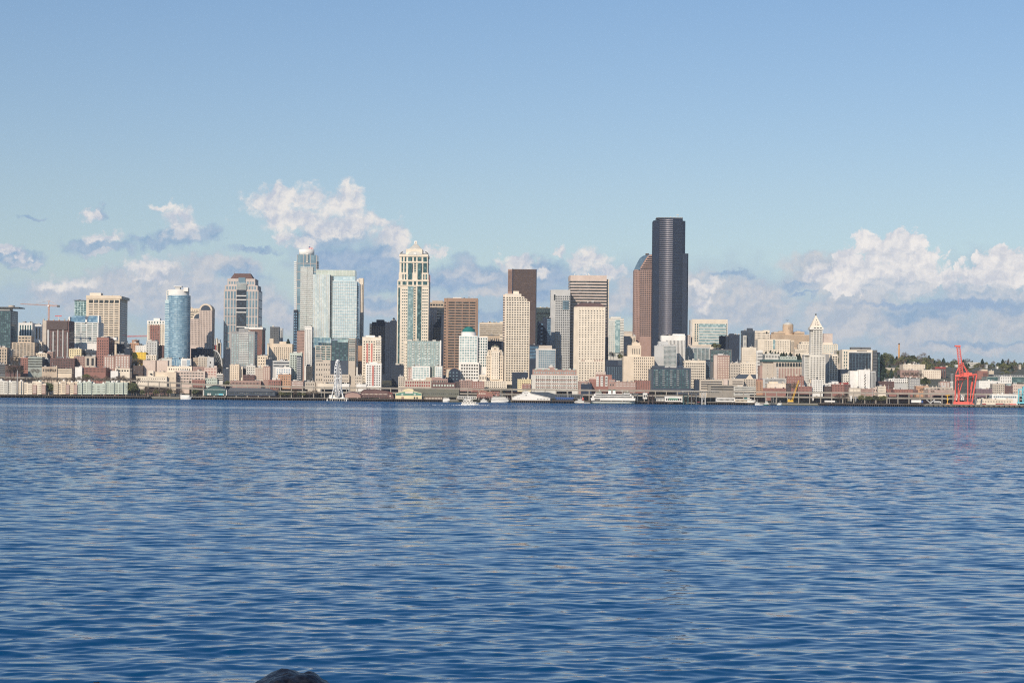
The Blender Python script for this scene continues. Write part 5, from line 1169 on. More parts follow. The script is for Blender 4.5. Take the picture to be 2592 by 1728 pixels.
S('cream hotel block with a raised middle and white shutters, left of the yellow crane', 335, 592, 1140, 1205, 3060, 'cream2', 'g', 9, 2, .4, .4, 'offwhite', plant=False, more=lambda b: b.box(362, 482, 1110, 1142, off=3, dep=12, part='raised_middle', mat='cream'))
S('long low red brick warehouse below the cream hotel block', 280, 592, 1205, 1252, 3038, 'brick', 'g', 16, 1, .35, .35, 'dkbrick', plant=False)
S('dark shaded brick gap building behind the yellow crane', 594, 665, 1140, 1250, 3056, 'umber', 'g', 5, 5, .4, .4, 'gnavy', plant=False)
S('big red brick building with sparse windows and chimneys behind the yellow crane', 608, 835, 1042, 1190, 3100, 'brick', 'g', 9, 4, .22, .3, 'pgreen', plant=False, more=lambda b: [b.box(x, x+16, 1030, 1045, off=4, dep=3, part='chimney', mat='brick') for x in (620, 655, 700, 745, 800)])
S('white parking deck with open levels left of the big red brick building', 270, 602, 1072, 1135, 3110, 'lgrey', 'band', 1, 3, 1, .35, 'gmid', m=(.1,.05,.1,.1), plant=False, side=False)
S('low reddish brick block right of the yellow crane', 760, 945, 1182, 1252, 3045, 'brick', 'g', 9, 2, .4, .4, 'gmid', plant=False)
S('narrow cream and white hotel front standing before the spire tower', 945, 1098, 1085, 1255, 3050, 'white', 'g', 6, 6, .55, .42, 'gmid', plant=False, more=lambda b: b.box(925, 1090, 1078, 1130, off=5, dep=12, part='arcaded_top', mat='cream').fac('g', 8, 1, .6, .6, 'gdark', side=False))
S('white low building with a small turret roof right of the spire tower', 1098, 1228, 1140, 1180, 3080, 'white', 'g', 6, 1, .4, .4, plant=False, more=lambda b: b.box(1225, 1310, 1108, 1150, off=6, dep=10, part='white_turret', mat='white'))
S('dark shaded block below the white low building', 1100, 1228, 1180, 1252, 3060, 'umber', 'g', 6, 3, .35, .35, 'gdark', plant=False)
S('bright red brick building with two rows of dark windows', 1228, 1392, 1152, 1250, 3046, 'brick', 'g', 7, 3, .4, .45, 'gdark', plant=False, more=lambda b: b.box(1390, 1476, 1150, 1250, off=2, dep=20, part='side_wing', mat='dkbrick').fac('g', 4, 3, .4, .4, 'gdark', side=False))
S('red roof storey block behind the bright red brick building', 1330, 1448, 1130, 1170, 3070, 'rustred', 'g', 5, 1, .4, .4, plant=False)
D = 3400; b = Bld('office block with a huge recessed blue glass front framed in pink stone', D, 'cream2', T, OT).box(1362, 1776, 675, dep=90)
b.box(1455, 1766, 705, 960, off=-.8, dep=1, part='glass_front', mat='gnavy')
for i in range(8): b.box(1455+i*44, 1458+i*44, 720, 960, off=-1.1, dep=.4, part='mullion', mat='gsteel')
for j in range(6): b.box(1455, 1766, 728+j*40, 730+j*40, off=-1.1, dep=.4, part='transom', mat='gsteel')
b.box(1455, 1766, 705, 716, off=-1.4, dep=1, part='canopy', mat='white').box(1755, 1766, 715, 960, off=-1.4, dep=1, part='frame_pier', mat='white').box(1690, 1704, 775, 940, off=-1.5, dep=1, part='dark_slot', mat='gblack')
b.win(1375, 1440, 690, 960, 2, 6, .4, .7, 'gteal').box(1560, 1700, 690, 700, off=-.3, dep=.4, part='dark_slot', mat='gblack')
b.box(1776, 1842, 680, off=6, dep=80, part='side_face', mat='dgrey').fac('g', 5, 8, .6, .6, 'gnavy', side=False, yb=1050).box(1840, 1880, 712, off=14, dep=70, part='side_glazing', mat='navy').fac('g', 3, 8, .7, .7, 'gteal', side=False, yb=1060)
b.box(1480, 1615, 640, 675, off=12, dep=12, part='roof_plant_room', mat='dgrey').box(1625, 1756, 642, 675, off=12, dep=12, part='roof_plant_room', mat='dgrey').done()
S('white painted block with a diamond pattern of round dark marks', 1372, 1520, 1012, 1190, 3128, 'offwhite', 'g', 5, 5, .5, .35, 'gmid', plant=False, more=lambda b: b.box(1518, 1600, 985, off=5, dep=24, part='shade_painted_wing', mat='slate'))  # slate wing: its shade is put into the wall colour
S('blank white stepped block with a zigzag fire stair', 1586, 1742, 955, 1215, 3110, 'white', 'g', 3, 9, .1, .25, 'gmid', plant=False,
  more=lambda b: (b.box(1470, 1586, 965, off=6, dep=20, part='rear_block', mat='white'), b.box(1742, 1818, 968, off=3, dep=24, part='finned_side', mat='lgrey').fac('v', 4, 1, .4, .95, 'gdark', side=False, yb=1200), [b.add('fire_stair', MB().tube((W(1665 if j%2 else 1682, 1010+j*20, 3109)[0], 3109, W(0+1675, 1010+j*20, 3109)[1]), (W(1682 if j%2 else 1665, 1030+j*20, 3109)[0], 3109, W(1675, 1030+j*20, 3109)[1]), .35), 'umber') for j in range(10)]))
S('low tan brick garage with white windows under the blank white block', 1458, 1618, 1202, 1258, 3042, 'beige', 'g', 3, 1, .75, .55, 'cream2', plant=False)
S('low pinkish warehouse row right of the tan brick garage', 1620, 1800, 1215, 1262, 3044, 'rose', 'g', 10, 2, .4, .35, plant=False)
S('white house with a thin chimney at the start of the wooded hill', 1855, 1960, 1180, 1255, 3055, 'cream2', 'g', 6, 2, .4, .4, 'gmid', plant=False)
S('small cream flats half hidden by trees left of the blue glass front', 1308, 1362, 880, 960, 3420, 'beige', 'g', 4, 4, .4, .4, plant=False)
S('dark shaded low building at the foot of the office block with the blue glass front', 1302, 1455, 950, 1130, 3260, 'navy', 'g', 7, 6, .3, .3, 'gnavy', plant=False)
S('low white civic hall in front of the long cream hospital block', 305, 506, 738, 800, 3420, 'offwhite', 'g', 9, 1, .4, .5, plant=False)
S('pale rooftop plant building between the conifers and the dark eaves', 515, 742, 772, 806, 3330, 'pgreen', 'g', 10, 1, .5, .4, plant=False)
# ======================================================================= zone 8
zone(8)
S('long brick warehouse with dark windows at the start of the hill', -60, 195, 1080, 1140, 3150, 'dkbrick', 'g', 14, 2, .45, .5, 'gdark', plant=False)
S('white and grey zigzag-roofed flats with a big grey base', 112, 412, 1038, 1190, 3180, 'lgrey', 'g', 10, 2, .5, .4, 'gdark', AP, APC, m=(.02,.02,.08,.5), plant=False, more=lambda b: b.box(112, 412, 1036, 1095, off=-.5, dep=.6, part='white_upper_front', mat='white').fac('g', 10, 2, .5, .4, 'gdark', side=False))
S('grey gabled flats with white bays, right of the zigzag-roofed flats', 414, 576, 1034, 1190, 3170, 'grey', 'g', 6, 4, .5, .4, 'offwhite', AP, APC, plant=False)
S('cream and pink flats with a grey recessed centre, upper one on the wooded hill', 326, 650, 828, 912, 3600, 'cream2', 'g', 13, 3, .4, .5, 'tan', AP, APC, plant=False, more=lambda b: b.box(400, 436, 808, 830, off=3, dep=8, part='roof_storey', mat='cream2'))
S('red-brown flats with cream trim, directly below the upper cream and pink flats', 286, 600, 914, 1000, 3540, 'rose', 'g', 12, 4, .45, .5, 'gmid', AP, APC, plant=False)
S('pale yellow flats with red stripes stepping down the hill', 600, 880, 912, 1075, 3500, 'cream2', 'g', 9, 6, .4, .4, 'rose', AP, APC, plant=False, more=lambda b: b.box(690, 880, 1040, off=-4, dep=4, part='brick_base', mat='rose').fac('g', 6, 1, .4, .4, 'gdark', side=False))
S('dark red flats with a hipped roof behind the pale yellow flats', 790, 956, 870, 1060, 3530, 'dkbrick', 'v', 5, 1, .35, .8, 'gmid', AP, APC, plant=False, more=lambda b: b.box(800, 950, 862, 885, off=-.4, dep=8, part='red_parapet', mat='rustred'))
S('striped brick and white flats with black end, left of the red harbour crane', 868, 1012, 1080, 1165, 3160, 'rose', 'v', 6, 1, .45, .85, 'offwhite', AP, APC, plant=False)
S('small black and white house between the striped flats and the red crane', 1015, 1060, 1080, 1155, 3165, 'white', 'g', 3, 4, .5, .5, 'gblack', plant=False)
S('long flat orange-brown roofed shed below the grey gabled flats', 520, 700, 1148, 1192, 3120, 'orange', 'g', 10, 1, .3, .3, plant=False)
S('long flat pale-roofed shed with windows right of the orange-brown shed', 640, 1062, 1165, 1205, 3110, 'beige', 'g', 20, 1, .5, .4, 'gmid', plant=False)
S('red brick warehouse wall with a dark ribbed right end', -40, 468, 1195, 1245, 3080, 'brick', 'g', 12, 1, .2, .3, plant=False, more=lambda b: b.box(466, 545, 1198, 1245, off=1, dep=14, part='ribbed_end', mat='dkbrick'))
S('pink stone shed at the foot of the trees, left of the red brick warehouse wall', -120, 45, 1172, 1235, 3095, 'pink', 'g', 5, 1, .5, .4, plant=False)
S('row of low brick and white works buildings behind the red crane legs', 690, 1100, 1205, 1250, 3085, 'rose', 'g', 22, 2, .5, .4, 'offwhite', plant=False)
S('plain white silo-like house on the hill with a grey frame tower', 1035, 1062, 965, 1070, 3450, 'grey', 'g', 1, 7, .6, .5, 'gblack', plant=False)
S('tall red-brown brick slab right of the red crane', 1418, 1565, 925, 1150, 3500, 'brick', 'g', 6, 5, .12, .2, 'dkbrick', T, OT, plant=False, dep=20, more=lambda b: (b.box(1478, 1566, 897, 950, off=4, dep=14, part='cream_roof_block', mat='cream'), b.box(1505, 1590, 950, off=-1, dep=3, part='shade_painted_front', mat='dkbrick')))  # front panel in darker brick, painted as shade
S('cream hospital wing stepping down right of the tall red-brown slab', 1588, 1660, 925, 1010, 3490, 'cream', 'g', 4, 3, .5, .4, plant=False)
S('very long green glass office with a roof-top car park', 1555, 2180, 1012, 1110, 3420, 'ggrey', 'band', 1, 3, 1, .8, 'gteal', T, OT, m=(.01,.01,.03,0), plant=False, side=False, more=lambda b: b.box(1640, 2160, 972, 1013, off=4, dep=30, part='car_park_deck', mat='dgrey').fac('g', 20, 1, .5, .3, 'lgrey', side=False))
S('white gridded block with square black windows set into the green glass office', 1752, 1922, 1008, 1100, 3400, 'white', 'g', 6, 4, .42, .42, 'gblack', plant=False)
S('long plain white warehouse with a dentilled cornice below the green glass office', 1440, 1762, 1072, 1165, 3250, 'white', 'g', 12, 2, .25, .2, 'lgrey', plant=False)
S('beige and green-glass office with a stair bay, near the right edge', 1640, 1820, 1115, 1255, 3120, 'beige', 'g', 6, 4, .5, .35, 'gmid', plant=False)
S('brown brick middle section of the office row near the right edge', 1820, 1935, 1145, 1255, 3119, 'dkbrick', 'g', 4, 3, .4, .3, 'gmid', plant=False, more=lambda b: b.box(1850, 1915, 1112, 1150, off=4, dep=10, part='glass_roof_storey', mat='gpale'))
S('pinkish beige last section of the office row at the right edge', 1935, 2180, 1120, 1255, 3121, 'pink', 'g', 8, 3, .4, .3, 'gmid', plant=False)
S('low purple-brown office with evenly spaced windows right of the red crane', 1400, 1636, 1190, 1255, 3105, 'purple', 'g', 10, 2, .4, .4, 'gmid', plant=False)
S('long white ferry hall with grey glazing near the right edge', 1636, 2010, 1268, 1335, 2975, 'white', 'g', 12, 1, .7, .45, 'gsteel', plant=False)
S('long low white dock building with small dark windows under the ferry hall', 1385, 1940, 1340, 1400, 2950, 'cream2', 'g', 22, 1, .3, .4, 'gdark', plant=False)
S('white cube house on the wooded hill near the right edge', 1818, 1960, 892, 958, 3950, 'white', 'g', 5, 2, .4, .3, 'gmid', plant=False)
S('white mansion among the hilltop trees right of the red crane boom', 1275, 1460, 798, 838, 4180, 'offwhite', 'g', 9, 1, .5, .4, 'gmid', plant=False)
S('grey-white house below the hilltop mansion', 1300, 1362, 862, 930, 3950, 'lgrey', 'g', 4, 3, .4, .4, plant=False)
S('small white hillside house half hidden by trees left of the red crane boom', 1095, 1130, 835, 880, 4000, 'white', 'g', 2, 2, .4, .4, plant=False)
S('tiny cream gabled house among the trees above the pale yellow flats', 640, 665, 795, 820, 4150, 'cream2', 'g', 1, 1, .4, .4, plant=False)
S('orange-roofed low house at the foot of the brick chimney', 195, 345, 766, 800, 4190, 'orange', 'g', 6, 1, .4, .4, plant=False)
S('grey concrete retaining terrace in the trees at the hill start', 0, 320, 880, 940, 3700, 'beige', None, 'retaining_wall', 'wall', plant=False)
# brick chimney
D = 4200; X, Z = W(266, 514, D); zg = ground(X, D)
r_ = empty('chimney', (X, D, zg-2), 'tall thin yellow-brown brick chimney with a dark rim on the wooded hilltop', 'chimney')
MB().cyl(X, D, zg-2, Z-2.5, 2.6, 1.7, 14).build('shaft', 'chim', r_, True); MB().cyl(X, D, Z-2.8, Z, 1.9, 1.9, 14).build('rim', 'umber', r_)
zone(0)
# ======================================================================= viaduct, piers
def full(x, y, D): 
    zone(0); return W(x, y, D)
wall('viaconc', (.30,.27,.23), .85, .15)
D = 2992; x0 = full(-60, 985, D)[0]; x1 = full(2680, 985, D)[0]
v = empty('viaduct', ((x0+x1)/2, D, 0), 'long grey-brown double-deck elevated highway running the whole length of the waterfront', 'viaduct')
def decktop(X): return 21.2+lerp_tab([(-900,11.5),(-620,9),(-480,2.5),(-300,0),(900,0)], X)
for part, dz, h, th in (('upper_deck', 0, 1.6, 12), ('lower_deck', -7.6, 1.4, 12)):
    mb = MB(); n = 60
    for k in range(n):
        xa, xb = x0+(x1-x0)*k/n, x0+(x1-x0)*(k+1)/n; za, zb = decktop(xa)+dz, decktop(xb)+dz
        mb.prof([(xa, za-h), (xb, zb-h), (xb, zb), (xa, za)], D, D+th)
    mb.build(part, 'viaconc', v)
    mb = MB()
    for k in range(n):
        xa, xb = x0+(x1-x0)*k/n, x0+(x1-x0)*(k+1)/n; za, zb = decktop(xa)+dz, decktop(xb)+dz
        mb.prof([(xa, za+.2), (xb, zb+.2), (xb, zb+.95), (xa, za+.95)], D-.3, D)
    mb.build('railing', 'viaconc', v)
k = 0; X = x0+10
while X < x1 and k < 98:
    zt = decktop(X)-1.6
    MB().box(X-.7, X+.7, D-.6, D+1.0, -1, zt+2.4).build('pillar', 'viaconc', v); X += 17.4; k += 1
zone(0)
rs = random.Random(31); X = x0+20  # added row of dark blocks: stands in for shade and clutter under the decks
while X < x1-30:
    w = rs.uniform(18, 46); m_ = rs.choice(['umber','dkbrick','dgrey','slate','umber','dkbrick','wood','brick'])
    b = Bld({'umber':'dark brown','dkbrick':'dark brick','dgrey':'dark grey','slate':'slate-grey','wood':'blackish timber','brick':'red brick'}[m_]+' low block added for clutter and shade under the elevated highway', 3007, m_, 'building', 'building', 'blocks added for clutter and shade under the elevated highway')
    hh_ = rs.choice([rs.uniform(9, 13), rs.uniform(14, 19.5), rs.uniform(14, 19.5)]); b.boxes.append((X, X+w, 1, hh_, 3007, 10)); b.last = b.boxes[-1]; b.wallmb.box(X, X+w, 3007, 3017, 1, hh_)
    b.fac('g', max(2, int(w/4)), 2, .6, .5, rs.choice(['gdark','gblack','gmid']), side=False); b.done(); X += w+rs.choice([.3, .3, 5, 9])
# seawall promenade fence strip and bulkhead
MBs = MB(); MBs.box(full(-60,0,2912)[0], full(2680,0,2912)[0], 2911, 2913, -3, 3.4)
sw = MBs.build('seawall', 'concrete', None); tag(sw, 'long low concrete seawall behind the piers along the whole shore', 'wall')
def pier(label, x0, x1, n, D=2892, dep=22, deckz=4.3, mat='concrete', piles='pile', th=.7, pr=.28, cap_=True):
    zone(0); X0, X1 = full(x0, 1020, D)[0], full(x1, 1020, D)[0]
    r = empty('pier', ((X0+X1)/2, D+dep/2, 0), label, 'pier', 'piers along the waterfront')
    MB().box(X0, X1, D, D+dep, deckz-th, deckz).build('deck', mat, r)
    if cap_: MB().box(X0, X1, D+.4, D+1, deckz-th-.7, deckz-th-.02).build('cap_beam', piles, r)
    proto = None
    for i in range(min(n, 98)):
        x = X0+(X1-X0)*(i+.5)/n+random.uniform(-.25, .25); row = i % 2
        me = unit(piles, 'piling')
        o = bpy.data.objects.new('piling', me); COL.objects.link(o); o.parent = r
        w = root_world(r); y = D+.7+row*7; o.location = (x-w.x, y-w.y, (deckz-2.5)/2-w.z); o.scale = (pr*2*random.uniform(.8,1.3), pr*2, deckz+1.6)
    return r
pier('dark timber pier under the shore condominiums, nearest the left edge', -40, 104, 30, mat='wood')
pier('long dark timber pier in front of the pink and green shore condominiums', 106, 376, 90, mat='wood')
pier('pier with a pale deck edge left of the teal arched shed', 452, 572, 40)
pier('long pier carrying the teal arched shed', 574, 832, 88)
pier('pier with white beams under the observation wheel', 834, 882, 16, D=2882, mat='offwhite', piles='beige', pr=.4)
pier('dark pier between the observation wheel and the yellow and green shed', 884, 996, 44, mat='wood')
pier('brown timber wharf under the yellow and green shed', 998, 1070, 30, mat='wood', D=2888)
pier('dark open pier right of the yellow and green shed', 1072, 1122, 20, mat='wood')
pier('pier with tan pilings under the white gabled shed', 1294, 1394, 40, D=2886, mat='wood', piles='wood')
pier('low dark pier with blue sheds right of the white gabled shed', 1398, 1500, 30, mat='wood')
pier('ferry slip wharf with dark dolphins right of the large ferry', 1602, 1724, 34, mat='wood')
pier('small timber landing stage in front of the white ferry terminal', 1692, 1704, 6, D=2876, mat='wood', deckz=3)
pier('pier with a white guard rail left of the moored white boat', 1786, 1884, 34)
pier('short pale landing with a white boat shelter', 1884, 1934, 12, D=2884, mat='beige')
pier('long rusty brown pier in front of the round bare tree', 2074, 2228, 60, mat='wood')
pier('dark pier with white parked vans between the bare tree and the container terminal', 2229, 2342, 46, mat='wood')
pier('container terminal wharf with square white-capped pilings at the right', 2344, 2600, 40, D=2880, mat='concrete', deckz=4.6, pr=.55, th=1.0)
# ======================================================================= pier sheds
def shed(label, zn, D, wm, roofm, wallpts, roofpts, dep=40, extra=None, name='pier_shed', cat='shed', winspec=None):
    zone(zn); b = Bld(label, D, wm, name, cat)
    P_ = [W(x, y, D) for x, y in wallpts]
    b.boxes.append((min(p[0] for p in P_), max(p[0] for p in P_), 4, max(p[1] for p in P_), D, dep)); b.last = b.boxes[-1]
    b.wallmb.prof(P_[::-1] if False else P_, D, D+dep)
    if roofpts:
        R_ = [W(x, y, D) for x, y in roofpts]; mb = MB()
        for (xa, za), (xb, zb) in zip(R_, R_[1:]):
            mb.prof([(xa, za), (xb, zb), (xb, zb+.7), (xa, za+.7)], D-.8, D+dep+.5)
        b.add('roof', mb, roofm)
    if winspec:
        for w in winspec: b.win(*w[:6], *w[6:])
    if extra: extra(b)
    return b.done()
b_ = shed('dark teal pier shed with an arched gable and white corner posts', 2, 2895, 'tealpaint', 'slate', [(850,1396),(1105,1396),(1105,1335),(1060,1318),(1020,1298),(978,1288),(935,1298),(895,1318),(850,1335)],
     [(845,1336),(895,1318),(935,1297),(978,1287),(1020,1297),(1060,1317),(1110,1336)], 30, lambda b: (b.box(1099, 1106, 1335, 1396, off=-.4, dep=.5, part='corner_post', mat='white'), b.box(850, 856, 1335, 1396, off=-.4, dep=.5, part='corner_post', mat='white'), b.box(870, 1090, 1328, 1334, off=-.4, dep=.4, part='fascia', mat='pgreen')),
     winspec=[(890,935,1372,1392,2,1,.8,1,'offwhite'),(975,1040,1376,1392,4,1,.7,1,'gpale')])
zone(2)
b = Bld('long low dark-roofed pier shed stretching right of the teal arched shed', 2896, 'slate', 'pier_shed', 'shed').box(1106, 1640, 1352, 1398, dep=34)
X0, X1 = b.last[0], b.last[1]; z0 = b.last[3]; z1 = W(1300, 1312, 2900)[1]
b.add('roof', MB().plan([(X0, 2895), (X1, 2895), (X1, 2930), (X0, 2930)], z0-.1, z1, [(X0+4, 2906), (X1-14, 2906), (X1-14, 2920), (X0+4, 2920)]), 'dgrey')
b.fac('g', 26, 1, .6, .6, 'gmid', side=False, m=(.01,.01,.2,.2)).done()
shed('yellow and green pier shed with a stepped gable', 4, 2890, 'pyellow', 'gpaint', [(142,1462),(375,1462),(375,1412),(300,1390),(300,1378),(258,1370),(218,1378),(218,1390),(142,1412)], None, 30,
     lambda b: (b.add('green_gable', MB().prof([W(x, y, 2890) for x, y in ((146,1430),(372,1430),(372,1414),(300,1398),(218,1398),(146,1414))], 2889.6, 2890.1), 'gpaint'),
                b.add('raised_gable', MB().prof([W(x, y, 2890) for x, y in ((216,1400),(302,1400),(302,1381),(258,1370),(216,1381))], 2889.3, 2892), 'pyellow')),
     winspec=[(228,296,1398,1412,1,1,1,1,'cream2',-.6),(195,212,1412,1428,1,1,1,1,'pgreen',-.5),(305,322,1412,1428,1,1,1,1,'pgreen',-.5),(195,218,1442,1460,1,1,1,1,'brown'),(300,345,1444,1460,2,1,.6,1,'gmid')])
shed('white pier shed with a raised gable and a row of small windows', 5, 2890, 'white', 'offwhite', [(110,1458),(505,1458),(505,1434),(300,1386),(290,1368),(252,1358),(215,1370),(210,1388),(110,1424)],
     [(106,1425),(212,1387),(216,1369),(252,1357),(291,1367),(300,1385),(508,1434)], 34, None, winspec=[(232,275,1372,1386,2,1,.4,.9,'gmid'),(365,500,1438,1450,9,1,.4,.9,'gmid'),(248,262,1400,1408,1,1,1,1,'gmid'),(160,190,1432,1440,2,1,.4,1,'gmid')])
shed('dark roofed shed joined behind the white gabled pier shed', 5, 2926, 'slate', 'dgrey', [(285,1440),(590,1440),(560,1392),(480,1370),(290,1368)], None, 26)
shed('reddish pier restaurant with a sloping orange gable', 4, 2898, 'brick', 'orange', [(862,1452),(1005,1452),(1005,1420),(962,1402),(908,1386),(880,1404),(862,1420)], [(858,1420),(905,1386),(968,1402),(1010,1424)], 22, winspec=[(875,940,1408,1420,4,1,.6,.8,'cream2'),(870,990,1436,1448,8,1,.5,.8,'gmid')])
shed('pier building with a pinkish curved roof, right of the observation wheel', 3, 2896, 'rose', 'purple', [(828,1448),(975,1448),(970,1425),(945,1408),(900,1400),(860,1404),(832,1420)], [(826,1422),(860,1404),(900,1399),(945,1407),(975,1428)], 26)
shed('dark red long pier shed with pale and dark windows right of the curved pink roof', 3, 2899, 'dkbrick', 'dkbrick', [(975,1446),(1225,1446),(1225,1395),(1100,1375),(1000,1378),(975,1400)], [(970,1402),(1002,1378),(1100,1374),(1230,1396)], 26, winspec=[(985,1215,1410,1420,20,1,.4,.8,'cream2'),(985,1215,1428,1440,16,1,.5,.8,'gdark')])
shed('red awning market shed left of the yellow and green shed', 4, 2900, 'dkbrick', 'rustred', [(0,1455),(130,1455),(112,1412),(30,1392),(0,1398)], [(-4,1398),(30,1391),(115,1414)], 22, winspec=[(5,105,1425,1445,6,1,.6,.6,'cream2')])
zone(4)
b = Bld('long grey-green warehouse roof behind the yellow and green shed', 2940, 'olive', 'pier_shed', 'shed').box(300, 705, 1374, 1445, dep=20).fac('g', 22, 1, .6, .25, 'gmid', m=(.02,.02,.35,.2), side=False).done()
b = Bld('dark waterside cafe deck behind the small white motor boat', 2900, 'wood', 'pier_shed', 'shed').box(390, 560, 1440, 1475, dep=14).fac('g', 12, 1, .6, .5, 'beige', side=False).done()
b = Bld('low harbour office with a white flat roof behind the white excursion boat', 2902, 'offwhite', 'pier_shed', 'shed').box(690, 860, 1436, 1462, dep=12).fac('g', 10, 1, .7, .5, 'gdark', side=False).done()
b = Bld('red and brown sloping-roofed pier hall beside the reddish restaurant', 2920, 'brick', 'pier_shed', 'shed').box(975, 1060, 1395, 1450, dep=12).fac('g', 6, 2, .5, .5, 'gmid', side=False).done()
zone(5)
b = Bld('row of dark blue low sheds between the white gabled shed and the fireboat', 2900, 'navy', 'pier_shed', 'shed').box(562, 752, 1432, 1475, dep=14)
b.fac('g', 8, 2, .7, .35, 'bluepaint', side=False).box(560, 754, 1424, 1434, off=-.6, dep=15, part='roof', mat='bluepaint').done()
b = Bld('grey waterfront hall with dark bays behind the dark blue sheds', 2945, 'dgrey', 'pier_shed', 'shed').box(510, 850, 1392, 1440, dep=12).fac('g', 16, 1, .7, .6, 'gdark', side=False).done()
zone(6)
def terminal(label, x0, x1, y0, y1, D, wm, nx, extra=None, mat='gdark'):
    b = Bld(label, D, wm, 'terminal_building', 'ferry terminal').box(x0, x1, y0, y1, dep=14).fac('g', nx, 1, .7, .45, mat, side=False)
    b.cap(.5, 'lgrey', .5)
    if extra: extra(b)
    b.done()
terminal('white ferry terminal building with a bright green window band', 372, 505, 1456, 1500, 2893, 'white', 8, lambda b: b.box(400, 470, 1468, 1482, off=-.4, dep=.5, part='green_band', mat='gpaint'))
terminal('dark ticket hall with pale roof left of the green-banded ferry terminal', 300, 372, 1466, 1500, 2896, 'dgrey', 6, mat='offwhite')
terminal('white control cabin on stilts beside the ferry slip', 206, 236, 1430, 1475, 2898, 'white', 2)
terminal('long white pier hall behind the white guard rail pier', 765, 905, 1466, 1496, 2900, 'white', 14)
terminal('second long white pier hall with a teal sign panel', 905, 1030, 1476, 1500, 2902, 'cream2', 12, lambda b: b.box(975, 1000, 1468, 1480, off=-.4, dep=.5, part='teal_panel', mat='teal'))
terminal('pale walkway deck over the ferry slip', 500, 800, 1418, 1428, 2960, 'concrete', 20)
# slip gantries
def gantry(label, x0, x1, yt, yb, D, mat='dgrey'):
    X0, Zt = W(x0, yt, D); X1, _ = W(x1, yt, D); 
    r = empty('slip_gantry', ((X0+X1)/2, D, 0), label, 'gantry', 'ferry slip gantries')
    for x in (X0, X1):
        for y in (D, D+5): MB().box(x-.5, x+.5, y-.5, y+.5, -1, Zt-.05).build('leg', mat, r)
    MB().box(X0-1, X1+1, D-1, D+6, Zt, Zt+1.3).build('crossbeam', mat, r)
    MB().tube((X0, D-.3, 4), (X1, D-.3, Zt), .25).tube((X1, D-.3, 4), (X0, D-.3, Zt), .25).build('bracing', mat, r)
gantry('dark steel gantry nearest the stern of the large ferry', 130, 162, 1440, 1510, 2884)
gantry('dark steel gantry right of the white control cabin', 248, 280, 1446, 1510, 2884, 'umber')
gantry('green-grey steel gantry right of the green-banded terminal', 515, 548, 1452, 1510, 2884, 'tealpaint')
gantry('tall dark steel gantry between the two terminal halls', 575, 612, 1440, 1510, 2886)
gantry('pale steel gantry beside the guard rail pier', 655, 680, 1436, 1510, 2886, 'lgrey')
# ======================================================================= boats
def hullmb(X0, X1, z0, z1, D, w, bow=1, rake=.12, sheer=.0):
    L_ = X1-X0; mb = MB(); n = 14; top = []; bot = []
    for k in range(n+1):
        t = k/n; s = t if bow > 0 else 1-t
        hw = w/2*(1-max(0, (s-.6)/.4)**2.2)*(1-.25*max(0, (.15-s)/.15))
        top.append((X0+L_*t, max(hw, .05), z1+sheer*max(0, s-.6)*2.5)); 
        sx = X0+L_*(rake if bow < 0 else .02)+L_*(1-rake-.02)*t
        bot.append((sx, max(hw*.7, .05), z0))
    v = mb.v
    for (x, h, z), (xb, hb, zb) in zip(top, bot): v += [(x, D-h, z), (x, D+h, z), (xb, D+hb, zb), (xb, D-hb, zb)]
    for k in range(n):
        a, b_ = 4*k, 4*k+4
        mb.f += [(a,b_,b_+1,a+1), (a+1,b_+1,b_+2,a+2), (a+2,b_+2,b_+3,a+3), (a+3,b_+3,b_,a)]
    mb.f += [(0,1,2,3), (4*n+3,4*n+2,4*n+1,4*n)]
    return mb
def boat(label, x0, x1, ywl, D, decks, hullm='white', hullh=1.6, bow=1, w=5, mast=None, funnel=None, group=None, name='motor_boat', cat='boat', stripe=None, zref=None):
    X0 = W(x0, ywl, D)[0]; X1 = W(x1, ywl, D)[0]; L_ = X1-X0
    r = empty(name, ((X0+X1)/2, D, 0), label, cat, group)
    hullmb(X0, X1, -.5, hullh, D, w, bow, sheer=hullh*.35).build('hull', hullm, r)
    if stripe: hullmb(X0-.03, X1+.03, -.5, hullh*.3, D, w+.12, bow).build('boot_stripe', stripe, r)
    z = hullh
    for (a, b_, h, mat, glassy) in decks:
        xa, xb = X0+L_*a, X0+L_*b_; ww = w*.8
        MB().box(xa, xb, D-ww/2, D+ww/2, z-.05, z+h-.18).build('cabin', mat, r)
        MB().box(xa-.4, xb+.4, D-ww/2-.35, D+ww/2+.35, z+h-.18, z+h).build('deck_roof', mat, r)
        if glassy: 
            n = max(2, int((xb-xa)/1.6))
            for k in range(min(n, 40)):
                c = xa+(xb-xa)*(k+.5)/n; ublock('window', 'gdark', r, c-(xb-xa)/n*.35, c+(xb-xa)/n*.35, D-ww/2-.08, D-ww/2+.1, z+h*.35, z+h*.72)
        z += h; w *= .93
    if funnel:
        for (a, h, m_) in funnel: xx = X0+L_*a; MB().box(xx-L_*.02-.3, xx+L_*.02+.3, D-.9, D+.9, z-1.5, z+h).build('funnel', m_, r)
    if mast:
        for (a, h) in mast: xx = X0+L_*a; MB().tube((xx, D, z-1.5), (xx, D, z+h), .16, 5, .08).tube((xx-1, D, z+h*.6), (xx+1, D, z+h*.6), .08).build('mast', 'white', r)
    return r
zone(5)
D = 2878; X0, X1 = W(930, 1485, D)[0], W(1396, 1485, D)[0]; L_ = X1-X0
zz = lambda y: W(1160, y, D)[1]
r = empty('car_ferry', ((X0+X1)/2, D, 0), 'large white and green car ferry moored at the centre of the waterfront', 'ferry')
hullmb(X0, X1, -.6, 3.4, D, 16, 1, .05).build('hull', 'white', r)
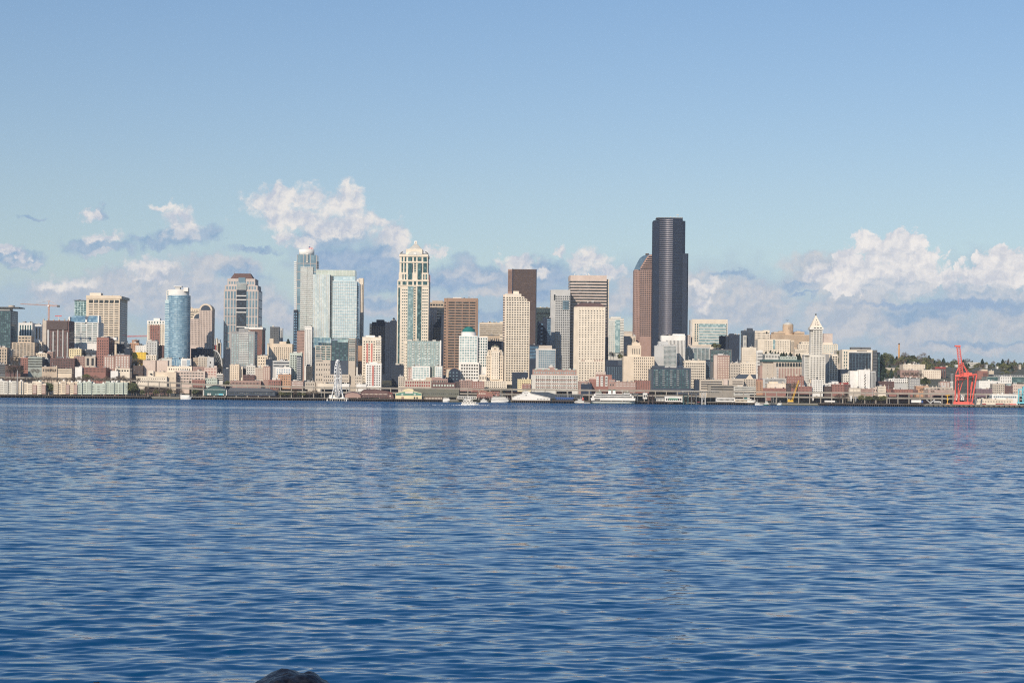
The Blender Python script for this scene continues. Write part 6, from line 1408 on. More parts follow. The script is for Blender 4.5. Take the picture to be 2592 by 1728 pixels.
hullmb(X0-.1, X1+.1, -.7, 1.0, D, 16.4, 1, .05).build('green_stripe', 'boatgreen', r)
for a, b_, y0, y1, nm in ((.0,.99,1458,1432,'car_deck'),(.03,.95,1434,1410,'passenger_deck'),(.07,.9,1411,1390,'sun_deck')):
    MB().box(X0+L_*a, X0+L_*b_, D-7.6, D+7.6, zz(y0), zz(y1)).build(nm, 'white', r)
    if nm != 'car_deck':
        n = 34
        for k in range(n):
            xx = X0+L_*(a+.03+(b_-a-.06)*(k+.5)/n); ublock('window', 'gdark', r, xx-.75, xx+.75, D-7.75, D-7.5, zz(y0)+(zz(y1)-zz(y0))*.28, zz(y0)+(zz(y1)-zz(y0))*.72)
    MB().box(X0+L_*a-.5, X0+L_*b_+.5, D-8, D+8, zz(y1)-.15, zz(y1)+.25).build('deck_edge', 'white', r)
MB().box(X0-.3, X0+L_*.10, D-6, D+6, 1.6, zz(1442)).build('car_door', 'gblack', r)
ublock('car_deck_opening', 'gblack', r, X0+L_*.08, X0+L_*.20, D-7.9, D-7.4, zz(1455), zz(1442))
for a in (.17, .80): 
    xx = X0+L_*a; MB().box(xx-4.2, xx+4.2, D-4, D+4, zz(1391), zz(1372)).build('pilot_house', 'white', r)
    MB().box(xx-4.6, xx+4.6, D-4.4, D+4.4, zz(1372), zz(1368)).build('pilot_house_roof', 'boatgreen', r)
    ublock('pilot_window', 'gdark', r, xx-3.8, xx+3.8, D-4.12, D-3.9, zz(1384), zz(1377))
for a in (.42, .52): 
    xx = X0+L_*a; MB().plan([(xx-2.4, D-2), (xx+2.4, D-2), (xx+2.4, D+2), (xx-2.4, D+2)], zz(1391), zz(1352), [(xx-1.8, D-1.6), (xx+1.8, D-1.6), (xx+1.8, D+1.6), (xx-1.8, D+1.6)]).build('funnel', 'white', r)
    MB().box(xx-2.0, xx+2.0, D-1.8, D+1.8, zz(1352), zz(1344)).build('funnel_top', 'boatgreen', r)
for a, y in ((.19, 1340), (.70, 1342), (.82, 1350)):
    xx = X0+L_*a; MB().tube((xx, D, zz(1375)), (xx, D, zz(y)), .3, 5, .15).tube((xx-1.6, D, zz(y+12)), (xx+1.6, D, zz(y+12)), .18).build('mast', 'white', r)
for a in (.3, .6, .66): xx = X0+L_*a; MB().box(xx-2, xx+2, D-6.5, D-5.3, zz(1390)+.2, zz(1384)).build('lifeboat', 'orange', r)
boat('orange and white fireboat with an upturned black and white bow, left of the large ferry', 752, 925, 1488, 2880, [(.1,.62,2.4,'white',True),(.25,.5,2.2,'white',True)], 'white', 2.0, -1, 7, [(.4,5)], [(.55,2.5,'red')], stripe='black')
boat('dark blue moored tour boat at the left of the white gabled shed', 0, 98, 1475, 2884, [(.05,.95,2.6,'navy',True),(.1,.8,2.2,'offwhite',True)], 'navy', 2.0, -1, 6, [(.6,4)])
zone(4)
boat('white excursion boat under way with a foaming wake, in front of the piers', 722, 884, 1516, 1150, [(.06,.80,1.15,'white',True),(.12,.62,1.0,'white',True),(.30,.52,.75,'white',True)], 'white', 1.0, 1, 3.4, [(.38,1.6),(.5,1.3)], [(.22,.4,'lgrey')], name='excursion_boat')
boat('boxy white motor boat moored alone beside the dark cafe deck', 560, 622, 1492, 2878, [(.02,.98,2.6,'white',False),(.1,.9,2.0,'white',True)], 'white', 2.2, 1, 6)
boat('small white motor yacht just right of the excursion boat', 892, 966, 1490, 2880, [(.05,.75,2.2,'white',True),(.2,.55,1.8,'white',True)], 'white', 1.8, 1, 5, [(.4,3)])
boat('three-deck white dinner cruise boat with dark window rows', 985, 1150, 1492, 2880, [(.0,.94,2.6,'white',True),(.03,.9,2.5,'white',True),(.08,.8,2.4,'offwhite',True)], 'white', 2.0, 1, 8, [(.3,4),(.6,3)], [(.5,2.2,'navy')], name='excursion_boat')
zone(7)
boat('white moored workboat with a long low cabin at the guard rail pier', 165, 292, 1436, 2874, [(.05,.5,2.0,'white',True),(.12,.3,1.8,'white',True)], 'white', 1.8, 1, 5, [(.25,4)])
boat('white and green tugboat moored second from the rock beach', 290, 358, 1440, 2870, [(.1,.9,2.4,'white',True),(.3,.75,2.2,'white',True)], 'boatgreen', 1.5, 1, 5, [(.5,5)], name='tugboat')
boat('dark fishing boat with tall masts between two white boats', 372, 462, 1438, 2876, [(.2,.7,2.2,'dgrey',True)], 'navy', 1.8, -1, 5, [(.3,8),(.55,9),(.8,6)], name='fishing_boat')
boat('small white and green boat with a round bow beside the rock beach', 466, 542, 1442, 2870, [(.25,.8,2.2,'white',True)], 'white', 2.2, 1, 5, [(.6,4)], stripe='boatgreen')
boat('white covered boat lying in the boat shelter', 62, 172, 1392, 2896, [(.0,1,2.2,'white',True)], 'white', 5.6, 1, 5)
zone(2)
boat('long bright white covered barge moored left of the teal arched shed', 598, 722, 1416, 2884, [(.0,.8,3.6,'white',False)], 'white', 3.4, 1, 6, name='covered_barge')
zone(3)
for i, x in enumerate((672, 846)):
    boat(('tiny white boat moored at the left foot of the wheel pier','tiny white boat moored at the right foot of the wheel pier')[i], x-8, x+8, 1480, 2870, [(.2,.7,1.6,'white',False)], 'white', 1.2, 1, 2.5, [(.5,3)])
# wake foam
zone(4)
m, wnt, wb = new_mat('foam'); g = wnt.nodes.new('ShaderNodeNewGeometry'); nn = wnt.nodes.new('ShaderNodeTexNoise'); nn.inputs['Scale'].default_value = .9; nn.inputs['Detail'].default_value = 6
wnt.links.new(g.outputs['Position'], nn.inputs['Vector']); wr = wnt.nodes.new('ShaderNodeMapRange'); wr.inputs['From Min'].default_value = .46; wr.inputs['From Max'].default_value = .56
wnt.links.new(nn.outputs['Fac'], wr.inputs['Value']); wnt.links.new(wr.outputs[0], wb.inputs['Alpha']); wb.inputs['Base Color'].default_value = (.8,.82,.84,1); wb.inputs['Roughness'].default_value = .9; MATS['foam'] = m
X0, X1 = W(722,1516,1150)[0], W(884,1516,1150)[0]
mb = MB(); n = 50
for k in range(n):
    t = k/n; x = X1-1-t*54; wd_ = .9+t*7; mb_h = .32*(1-t)**.7+.05
    x2 = x-54/n; w2 = .9+(t+1/n)*7; h2 = .32*max(0,1-t-1/n)**.7+.05
    q = len(mb.v)
    mb.v += [(x, 1148-wd_, .03), (x, 1148-wd_*.8, mb_h), (x, 1152+wd_*.8, mb_h), (x, 1152+wd_, .03), (x2, 1148-w2, .03), (x2, 1148-w2*.8, h2), (x2, 1152+w2*.8, h2), (x2, 1152+w2, .03)]
    mb.f += [(q,q+1,q+5,q+4), (q+1,q+2,q+6,q+5), (q+2,q+3,q+7,q+6)]
mb.box(X1-2, X1+6, 1147.5, 1148.5, -.1, .35)
wk = mb.build('wake', 'foam', None); tag(wk, kind='stuff')
# ======================================================================= observation wheel
zone(3)
D = 2898; X, Zt = W(769, 1108, D); zc_ = (Zt+5.5)/2+.5; rad = Zt-zc_
w_ = empty('observation_wheel', (X, D, 4.3), 'tall white observation wheel seen almost edge-on at the end of its pier', 'observation wheel')
th = R(3.2)
def wp(a, off, r=rad): 
    ly = r*math.cos(a); lx = off
    return (X+lx*math.cos(th)+ly*math.sin(th), D+ly*math.cos(th)-lx*math.sin(th), zc_+r*math.sin(a))
for off in (-1.5, 1.5):
    mb = MB()
    for k in range(42): mb.tube(wp(k*math.tau/42, off), wp((k+1)*math.tau/42, off), .42)
    for k in range(42): mb.tube(wp(k*math.tau/42, off, rad*.93), wp((k+1)*math.tau/42, off, rad*.93), .28)
    mb.build('rim', 'whitemetal', w_)
for k in range(21):
    a = k*math.tau/21; MB().tube(wp(a, -1.5), wp(a, 0, 1.2), .14, 3).tube(wp(a, 1.5), wp(a, 0, 1.2), .14, 3).build('spoke', 'whitemetal', w_)
for k in range(28):
    a = k*math.tau/28+.1; p = wp(a, 0, rad*.99); g_ = MB().cyl(p[0], p[1], p[2]-1.4, p[2]+1.1, .9, 1.2, 8).box(p[0]-2.0, p[0]+2.0, p[1]-.2, p[1]+.2, p[2]+.6, p[2]+.9).build('gondola', 'whitemetal', w_, True)
h = wp(0, 0, .01); MB().tube((h[0]-3.4, h[1], zc_), (h[0]+3.4, h[1], zc_), 1.5, 10).build('hub', 'whitemetal', w_)
for x, y in ((712, -9), (735, 9), (822, -9), (806, 9)):
    xb = W(x, 1445, D)[0]; s = -1 if x < 769 else 1
    MB().tube((xb, D+y, 4.3), (X+s*2.6, D, zc_), .75, 6, .5).build('leg', 'whitemetal', w_)
MB().box(W(688,1400,D)[0], W(832,1400,D)[0], D-6, D+8, 4.35, 5.8).build('platform', 'whitemetal', w_)
MB().box(W(690,1400,D)[0], W(745,1400,D)[0], D-5, D+2, 5.8, 9.2).build('ticket_booth', 'offwhite', w_)
# ======================================================================= cranes
def crane(zn, name, label, D, mat):
    zone(zn); r = [None]
    class C: pass
    c = C(); c.D = D; c.mat = mat; c.root = None
    def start(x, y=None):
        X, Z = W(x, 1200, D); c.root = empty(name, (X, D, ground(X, D) if y is None else W(x, y, D)[1]), label, 'crane'); return c
    def bar(part, pts, r_=.5, mat_=None, n=4):
        mb = MB()
        for (a, b_) in zip(pts, pts[1:]):
            xa, za = W(a[0], a[1], D); xb, zb = W(b_[0], b_[1], D)
            mb.tube((xa, D+(a[2] if len(a) > 2 else 0), za), (xb, D+(b_[2] if len(b_) > 2 else 0), zb), r_, n)
        return mb.build(part, mat_ or mat, c.root)
    def lattice(part, p, q, w, r_=.18, n=14, depth=1.5, mat_=None, w2=None):
        w2 = w if w2 is None else w2
        a, b_ = Vector((W(*p, D)[0], D, W(*p, D)[1])), Vector((W(*q, D)[0], D, W(*q, D)[1]))
        d = (b_-a).normalized(); s = Vector((d.z, 0, -d.x)); mb = MB()
        for y in (-depth/2, depth/2):
            for sg in (-1, 1): mb.tube(a+s*sg*w/2+Vector((0,y,0)), b_+s*sg*w2/2+Vector((0,y,0)), r_)
            for k in range(n):
                t0, t1 = k/n, (k+1)/n; sg = 1 if k % 2 else -1
                wa, wb_ = w+(w2-w)*t0, w+(w2-w)*t1
                mb.tube(a.lerp(b_, t0)+s*sg*wa/2+Vector((0,y,0)), a.lerp(b_, t1)-s*sg*wb_/2+Vector((0,y,0)), r_*.7, 3)
        return mb.build(part, mat_ or mat, c.root)
    def block(part, x0, x1, y0, y1, off=0, dep=3, mat_=None):
        X0, Z1 = W(x0, y0, D); X1, Z0 = W(x1, y1, D); return MB().box(X0, X1, D+off, D+off+dep, Z0, Z1).build(part, mat_ or mat, c.root)
    c.start, c.bar, c.lattice, c.block = start, bar, lattice, block
    return c
c = crane(8, 'container_crane', 'tall red container crane with its boom raised, on the wharf at the right', 2894, 'red').start(1210)
for x, x2, off in ((1088,1100,0), (1276,1278,0), (1166,1180,16), (1340,1398,16)):
    c.bar('leg', [(x, 1385, off), (x2, 985, off)], .95)
c.bar('leg', [(1340, 1390, 1), (1412, 975, 1)], 1.1)
c.block('sill_beam', 1062, 1298, 1372, 1412, -1.4, 3); c.block('sill_beam', 1310, 1380, 1378, 1412, 14, 3)
for x in (1085, 1140, 1200, 1260, 1345): c.block('wheel_truck', x-18, x+18, 1398, 1422, -2, 4)
c.block('portal_beam', 1088, 1290, 975, 1008, -1.2, 2.6); c.bar('portal_beam', [(1285, 985, 1), (1412, 975, 1)], 1.3); c.bar('portal_beam', [(1160, 1000, 16), (1395, 980, 16)], 1.2)
c.block('machinery_house', 1215, 1345, 945, 1002, 3, 9); c.block('operator_cab', 1160, 1205, 1010, 1055, 2, 3, 'rustred')
c.lattice('boom', (1185, 1010), (1136, 560), 5.6, .34, 26, 4, w2=4.4)
c.bar('boom_rail', [(1170, 1010, -1), (1114, 560, -1)], .34, 'red'); c.bar('boom_rail', [(1206, 1000, -1), (1160, 560, -1)], .34, 'red')
c.block('boom_head', 1086, 1166, 544, 566, -2, 5)
c.bar('apex_frame', [(1100, 965, 0), (1150, 870, 4), (1212, 800, 7), (1278, 968, 0)], .75); c.bar('apex_frame', [(1212, 800, 7), (1345, 975, 14)], .5); c.bar('apex_frame', [(1196, 815, 7), (1196, 985, 10)], .6)
c.block('apex_head', 1198, 1226, 796, 815, 5, 4)
for p in (((1098,1000,0),(1166,1240,16)), ((1276,1010,0),(1180,1120,16)), ((1100,1260,0),(1166,1380,16)), ((1170,1245,8),(1240,1010,8)), ((1285,1010,0),(1340,1250,16)), ((1105,1070,0),(1150,1010,2)), ((1180,1250,16),(1225,1060,8)), ((1340,1240,16),(1385,1010,16))):
    c.bar('brace', list(p), .42)
c.block('stair_tower', 1152, 1164, 1240, 1385, 5, 2)
c.block('spreader', 1170, 1250, 1020, 1045, 4, 5, 'rustred')
c = crane(8, 'container_crane', 'pale blue crane frame cut off by the right edge of the photo', 2896, 'cyan').start(2060)
for x, x2, o_ in ((2022,2030,0), (2092,2088,0), (2120,2112,14), (2060,2056,14)): c.bar('leg', [(x, 1398, o_), (x2, 1185, o_)], .75)
c.block('portal_beam', 2022, 2150, 1184, 1202, -1, 2.4); c.block('sill_beam', 2002, 2140, 1376, 1400, -1, 2.4); c.bar('brace', [(2030,1290,0), (2090,1290,0)], .5); c.bar('brace', [(2030,1300,0), (2088,1200,0)], .3); c.block('machinery_house', 2096, 2140, 1150, 1186, 2, 6)
c = crane(7, 'crawler_crane', 'yellow crawler crane with a long leaning lattice boom in front of the viaduct', 2930, 'craneyel').start(652)
c.block('body', 615, 690, 1366, 1390, -2, 5); c.block('cab', 620, 640, 1350, 1368, -2, 3); c.block('track', 612, 695, 1388, 1400, -3, 1.5, 'dgrey'); c.block('track', 612, 695, 1388, 1400, 3, 1.5, 'dgrey')
c.lattice('boom', (672, 1380), (766, 1100), 2.0, .18, 16, 1.6, w2=1.1); c.bar('boom_head', [(758,1112), (772,1095)], .7); c.bar('cable', [(760, 1100), (632, 1352)], .07, 'dgrey', 3)
c = crane(1, 'tower_crane', 'orange tower crane standing on the half-built dark tower', 3262, 'craneor').start(536, 578)
c.lattice('mast', (536, 576), (538, 402), 2.0, .22, 12, 2.0); c.lattice('jib', (538, 404), (225, 388), 1.5, .16, 24, 1.4, w2=1.0); c.lattice('counter_jib', (538, 406), (655, 412), 1.9, .26, 8, 1.4)
c.bar('apex', [(538, 402), (541, 350)], .5); c.bar('tie_bar', [(541,350), (380,394)], .16, n=3); c.bar('tie_bar', [(541,350), (645,408)], .16, n=3); c.block('counterweight', 630, 656, 402, 424, -1, 2.4, 'dgrey'); c.block('cab', 526, 540, 400, 418, -1.5, 2, 'white')
c = crane(1, 'tower_crane', 'short red rooftop crane jib beside the orange tower crane', 3270, 'red').start(640, 560)
c.bar('mast', [(645, 562), (645, 528)], .5, 'white'); c.lattice('jib', (606, 522), (680, 520), 1.2, .28, 8, 1)
c = crane(1, 'tower_crane', 'pink tower crane with a very long jib behind the dark brick block', 3720, 'cranepink').start(1374, 830)
c.lattice('mast', (1374, 830), (1375, 742), 2.6, .35, 8, 2.4); c.lattice('jib', (1340, 746), (1800, 738), 2.0, .34, 34, 1.6); c.block('cab', 1366, 1384, 745, 765, -1, 3, 'white'); c.bar('apex', [(1375, 745), (1377, 722)], .5)
c = crane(8, 'harbour_crane', 'small yellow mobile crane left of the red container crane', 2900, 'craneyel').start(980)
c.bar('mast', [(978, 1400), (978, 1270)], .55); c.lattice('jib', (950, 1282), (1012, 1276), 1.2, .2, 6, 1); c.block('base', 955, 1010, 1396, 1412, -2, 4, 'craneor'); c.block('cab', 968, 990, 1330, 1350, -1, 2)
zone(4); D = 3700; X, Zt = W(448, 372, D); Zb = W(443, 640, D)[1]
r = empty('radio_mast', (X, D, ground(X, D)), 'thin red and white radio mast behind the tallest cream tower', 'mast')
zb = ground(X, D); n = 9
for k in range(n): MB().tube((X, D, zb+(Zt-zb)*k/n), (X, D, zb+(Zt-zb)*(k+1)/n), 1.5*(1-k/n)+.35, 4, 1.5*(1-(k+1)/n)+.3).build('mast_section', 'red' if k % 2 == 0 else 'whitemetal', r)
# ======================================================================= poles
def pole(zn, label, x, y0, y1, D, r_=.3, mat='lgrey', arm=True, name='lamp_post', cat='lamp post'):
    zone(zn); X, Zt = W(x, y0, D); Zb = W(x, y1, D)[1]
    r = empty(name, (X, D, Zb), label, cat)
    MB().tube((X, D, Zb), (X, D, Zt), r_, 8, r_*.6).build('pole', mat, r)
    if arm: MB().tube((X, D, Zt-.2), (X+1.8, D, Zt), r_*.45).box(X+1.2, X+2.4, D-.3, D+.3, Zt-.2, Zt+.1).build('lamp_arm', mat, r)
    else: MB().cyl(X, D, Zt, Zt+.8, r_*1.3, r_*.9, 8).build('cap', 'dgrey', r)
pole(1, 'thick pale pole standing in front of the far left shore condominium', 192, 1120, 1380, 2925, .75, arm=False, name='mast', cat='pole')
pole(7, 'tall slim lamp mast right of the blank white stepped block', 1779, 1190, 1340, 2960, .35)
pole(4, 'dark brown utility pole rising above the viaduct behind the excursion boat', 711, 1345, 1440, 2950, .45, 'umber', False, 'utility_pole', 'pole')
pole(5, 'white flagpole in front of the viaduct right of the white gabled shed', 692, 1330, 1430, 2930, .35, 'offwhite', False, 'flagpole', 'pole')
pole(3, 'grey lamp post between the viaduct pillars left of the observation wheel', 618, 1350, 1440, 2930, .3)
pole(8, 'slim grey lamp post on the pier right of the bare round tree', 125, 1320, 1400, 2905, .28)
for i, (zn, x, y0, y1, l) in enumerate(((7,1484,1300,1385,'fat white rounded silo post right of the bare round tree'),(7,1547,1312,1390,'grey silo post beside the white rounded one'))):
    zone(zn); D = 2930; X, Zt = W(x, y0, D); Zb = W(x, y1, D)[1]; r = empty('silo', (X, D, Zb), l, 'silo'); MB().cyl(X, D, Zb, Zt-1, 1.2, 1.2, 12).build('body', 'white' if i == 0 else 'grey', r, True); MB().dome(X, D, Zt-1.02, 1.2, 1.0, 12, 3).build('cap', 'white' if i == 0 else 'grey', r, True)
zone(8)
for i, (xa, xb, xc) in enumerate(((668,728,790), (905,950,905))):
    if i: continue
    D = 2925; p = [W(xa, 1342, D), W(xb, 1394, D), W(xc, 1342, D)]
    r = empty('loading_ramp', (p[1][0], D, p[1][1]), 'white V-shaped loading ramp frame below the viaduct', 'ramp')
    for q in (p[0], p[2]): MB().tube((p[1][0], D, p[1][1]), (q[0], D, q[1]), .9).build('ramp_arm', 'lgrey', r)
# ======================================================================= vehicles
for k, c_ in dict(carwhite=(.7,.7,.7), carsilver=(.35,.36,.38), carred=(.4,.03,.03), cardark=(.03,.035,.045), caryellow=(.7,.42,.03), carblue=(.05,.1,.3)).items(): wall(k, c_, .3, .02)
def car_mesh():
    body = MB(); body.plan([(-2.2,-.9),(2.2,-.9),(2.2,.9),(-2.2,.9)], .35, .85, [(-2.15,-.87),(2.1,-.87),(2.1,.87),(-2.15,.87)])
    cab = MB(); cab.plan([(-1.5,-.85),(1.0,-.85),(1.0,.85),(-1.5,.85)], .84, 1.4, [(-1.1,-.7),(.5,-.7),(.5,.7),(-1.1,.7)])
    wh = MB(); wh.tube((0,-.12,0), (0,.12,0), .33, 10)
    return body, cab, wh
cb, cc_, cw = car_mesh(); CM = {}
def car(X, Y, Z, col, label, group, s=1.0):
    r = empty('car', (X, Y, Z), label, 'car', group)
    if col not in CM: CM[col] = cb.mesh('car_body', col)
    if 'cab' not in CM: CM['cab'] = cc_.mesh('car_cabin', 'gdark'); CM['wh'] = cw.mesh('car_wheel', 'tyre')
    for nm, me in (('body', CM[col]), ('cabin', CM['cab'])):
        o = bpy.data.objects.new(nm, me); COL.objects.link(o); o.parent = r
    for x in (-1.35, 1.35):
        for y in (-.8, .8):
            o = bpy.data.objects.new('wheel', CM['wh']); COL.objects.link(o); o.parent = r; o.location = (x, y, .33)
    r.scale = (s, s, s); return r
cols = ['carwhite','carsilver','carred','cardark','carwhite','carblue']; cn = dict(carwhite='white', carsilver='silver', carred='red', cardark='dark', caryellow='yellow', carblue='blue')
rr = random.Random(5)
for i in range(26):
    x = 20+i*99+rr.uniform(-30, 30); X = full(x, 990, 2992)[0]; c_ = rr.choice(cols)
    car(X, 2996, decktop(X)-7.6, c_, 'small %s car driving on the lower deck of the viaduct' % cn[c_], '%s cars on the lower viaduct deck' % cn[c_])
for x, l in ((2068,'yellow taxi on the lower viaduct deck right of the yellow crane'),(2110,'yellow taxi on the lower viaduct deck above the white coach')):
    X = full(x, 1003, 2992)[0]; car(X, 2993.6, decktop(X)-7.6, 'caryellow', l, None, 1.3)
for i in range(52):
    x = rr.choice([rr.uniform(440,570), rr.uniform(600,830), rr.uniform(1060,1120), rr.uniform(1300,1400), rr.uniform(1700,1880), rr.uniform(2080,2340), rr.uniform(2240,2580)])
    X = full(x, 1018, 2918)[0]; c_ = rr.choice(['carwhite','carsilver','carwhite','cardark','carred'])
    car(X, rr.uniform(2914.5, 2930), 3.2, c_, 'small %s car parked on the quay between the piers and the viaduct' % cn[c_], '%s cars parked along the quay' % cn[c_], 1.1)
def truck(zn, label, x0, x1, y0, y1, D, boxm, cabm, cab_right=True, name='lorry', cat='lorry'):
    zone(zn); X0, Z1 = W(x0, y0, D); X1, Z0 = W(x1, y1, D); cl = (X1-X0)*.16
    r = empty(name, ((X0+X1)/2, D, Z0), label, cat)
    a, b_ = (X0, X1-cl-.3) if cab_right else (X0+cl+.3, X1)
    MB().box(a, b_, D, D+2.6, Z0+1, Z1).build('trailer_box', boxm, r)
    ca, cbx = (X1-cl, X1) if cab_right else (X0, X0+cl)
    MB().plan([(ca, D+.1), (cbx, D+.1), (cbx, D+2.5), (ca, D+2.5)], Z0+.6, Z0+(Z1-Z0)*.85, [(ca+.1, D+.2), (cbx-.5, D+.2), (cbx-.5, D+2.4), (ca+.1, D+2.4)]).build('cab', cabm, r)
    for t in (.08, .2, .6, .75, .93): xx = X0+(X1-X0)*t; MB().tube((xx, D-.05, Z0+.5), (xx, D+.35, Z0+.5), .5, 10).build('wheel', 'tyre', r)
truck(8, 'long white articulated lorry with a blue cab parked on the dark pier', 448, 622, 1346, 1396, 2908, 'white', 'bluepaint')
truck(8, 'white tanker-like trailer right of the V-shaped ramp', 778, 885, 1360, 1398, 2908, 'lgrey', 'white')
truck(7, 'white coach parked below the viaduct right of the yellow crane', 1122, 1292, 1368, 1400, 2905, 'white', 'gdark', name='coach', cat='coach')
truck(8, 'dark red lorry parked on the container wharf', 1690, 1820, 1396, 1422, 2892, 'rustred', 'cardark')
truck(8, 'red and black tractor unit just right of the red crane', 1490, 1550, 1398, 1424, 2892, 'rustred', 'rustred')
truck(2, 'white delivery van with a teal load beside the dark teal arched shed', 1020, 1075, 1376, 1400, 2892, 'cyan', 'white')
zone(8)
for i, (x0, x1, y0, y1, m_, l) in enumerate(((1098,1150,1270,1350,'white','stack of white containers framed by the left legs of the red crane'),(1175,1222,1268,1350,'white','white container stack between the inner legs of the red crane'),
        (1225,1262,1300,1372,'dkbrick','dark red container stack behind the red crane'),(1820,1880,1404,1422,'rustred','single rust-red container on the wharf'),(1900,1990,1402,1420,'red','long red container at the wharf end'),(1300,1338,1318,1372,'grey','grey container stack right of the red crane legs'))):
    D = 2924; X0, Z1 = W(x0, y0, D); X1, Z0 = W(x1, y1, D); r = empty('container_stack' if i not in (3,4) else 'container', ((X0+X1)/2, D, Z0), l, 'container')
    n = max(1, round((Z1-Z0)/2.7))
    for k in range(n):
        za, zb = Z0+(Z1-Z0)*k/n, Z0+(Z1-Z0)*(k+1)/n-.1
        mb = MB().box(X0, X1, D, D+8, za, zb)
        for q in range(8): xx = X0+(X1-X0)*(q+.5)/8; mb.box(xx-.1, xx+.1, D-.08, D, za+.2, zb-.2)
        mb.build('container_body', m_, r)
# ======================================================================= trees
def crown_mesh(kind, seed):
    rr = random.Random(seed); mb = MB()
    clumps = []
    if kind == 'conifer':
        for k in range(26):
            t = (k+.5)/26; rad_ = .30*(1-t)**.85+.02
            for q in range(max(1, int(5*(1-t))+1)):
                a = rr.uniform(0, math.tau); clumps.append((Vector((math.cos(a)*rad_*.75, math.sin(a)*rad_*.75, .10+t*.88)), .05+.09*(1-t)))
        nl, ls = 16, .05
    elif kind == 'poplar':
        for k in range(30): clumps.append((Vector((rr.gauss(0,.05), rr.gauss(0,.05), rr.uniform(.15,.95))), .08))
        nl, ls = 14, .04
    else:
        for k in range(30):
            a = rr.uniform(0, math.tau); u = rr.uniform(-.7, 1); rad_ = math.sqrt(max(0, 1-u*u))*rr.uniform(.6, 1)
            clumps.append((Vector((math.cos(a)*rad_*.40, math.sin(a)*rad_*.40, .62+u*.30)), rr.uniform(.09, .16)))
        nl, ls = (20, .05) if kind == 'round' else (26, .03)
    for c_, r_ in clumps:
        for q in range(nl):
            d = Vector((rr.gauss(0,1), rr.gauss(0,1), rr.gauss(0,1))).normalized()*r_*rr.uniform(.4, 1)
            p = c_+d; s = ls*rr.uniform(.6, 1.3)
            a = Vector((rr.gauss(0,1), rr.gauss(0,1), rr.gauss(0,1))).normalized(); b_ = a.orthogonal().normalized(); 
            if kind == 'bare': b_ *= .22; a *= 1.8
            n = len(mb.v); mb.v += [tuple(p+a*s), tuple(p+b_*s), tuple(p-a*s), tuple(p-b_*s)]; mb.f.append((n,n+1,n+2,n+3))
    return mb
def trunk_mesh(kind, seed):
    rr = random.Random(seed); mb = MB(); mb.tube((0,0,-.05), (0,0,.5), .028, 6, .016)
    if kind == 'conifer' or kind == 'poplar': mb.tube((0,0,.5), (0,0,.95), .016, 5, .004)
    else:
        for k in range(10):
            a = rr.uniform(0, math.tau); z = rr.uniform(.28, .5); e = Vector((math.cos(a)*rr.uniform(.2,.36), math.sin(a)*rr.uniform(.2,.36), rr.uniform(.6,.92)))
            mb.tube((0,0,z), e, .012, 4, .004)
            for q in range(3): mb.tube(e*.8+Vector((0,0,z*.2)), e+Vector((rr.gauss(0,.08), rr.gauss(0,.08), rr.uniform(.0,.08))), .005, 3, .002)
    return mb
TM = {}
KM = dict(round='leaf', bare='twig', conifer='conifer', poplar='twig')
for kd in KM:
    TM[kd] = [(crown_mesh(kd, s*7+len(kd)).mesh('crown_'+kd, KM[kd]), trunk_mesh(kd, s+3).mesh('trunk_'+kd, 'bark')) for s in range(4)]
TN = dict(round='broadleaf_tree', bare='bare_tree', conifer='conifer_tree', poplar='poplar_tree')
tr = random.Random(21)
def tree(kind, X, Y, Z, h, label, group=None, wx=1.0):
    r = empty(TN[kind], (X, Y, Z), label, 'tree', group); s = tr.randrange(4)
    for nm, me in zip(('crown', 'trunk'), TM[kind][s]):
        o = bpy.data.objects.new(nm, me); COL.objects.link(o); o.parent = r
    r.scale = (h*wx, h*wx, h); r.rotation_euler.z = tr.uniform(0, 6.28); return r
LB = dict(round='olive-green round tree on the wooded hill at the right', bare='bare brownish tree on the wooded hill at the right', conifer='dark conifer on the wooded hill at the right', poplar='tall narrow leafless poplar on the wooded hill at the right')
GR = dict(round='round green trees on the wooded hill', bare='bare trees on the wooded hill', conifer='dark conifers on the wooded hill', poplar='narrow poplars on the wooded hill')
zone(8)
sil = [(-40,700),(0,690),(60,660),(130,670),(180,735),(230,705),(310,690),(360,640),(400,700),(470,690),(540,700),(620,650),(680,730),(705,695),(760,740),(850,740),(920,730),(980,790),(1080,740),(1150,800),(1210,750),(1270,735),(1340,770),(1400,800),(1490,745),(1550,790),(1650,775),(1720,800),(1790,745),(1870,740),(1960,755),(2050,800),(2102,800),(2200,790)]
kinds = {60:'round',230:'conifer',360:'bare',470:'round',620:'bare',705:'conifer',920:'conifer',1080:'bare',1210:'conifer',1270:'bare',1340:'conifer',1490:'conifer',1790:'conifer',1870:'poplar',1960:'poplar'}
def toph(x): return lerp_tab(sil, x)
for x, y in sil:
    kd = kinds.get(x) or tr.choice(['round','bare','round'])
    D = 4280+tr.uniform(-40, 40); X, Zt = W(x, y, D); g_ = ground(X, D); h = max(11, Zt-g_)
    tree(kd, X, D, Zt-h, h, LB[kd], GR[kd], .95 if kd != 'conifer' else 1.1)
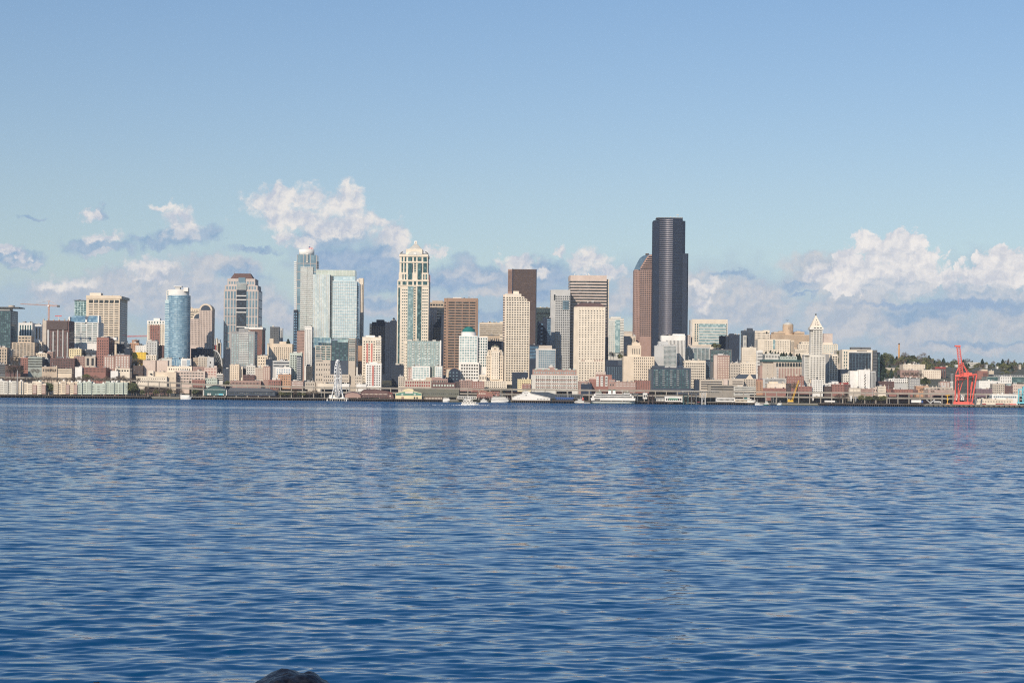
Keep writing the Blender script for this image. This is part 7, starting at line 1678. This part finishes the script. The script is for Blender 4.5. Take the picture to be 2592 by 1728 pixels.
for row, (dy, D0, st) in enumerate(((28,4180,46),(62,4060,50),(100,3950,56),(140,3840,62),(185,3700,70),(235,3590,85),(270,3480,80))):
    x = -60+row*17
    while x < 2180:
        x += st*tr.uniform(.7, 1.3)
        y = max(toph(x), 690)+dy+tr.uniform(-14, 14); 
        if row >= 4 and (280 < x < 960): continue
        if row >= 5 and (260 < x < 960 or x > 1430): continue
        D = D0+tr.uniform(-30, 30); X, Zt = W(x, y, D); h = tr.uniform(12, 18)
        kd = tr.choices(['round','bare','conifer'], (5,4,3))[0]
        g_ = ground(X, D)
        tree(kd, X, D, min(Zt-h, g_+1), max(8, Zt-min(Zt-h, g_+1)) if Zt > g_ else h, LB[kd], GR[kd], 1.1)
def spot(zn, kind, label, pts, D, group=None, wx=1.0, base=None):
    zone(zn)
    for (x, y0, y1) in pts:
        X, Zt = W(x, y0, D); Zb = W(x, y1, D)[1]; tree(kind, X, D, Zb, Zt-Zb, label, group, wx)
spot(7, 'conifer', 'dark conifer in the row in front of the cream hospital', [(x, y, y+95) for x, y in ((318,700),(380,682),(410,705),(445,702),(488,706),(530,716),(562,706),(598,716),(650,710),(675,728),(742,730),(775,726))], 3560, 'conifers in front of the hospital', 1.1)
spot(7, 'bare', 'wide round bare reddish-brown tree in front of the viaduct', [(1330, 1278, 1400)], 2935, None, 1.45); spot(7, 'bare', 'second wide bare tree merging with the round bare one at its right', [(1405, 1285, 1400)], 2938, None, 1.3)
spot(7, 'round', 'olive round tree in the row on the quay before the viaduct', [(x, y, 1395) for x, y in ((1625,1295),(1700,1310),(1735,1305),(1805,1302),(1835,1312),(1885,1310),(1930,1305))], 2934, 'olive trees in the quay row', 1.15)
spot(7, 'bare', 'bare brown tree behind the yellow crane', [(700, 1120, 1250), (735, 1135, 1250)], 3054, 'bare trees behind the yellow crane', 1.1)
spot(7, 'round', 'dark green tree between the pale tower block and the blue glass office', [(1330, 680, 800), (1345, 760, 900), (1325, 800, 900)], 3440, 'trees beside the blue glass office', 1.0)
spot(7, 'conifer', 'dark tree at the right foot of the blue glass office', [(1900, 740, 1010), (1925, 900, 1180), (1890, 960, 1200)], 3460, 'dark trees right of the blue glass office', .7)
spot(8, 'conifer', 'big dark conifer at the left start of the wooded hill', [(30, 860, 1075), (155, 890, 1080)], 3420, 'big dark conifers at the hill start', .7)
spot(8, 'round', 'dark green round tree below the pale yellow flats', [(650, 1010, 1140), (610, 1040, 1150), (690, 1050, 1145)], 3240, 'green trees below the yellow flats', 1.0)
spot(8, 'bare', 'bare brown tree in front of the red-brown hill flats', [(x, y, y+95) for x, y in ((350,938),(420,930),(480,940),(540,938),(590,950))], 3400, 'bare trees before the hill flats', 1.2)
spot(8, 'bare', 'bare tree among the low warehouses left of the red crane', [(600, 1175, 1250), (150, 1140, 1200), (760, 1200, 1260)], 3070, 'bare trees among the warehouses', 1.2)
spot(8, 'round', 'round olive tree at the left end of the dark pier', [(12, 1295, 1390)], 2930, None, 1.1)
spot(1, 'round', 'big green round tree by the tan elevated ramp above the shore condominiums', [(952, 1160, 1248)], 3010, None, 1.3)
spot(1, 'bare', 'bare brown tree above the shore road at the left', [(x, y, 1175) for x, y in ((105,1060),(150,1030),(185,1060),(230,1090),(365,1100),(410,1105),(515,1095),(560,1090),(600,1100))], 3062, 'bare trees above the shore road', 1.2)
spot(1, 'bare', 'brown tree in the gap behind the brick block with white pipes', [(150, 950, 1080), (190, 980, 1080)], 3140, 'brown trees in the far left gap', .9)
spot(2, 'round', 'green tree at the shaded street end right of the half-round atrium', [(1112, 1236, 1290), (1085, 1246, 1290)], 3040, 'green trees at the shaded street end', 1.2)
spot(2, 'conifer', 'dark slim tree beside the small brick warehouse', [(700, 1225, 1275)], 3040, None, .8)
spot(3, 'round', 'low green quay tree between the teal shed and the observation wheel', [(x, y, 1440) for x, y in ((215,1402),(250,1396),(290,1404),(330,1398),(420,1400),(455,1405))], 2925, 'low quay trees left of the wheel', 1.3)
spot(3, 'bare', 'bare quay tree between the teal shed and the observation wheel', [(x, y, 1442) for x, y in ((180,1375),(225,1368),(370,1376),(400,1380),(510,1385),(560,1378))], 2940, 'bare quay trees left of the wheel', 1.2)
spot(3, 'conifer', 'small dark pointed tree right of the thin pale slab', [(318, 918, 985)], 3700, None, 1.2)
spot(5, 'bare', 'bare brown tree at the foot of the slender white condominium', [(1140, 950, 1030), (1165, 955, 1030), (1255, 945, 1030)], 3330, 'bare trees at the condominium foot', 1.1)
spot(5, 'round', 'green tree at the foot of the slender white condominium', [(1235, 975, 1040)], 3320, None, 1.2)
spot(6, 'round', 'olive-brown tree in front of the courthouse block', [(752, 1052, 1100), (780, 1056, 1100)], 3560, 'trees before the courthouse', 1.4)
# distant hill houses seen in the gaps
zone(2)
hh = random.Random(9)
hd = ['white hill house with a dark roof', 'cream hill house with small windows', 'tan hill house half behind trees', 'grey hill house near the skyline', 'pinkish hill house near the skyline', 'pale flat-roofed hill house']
for i, (zn, x, y, w, wm, l) in enumerate(((2,960,775,16,'white','tiny white house on the far hill right of the round-topped tower'),(2,990,768,12,'cream2','tiny cream block on the far hill right of the round-topped tower'),(2,1012,785,20,'lgrey','tiny grey block on the far hill right of the round-topped tower'),
        (2,1005,820,36,'tan','tan house on the far hill above the half-round atrium'),(2,965,845,30,'rustred','red roofed house on the far hill above the half-round atrium'),(1,1360,800,40,'white','small white domed block on the far hill below the pink crane'),(1,1400,850,30,'lgrey','small grey block on the far hill below the pink crane'),
        (1,1450,820,40,'orange','small orange house on the far hill at the pink crane'),(3,130,960,14,'cream','narrow cream house left of the cream classical hotel'),(8,480,790,22,'white','white house among the trees below the left hill crest'),(8,955,850,24,'cream2','cream house among the trees below the hill crest'),(8,1540,830,30,'lgrey','grey house among the trees right of the hilltop mansion'),(8,1700,860,24,'white','white house among the trees near the cube house'),(8,2030,830,30,'beige','beige house among the trees at the right edge'))):
    zone(zn); S(l, x, x+w, y, y+w*.8, 3960 if zn == 8 else 3880, wm, 'g', 3, 2, .4, .4, 'gdark', 'house', 'house', dep=10, plant=False)
spot(2, 'bare', 'bare street tree below the bright yellow building', [(x, y, y+110) for x, y in ((70,985),(100,992),(130,985),(160,995),(185,990),(85,1040),(120,1045),(150,1040))], 3120, 'bare trees below the yellow building', 1.3)
zone(2); S('brown street-side terrace in shade below the bare trees of the yellow building', 30, 182, 1072, 1150, 3090, 'umber', 'g', 9, 3, .4, .4, 'gmid', plant=False)

rb = random.Random(77)
spot(1, 'bare', 'low bare tree between the shore condominiums and the elevated road', [(x+rb.uniform(-15,15), 1188+rb.uniform(-14,16), 1262) for x in range(-20, 1500, 46)], 2962, 'bare trees behind the shore condominiums', 1.5)
spot(1, 'round', 'dark green shrub-like tree in a gap of the shore condominium row', [(x, 1270+rb.uniform(-12,12), 1385) for x in (525,548,575,1425,1450,1475)], 2945, 'green trees in the condominium gaps', 1.1)
spot(2, 'bare', 'low bare tree under the elevated road left of the teal arched shed', [(x+rb.uniform(-15,15), 1318+rb.uniform(-14,14), 1402) for x in range(20, 600, 48)], 2955, 'bare trees left of the teal shed', 1.5)
spot(2, 'round', 'green tree under the elevated road left of the teal arched shed', [(x, 1330+rb.uniform(-10,10), 1400) for x in (60,180,330,480,760)], 2950, 'green trees left of the teal shed', 1.3)
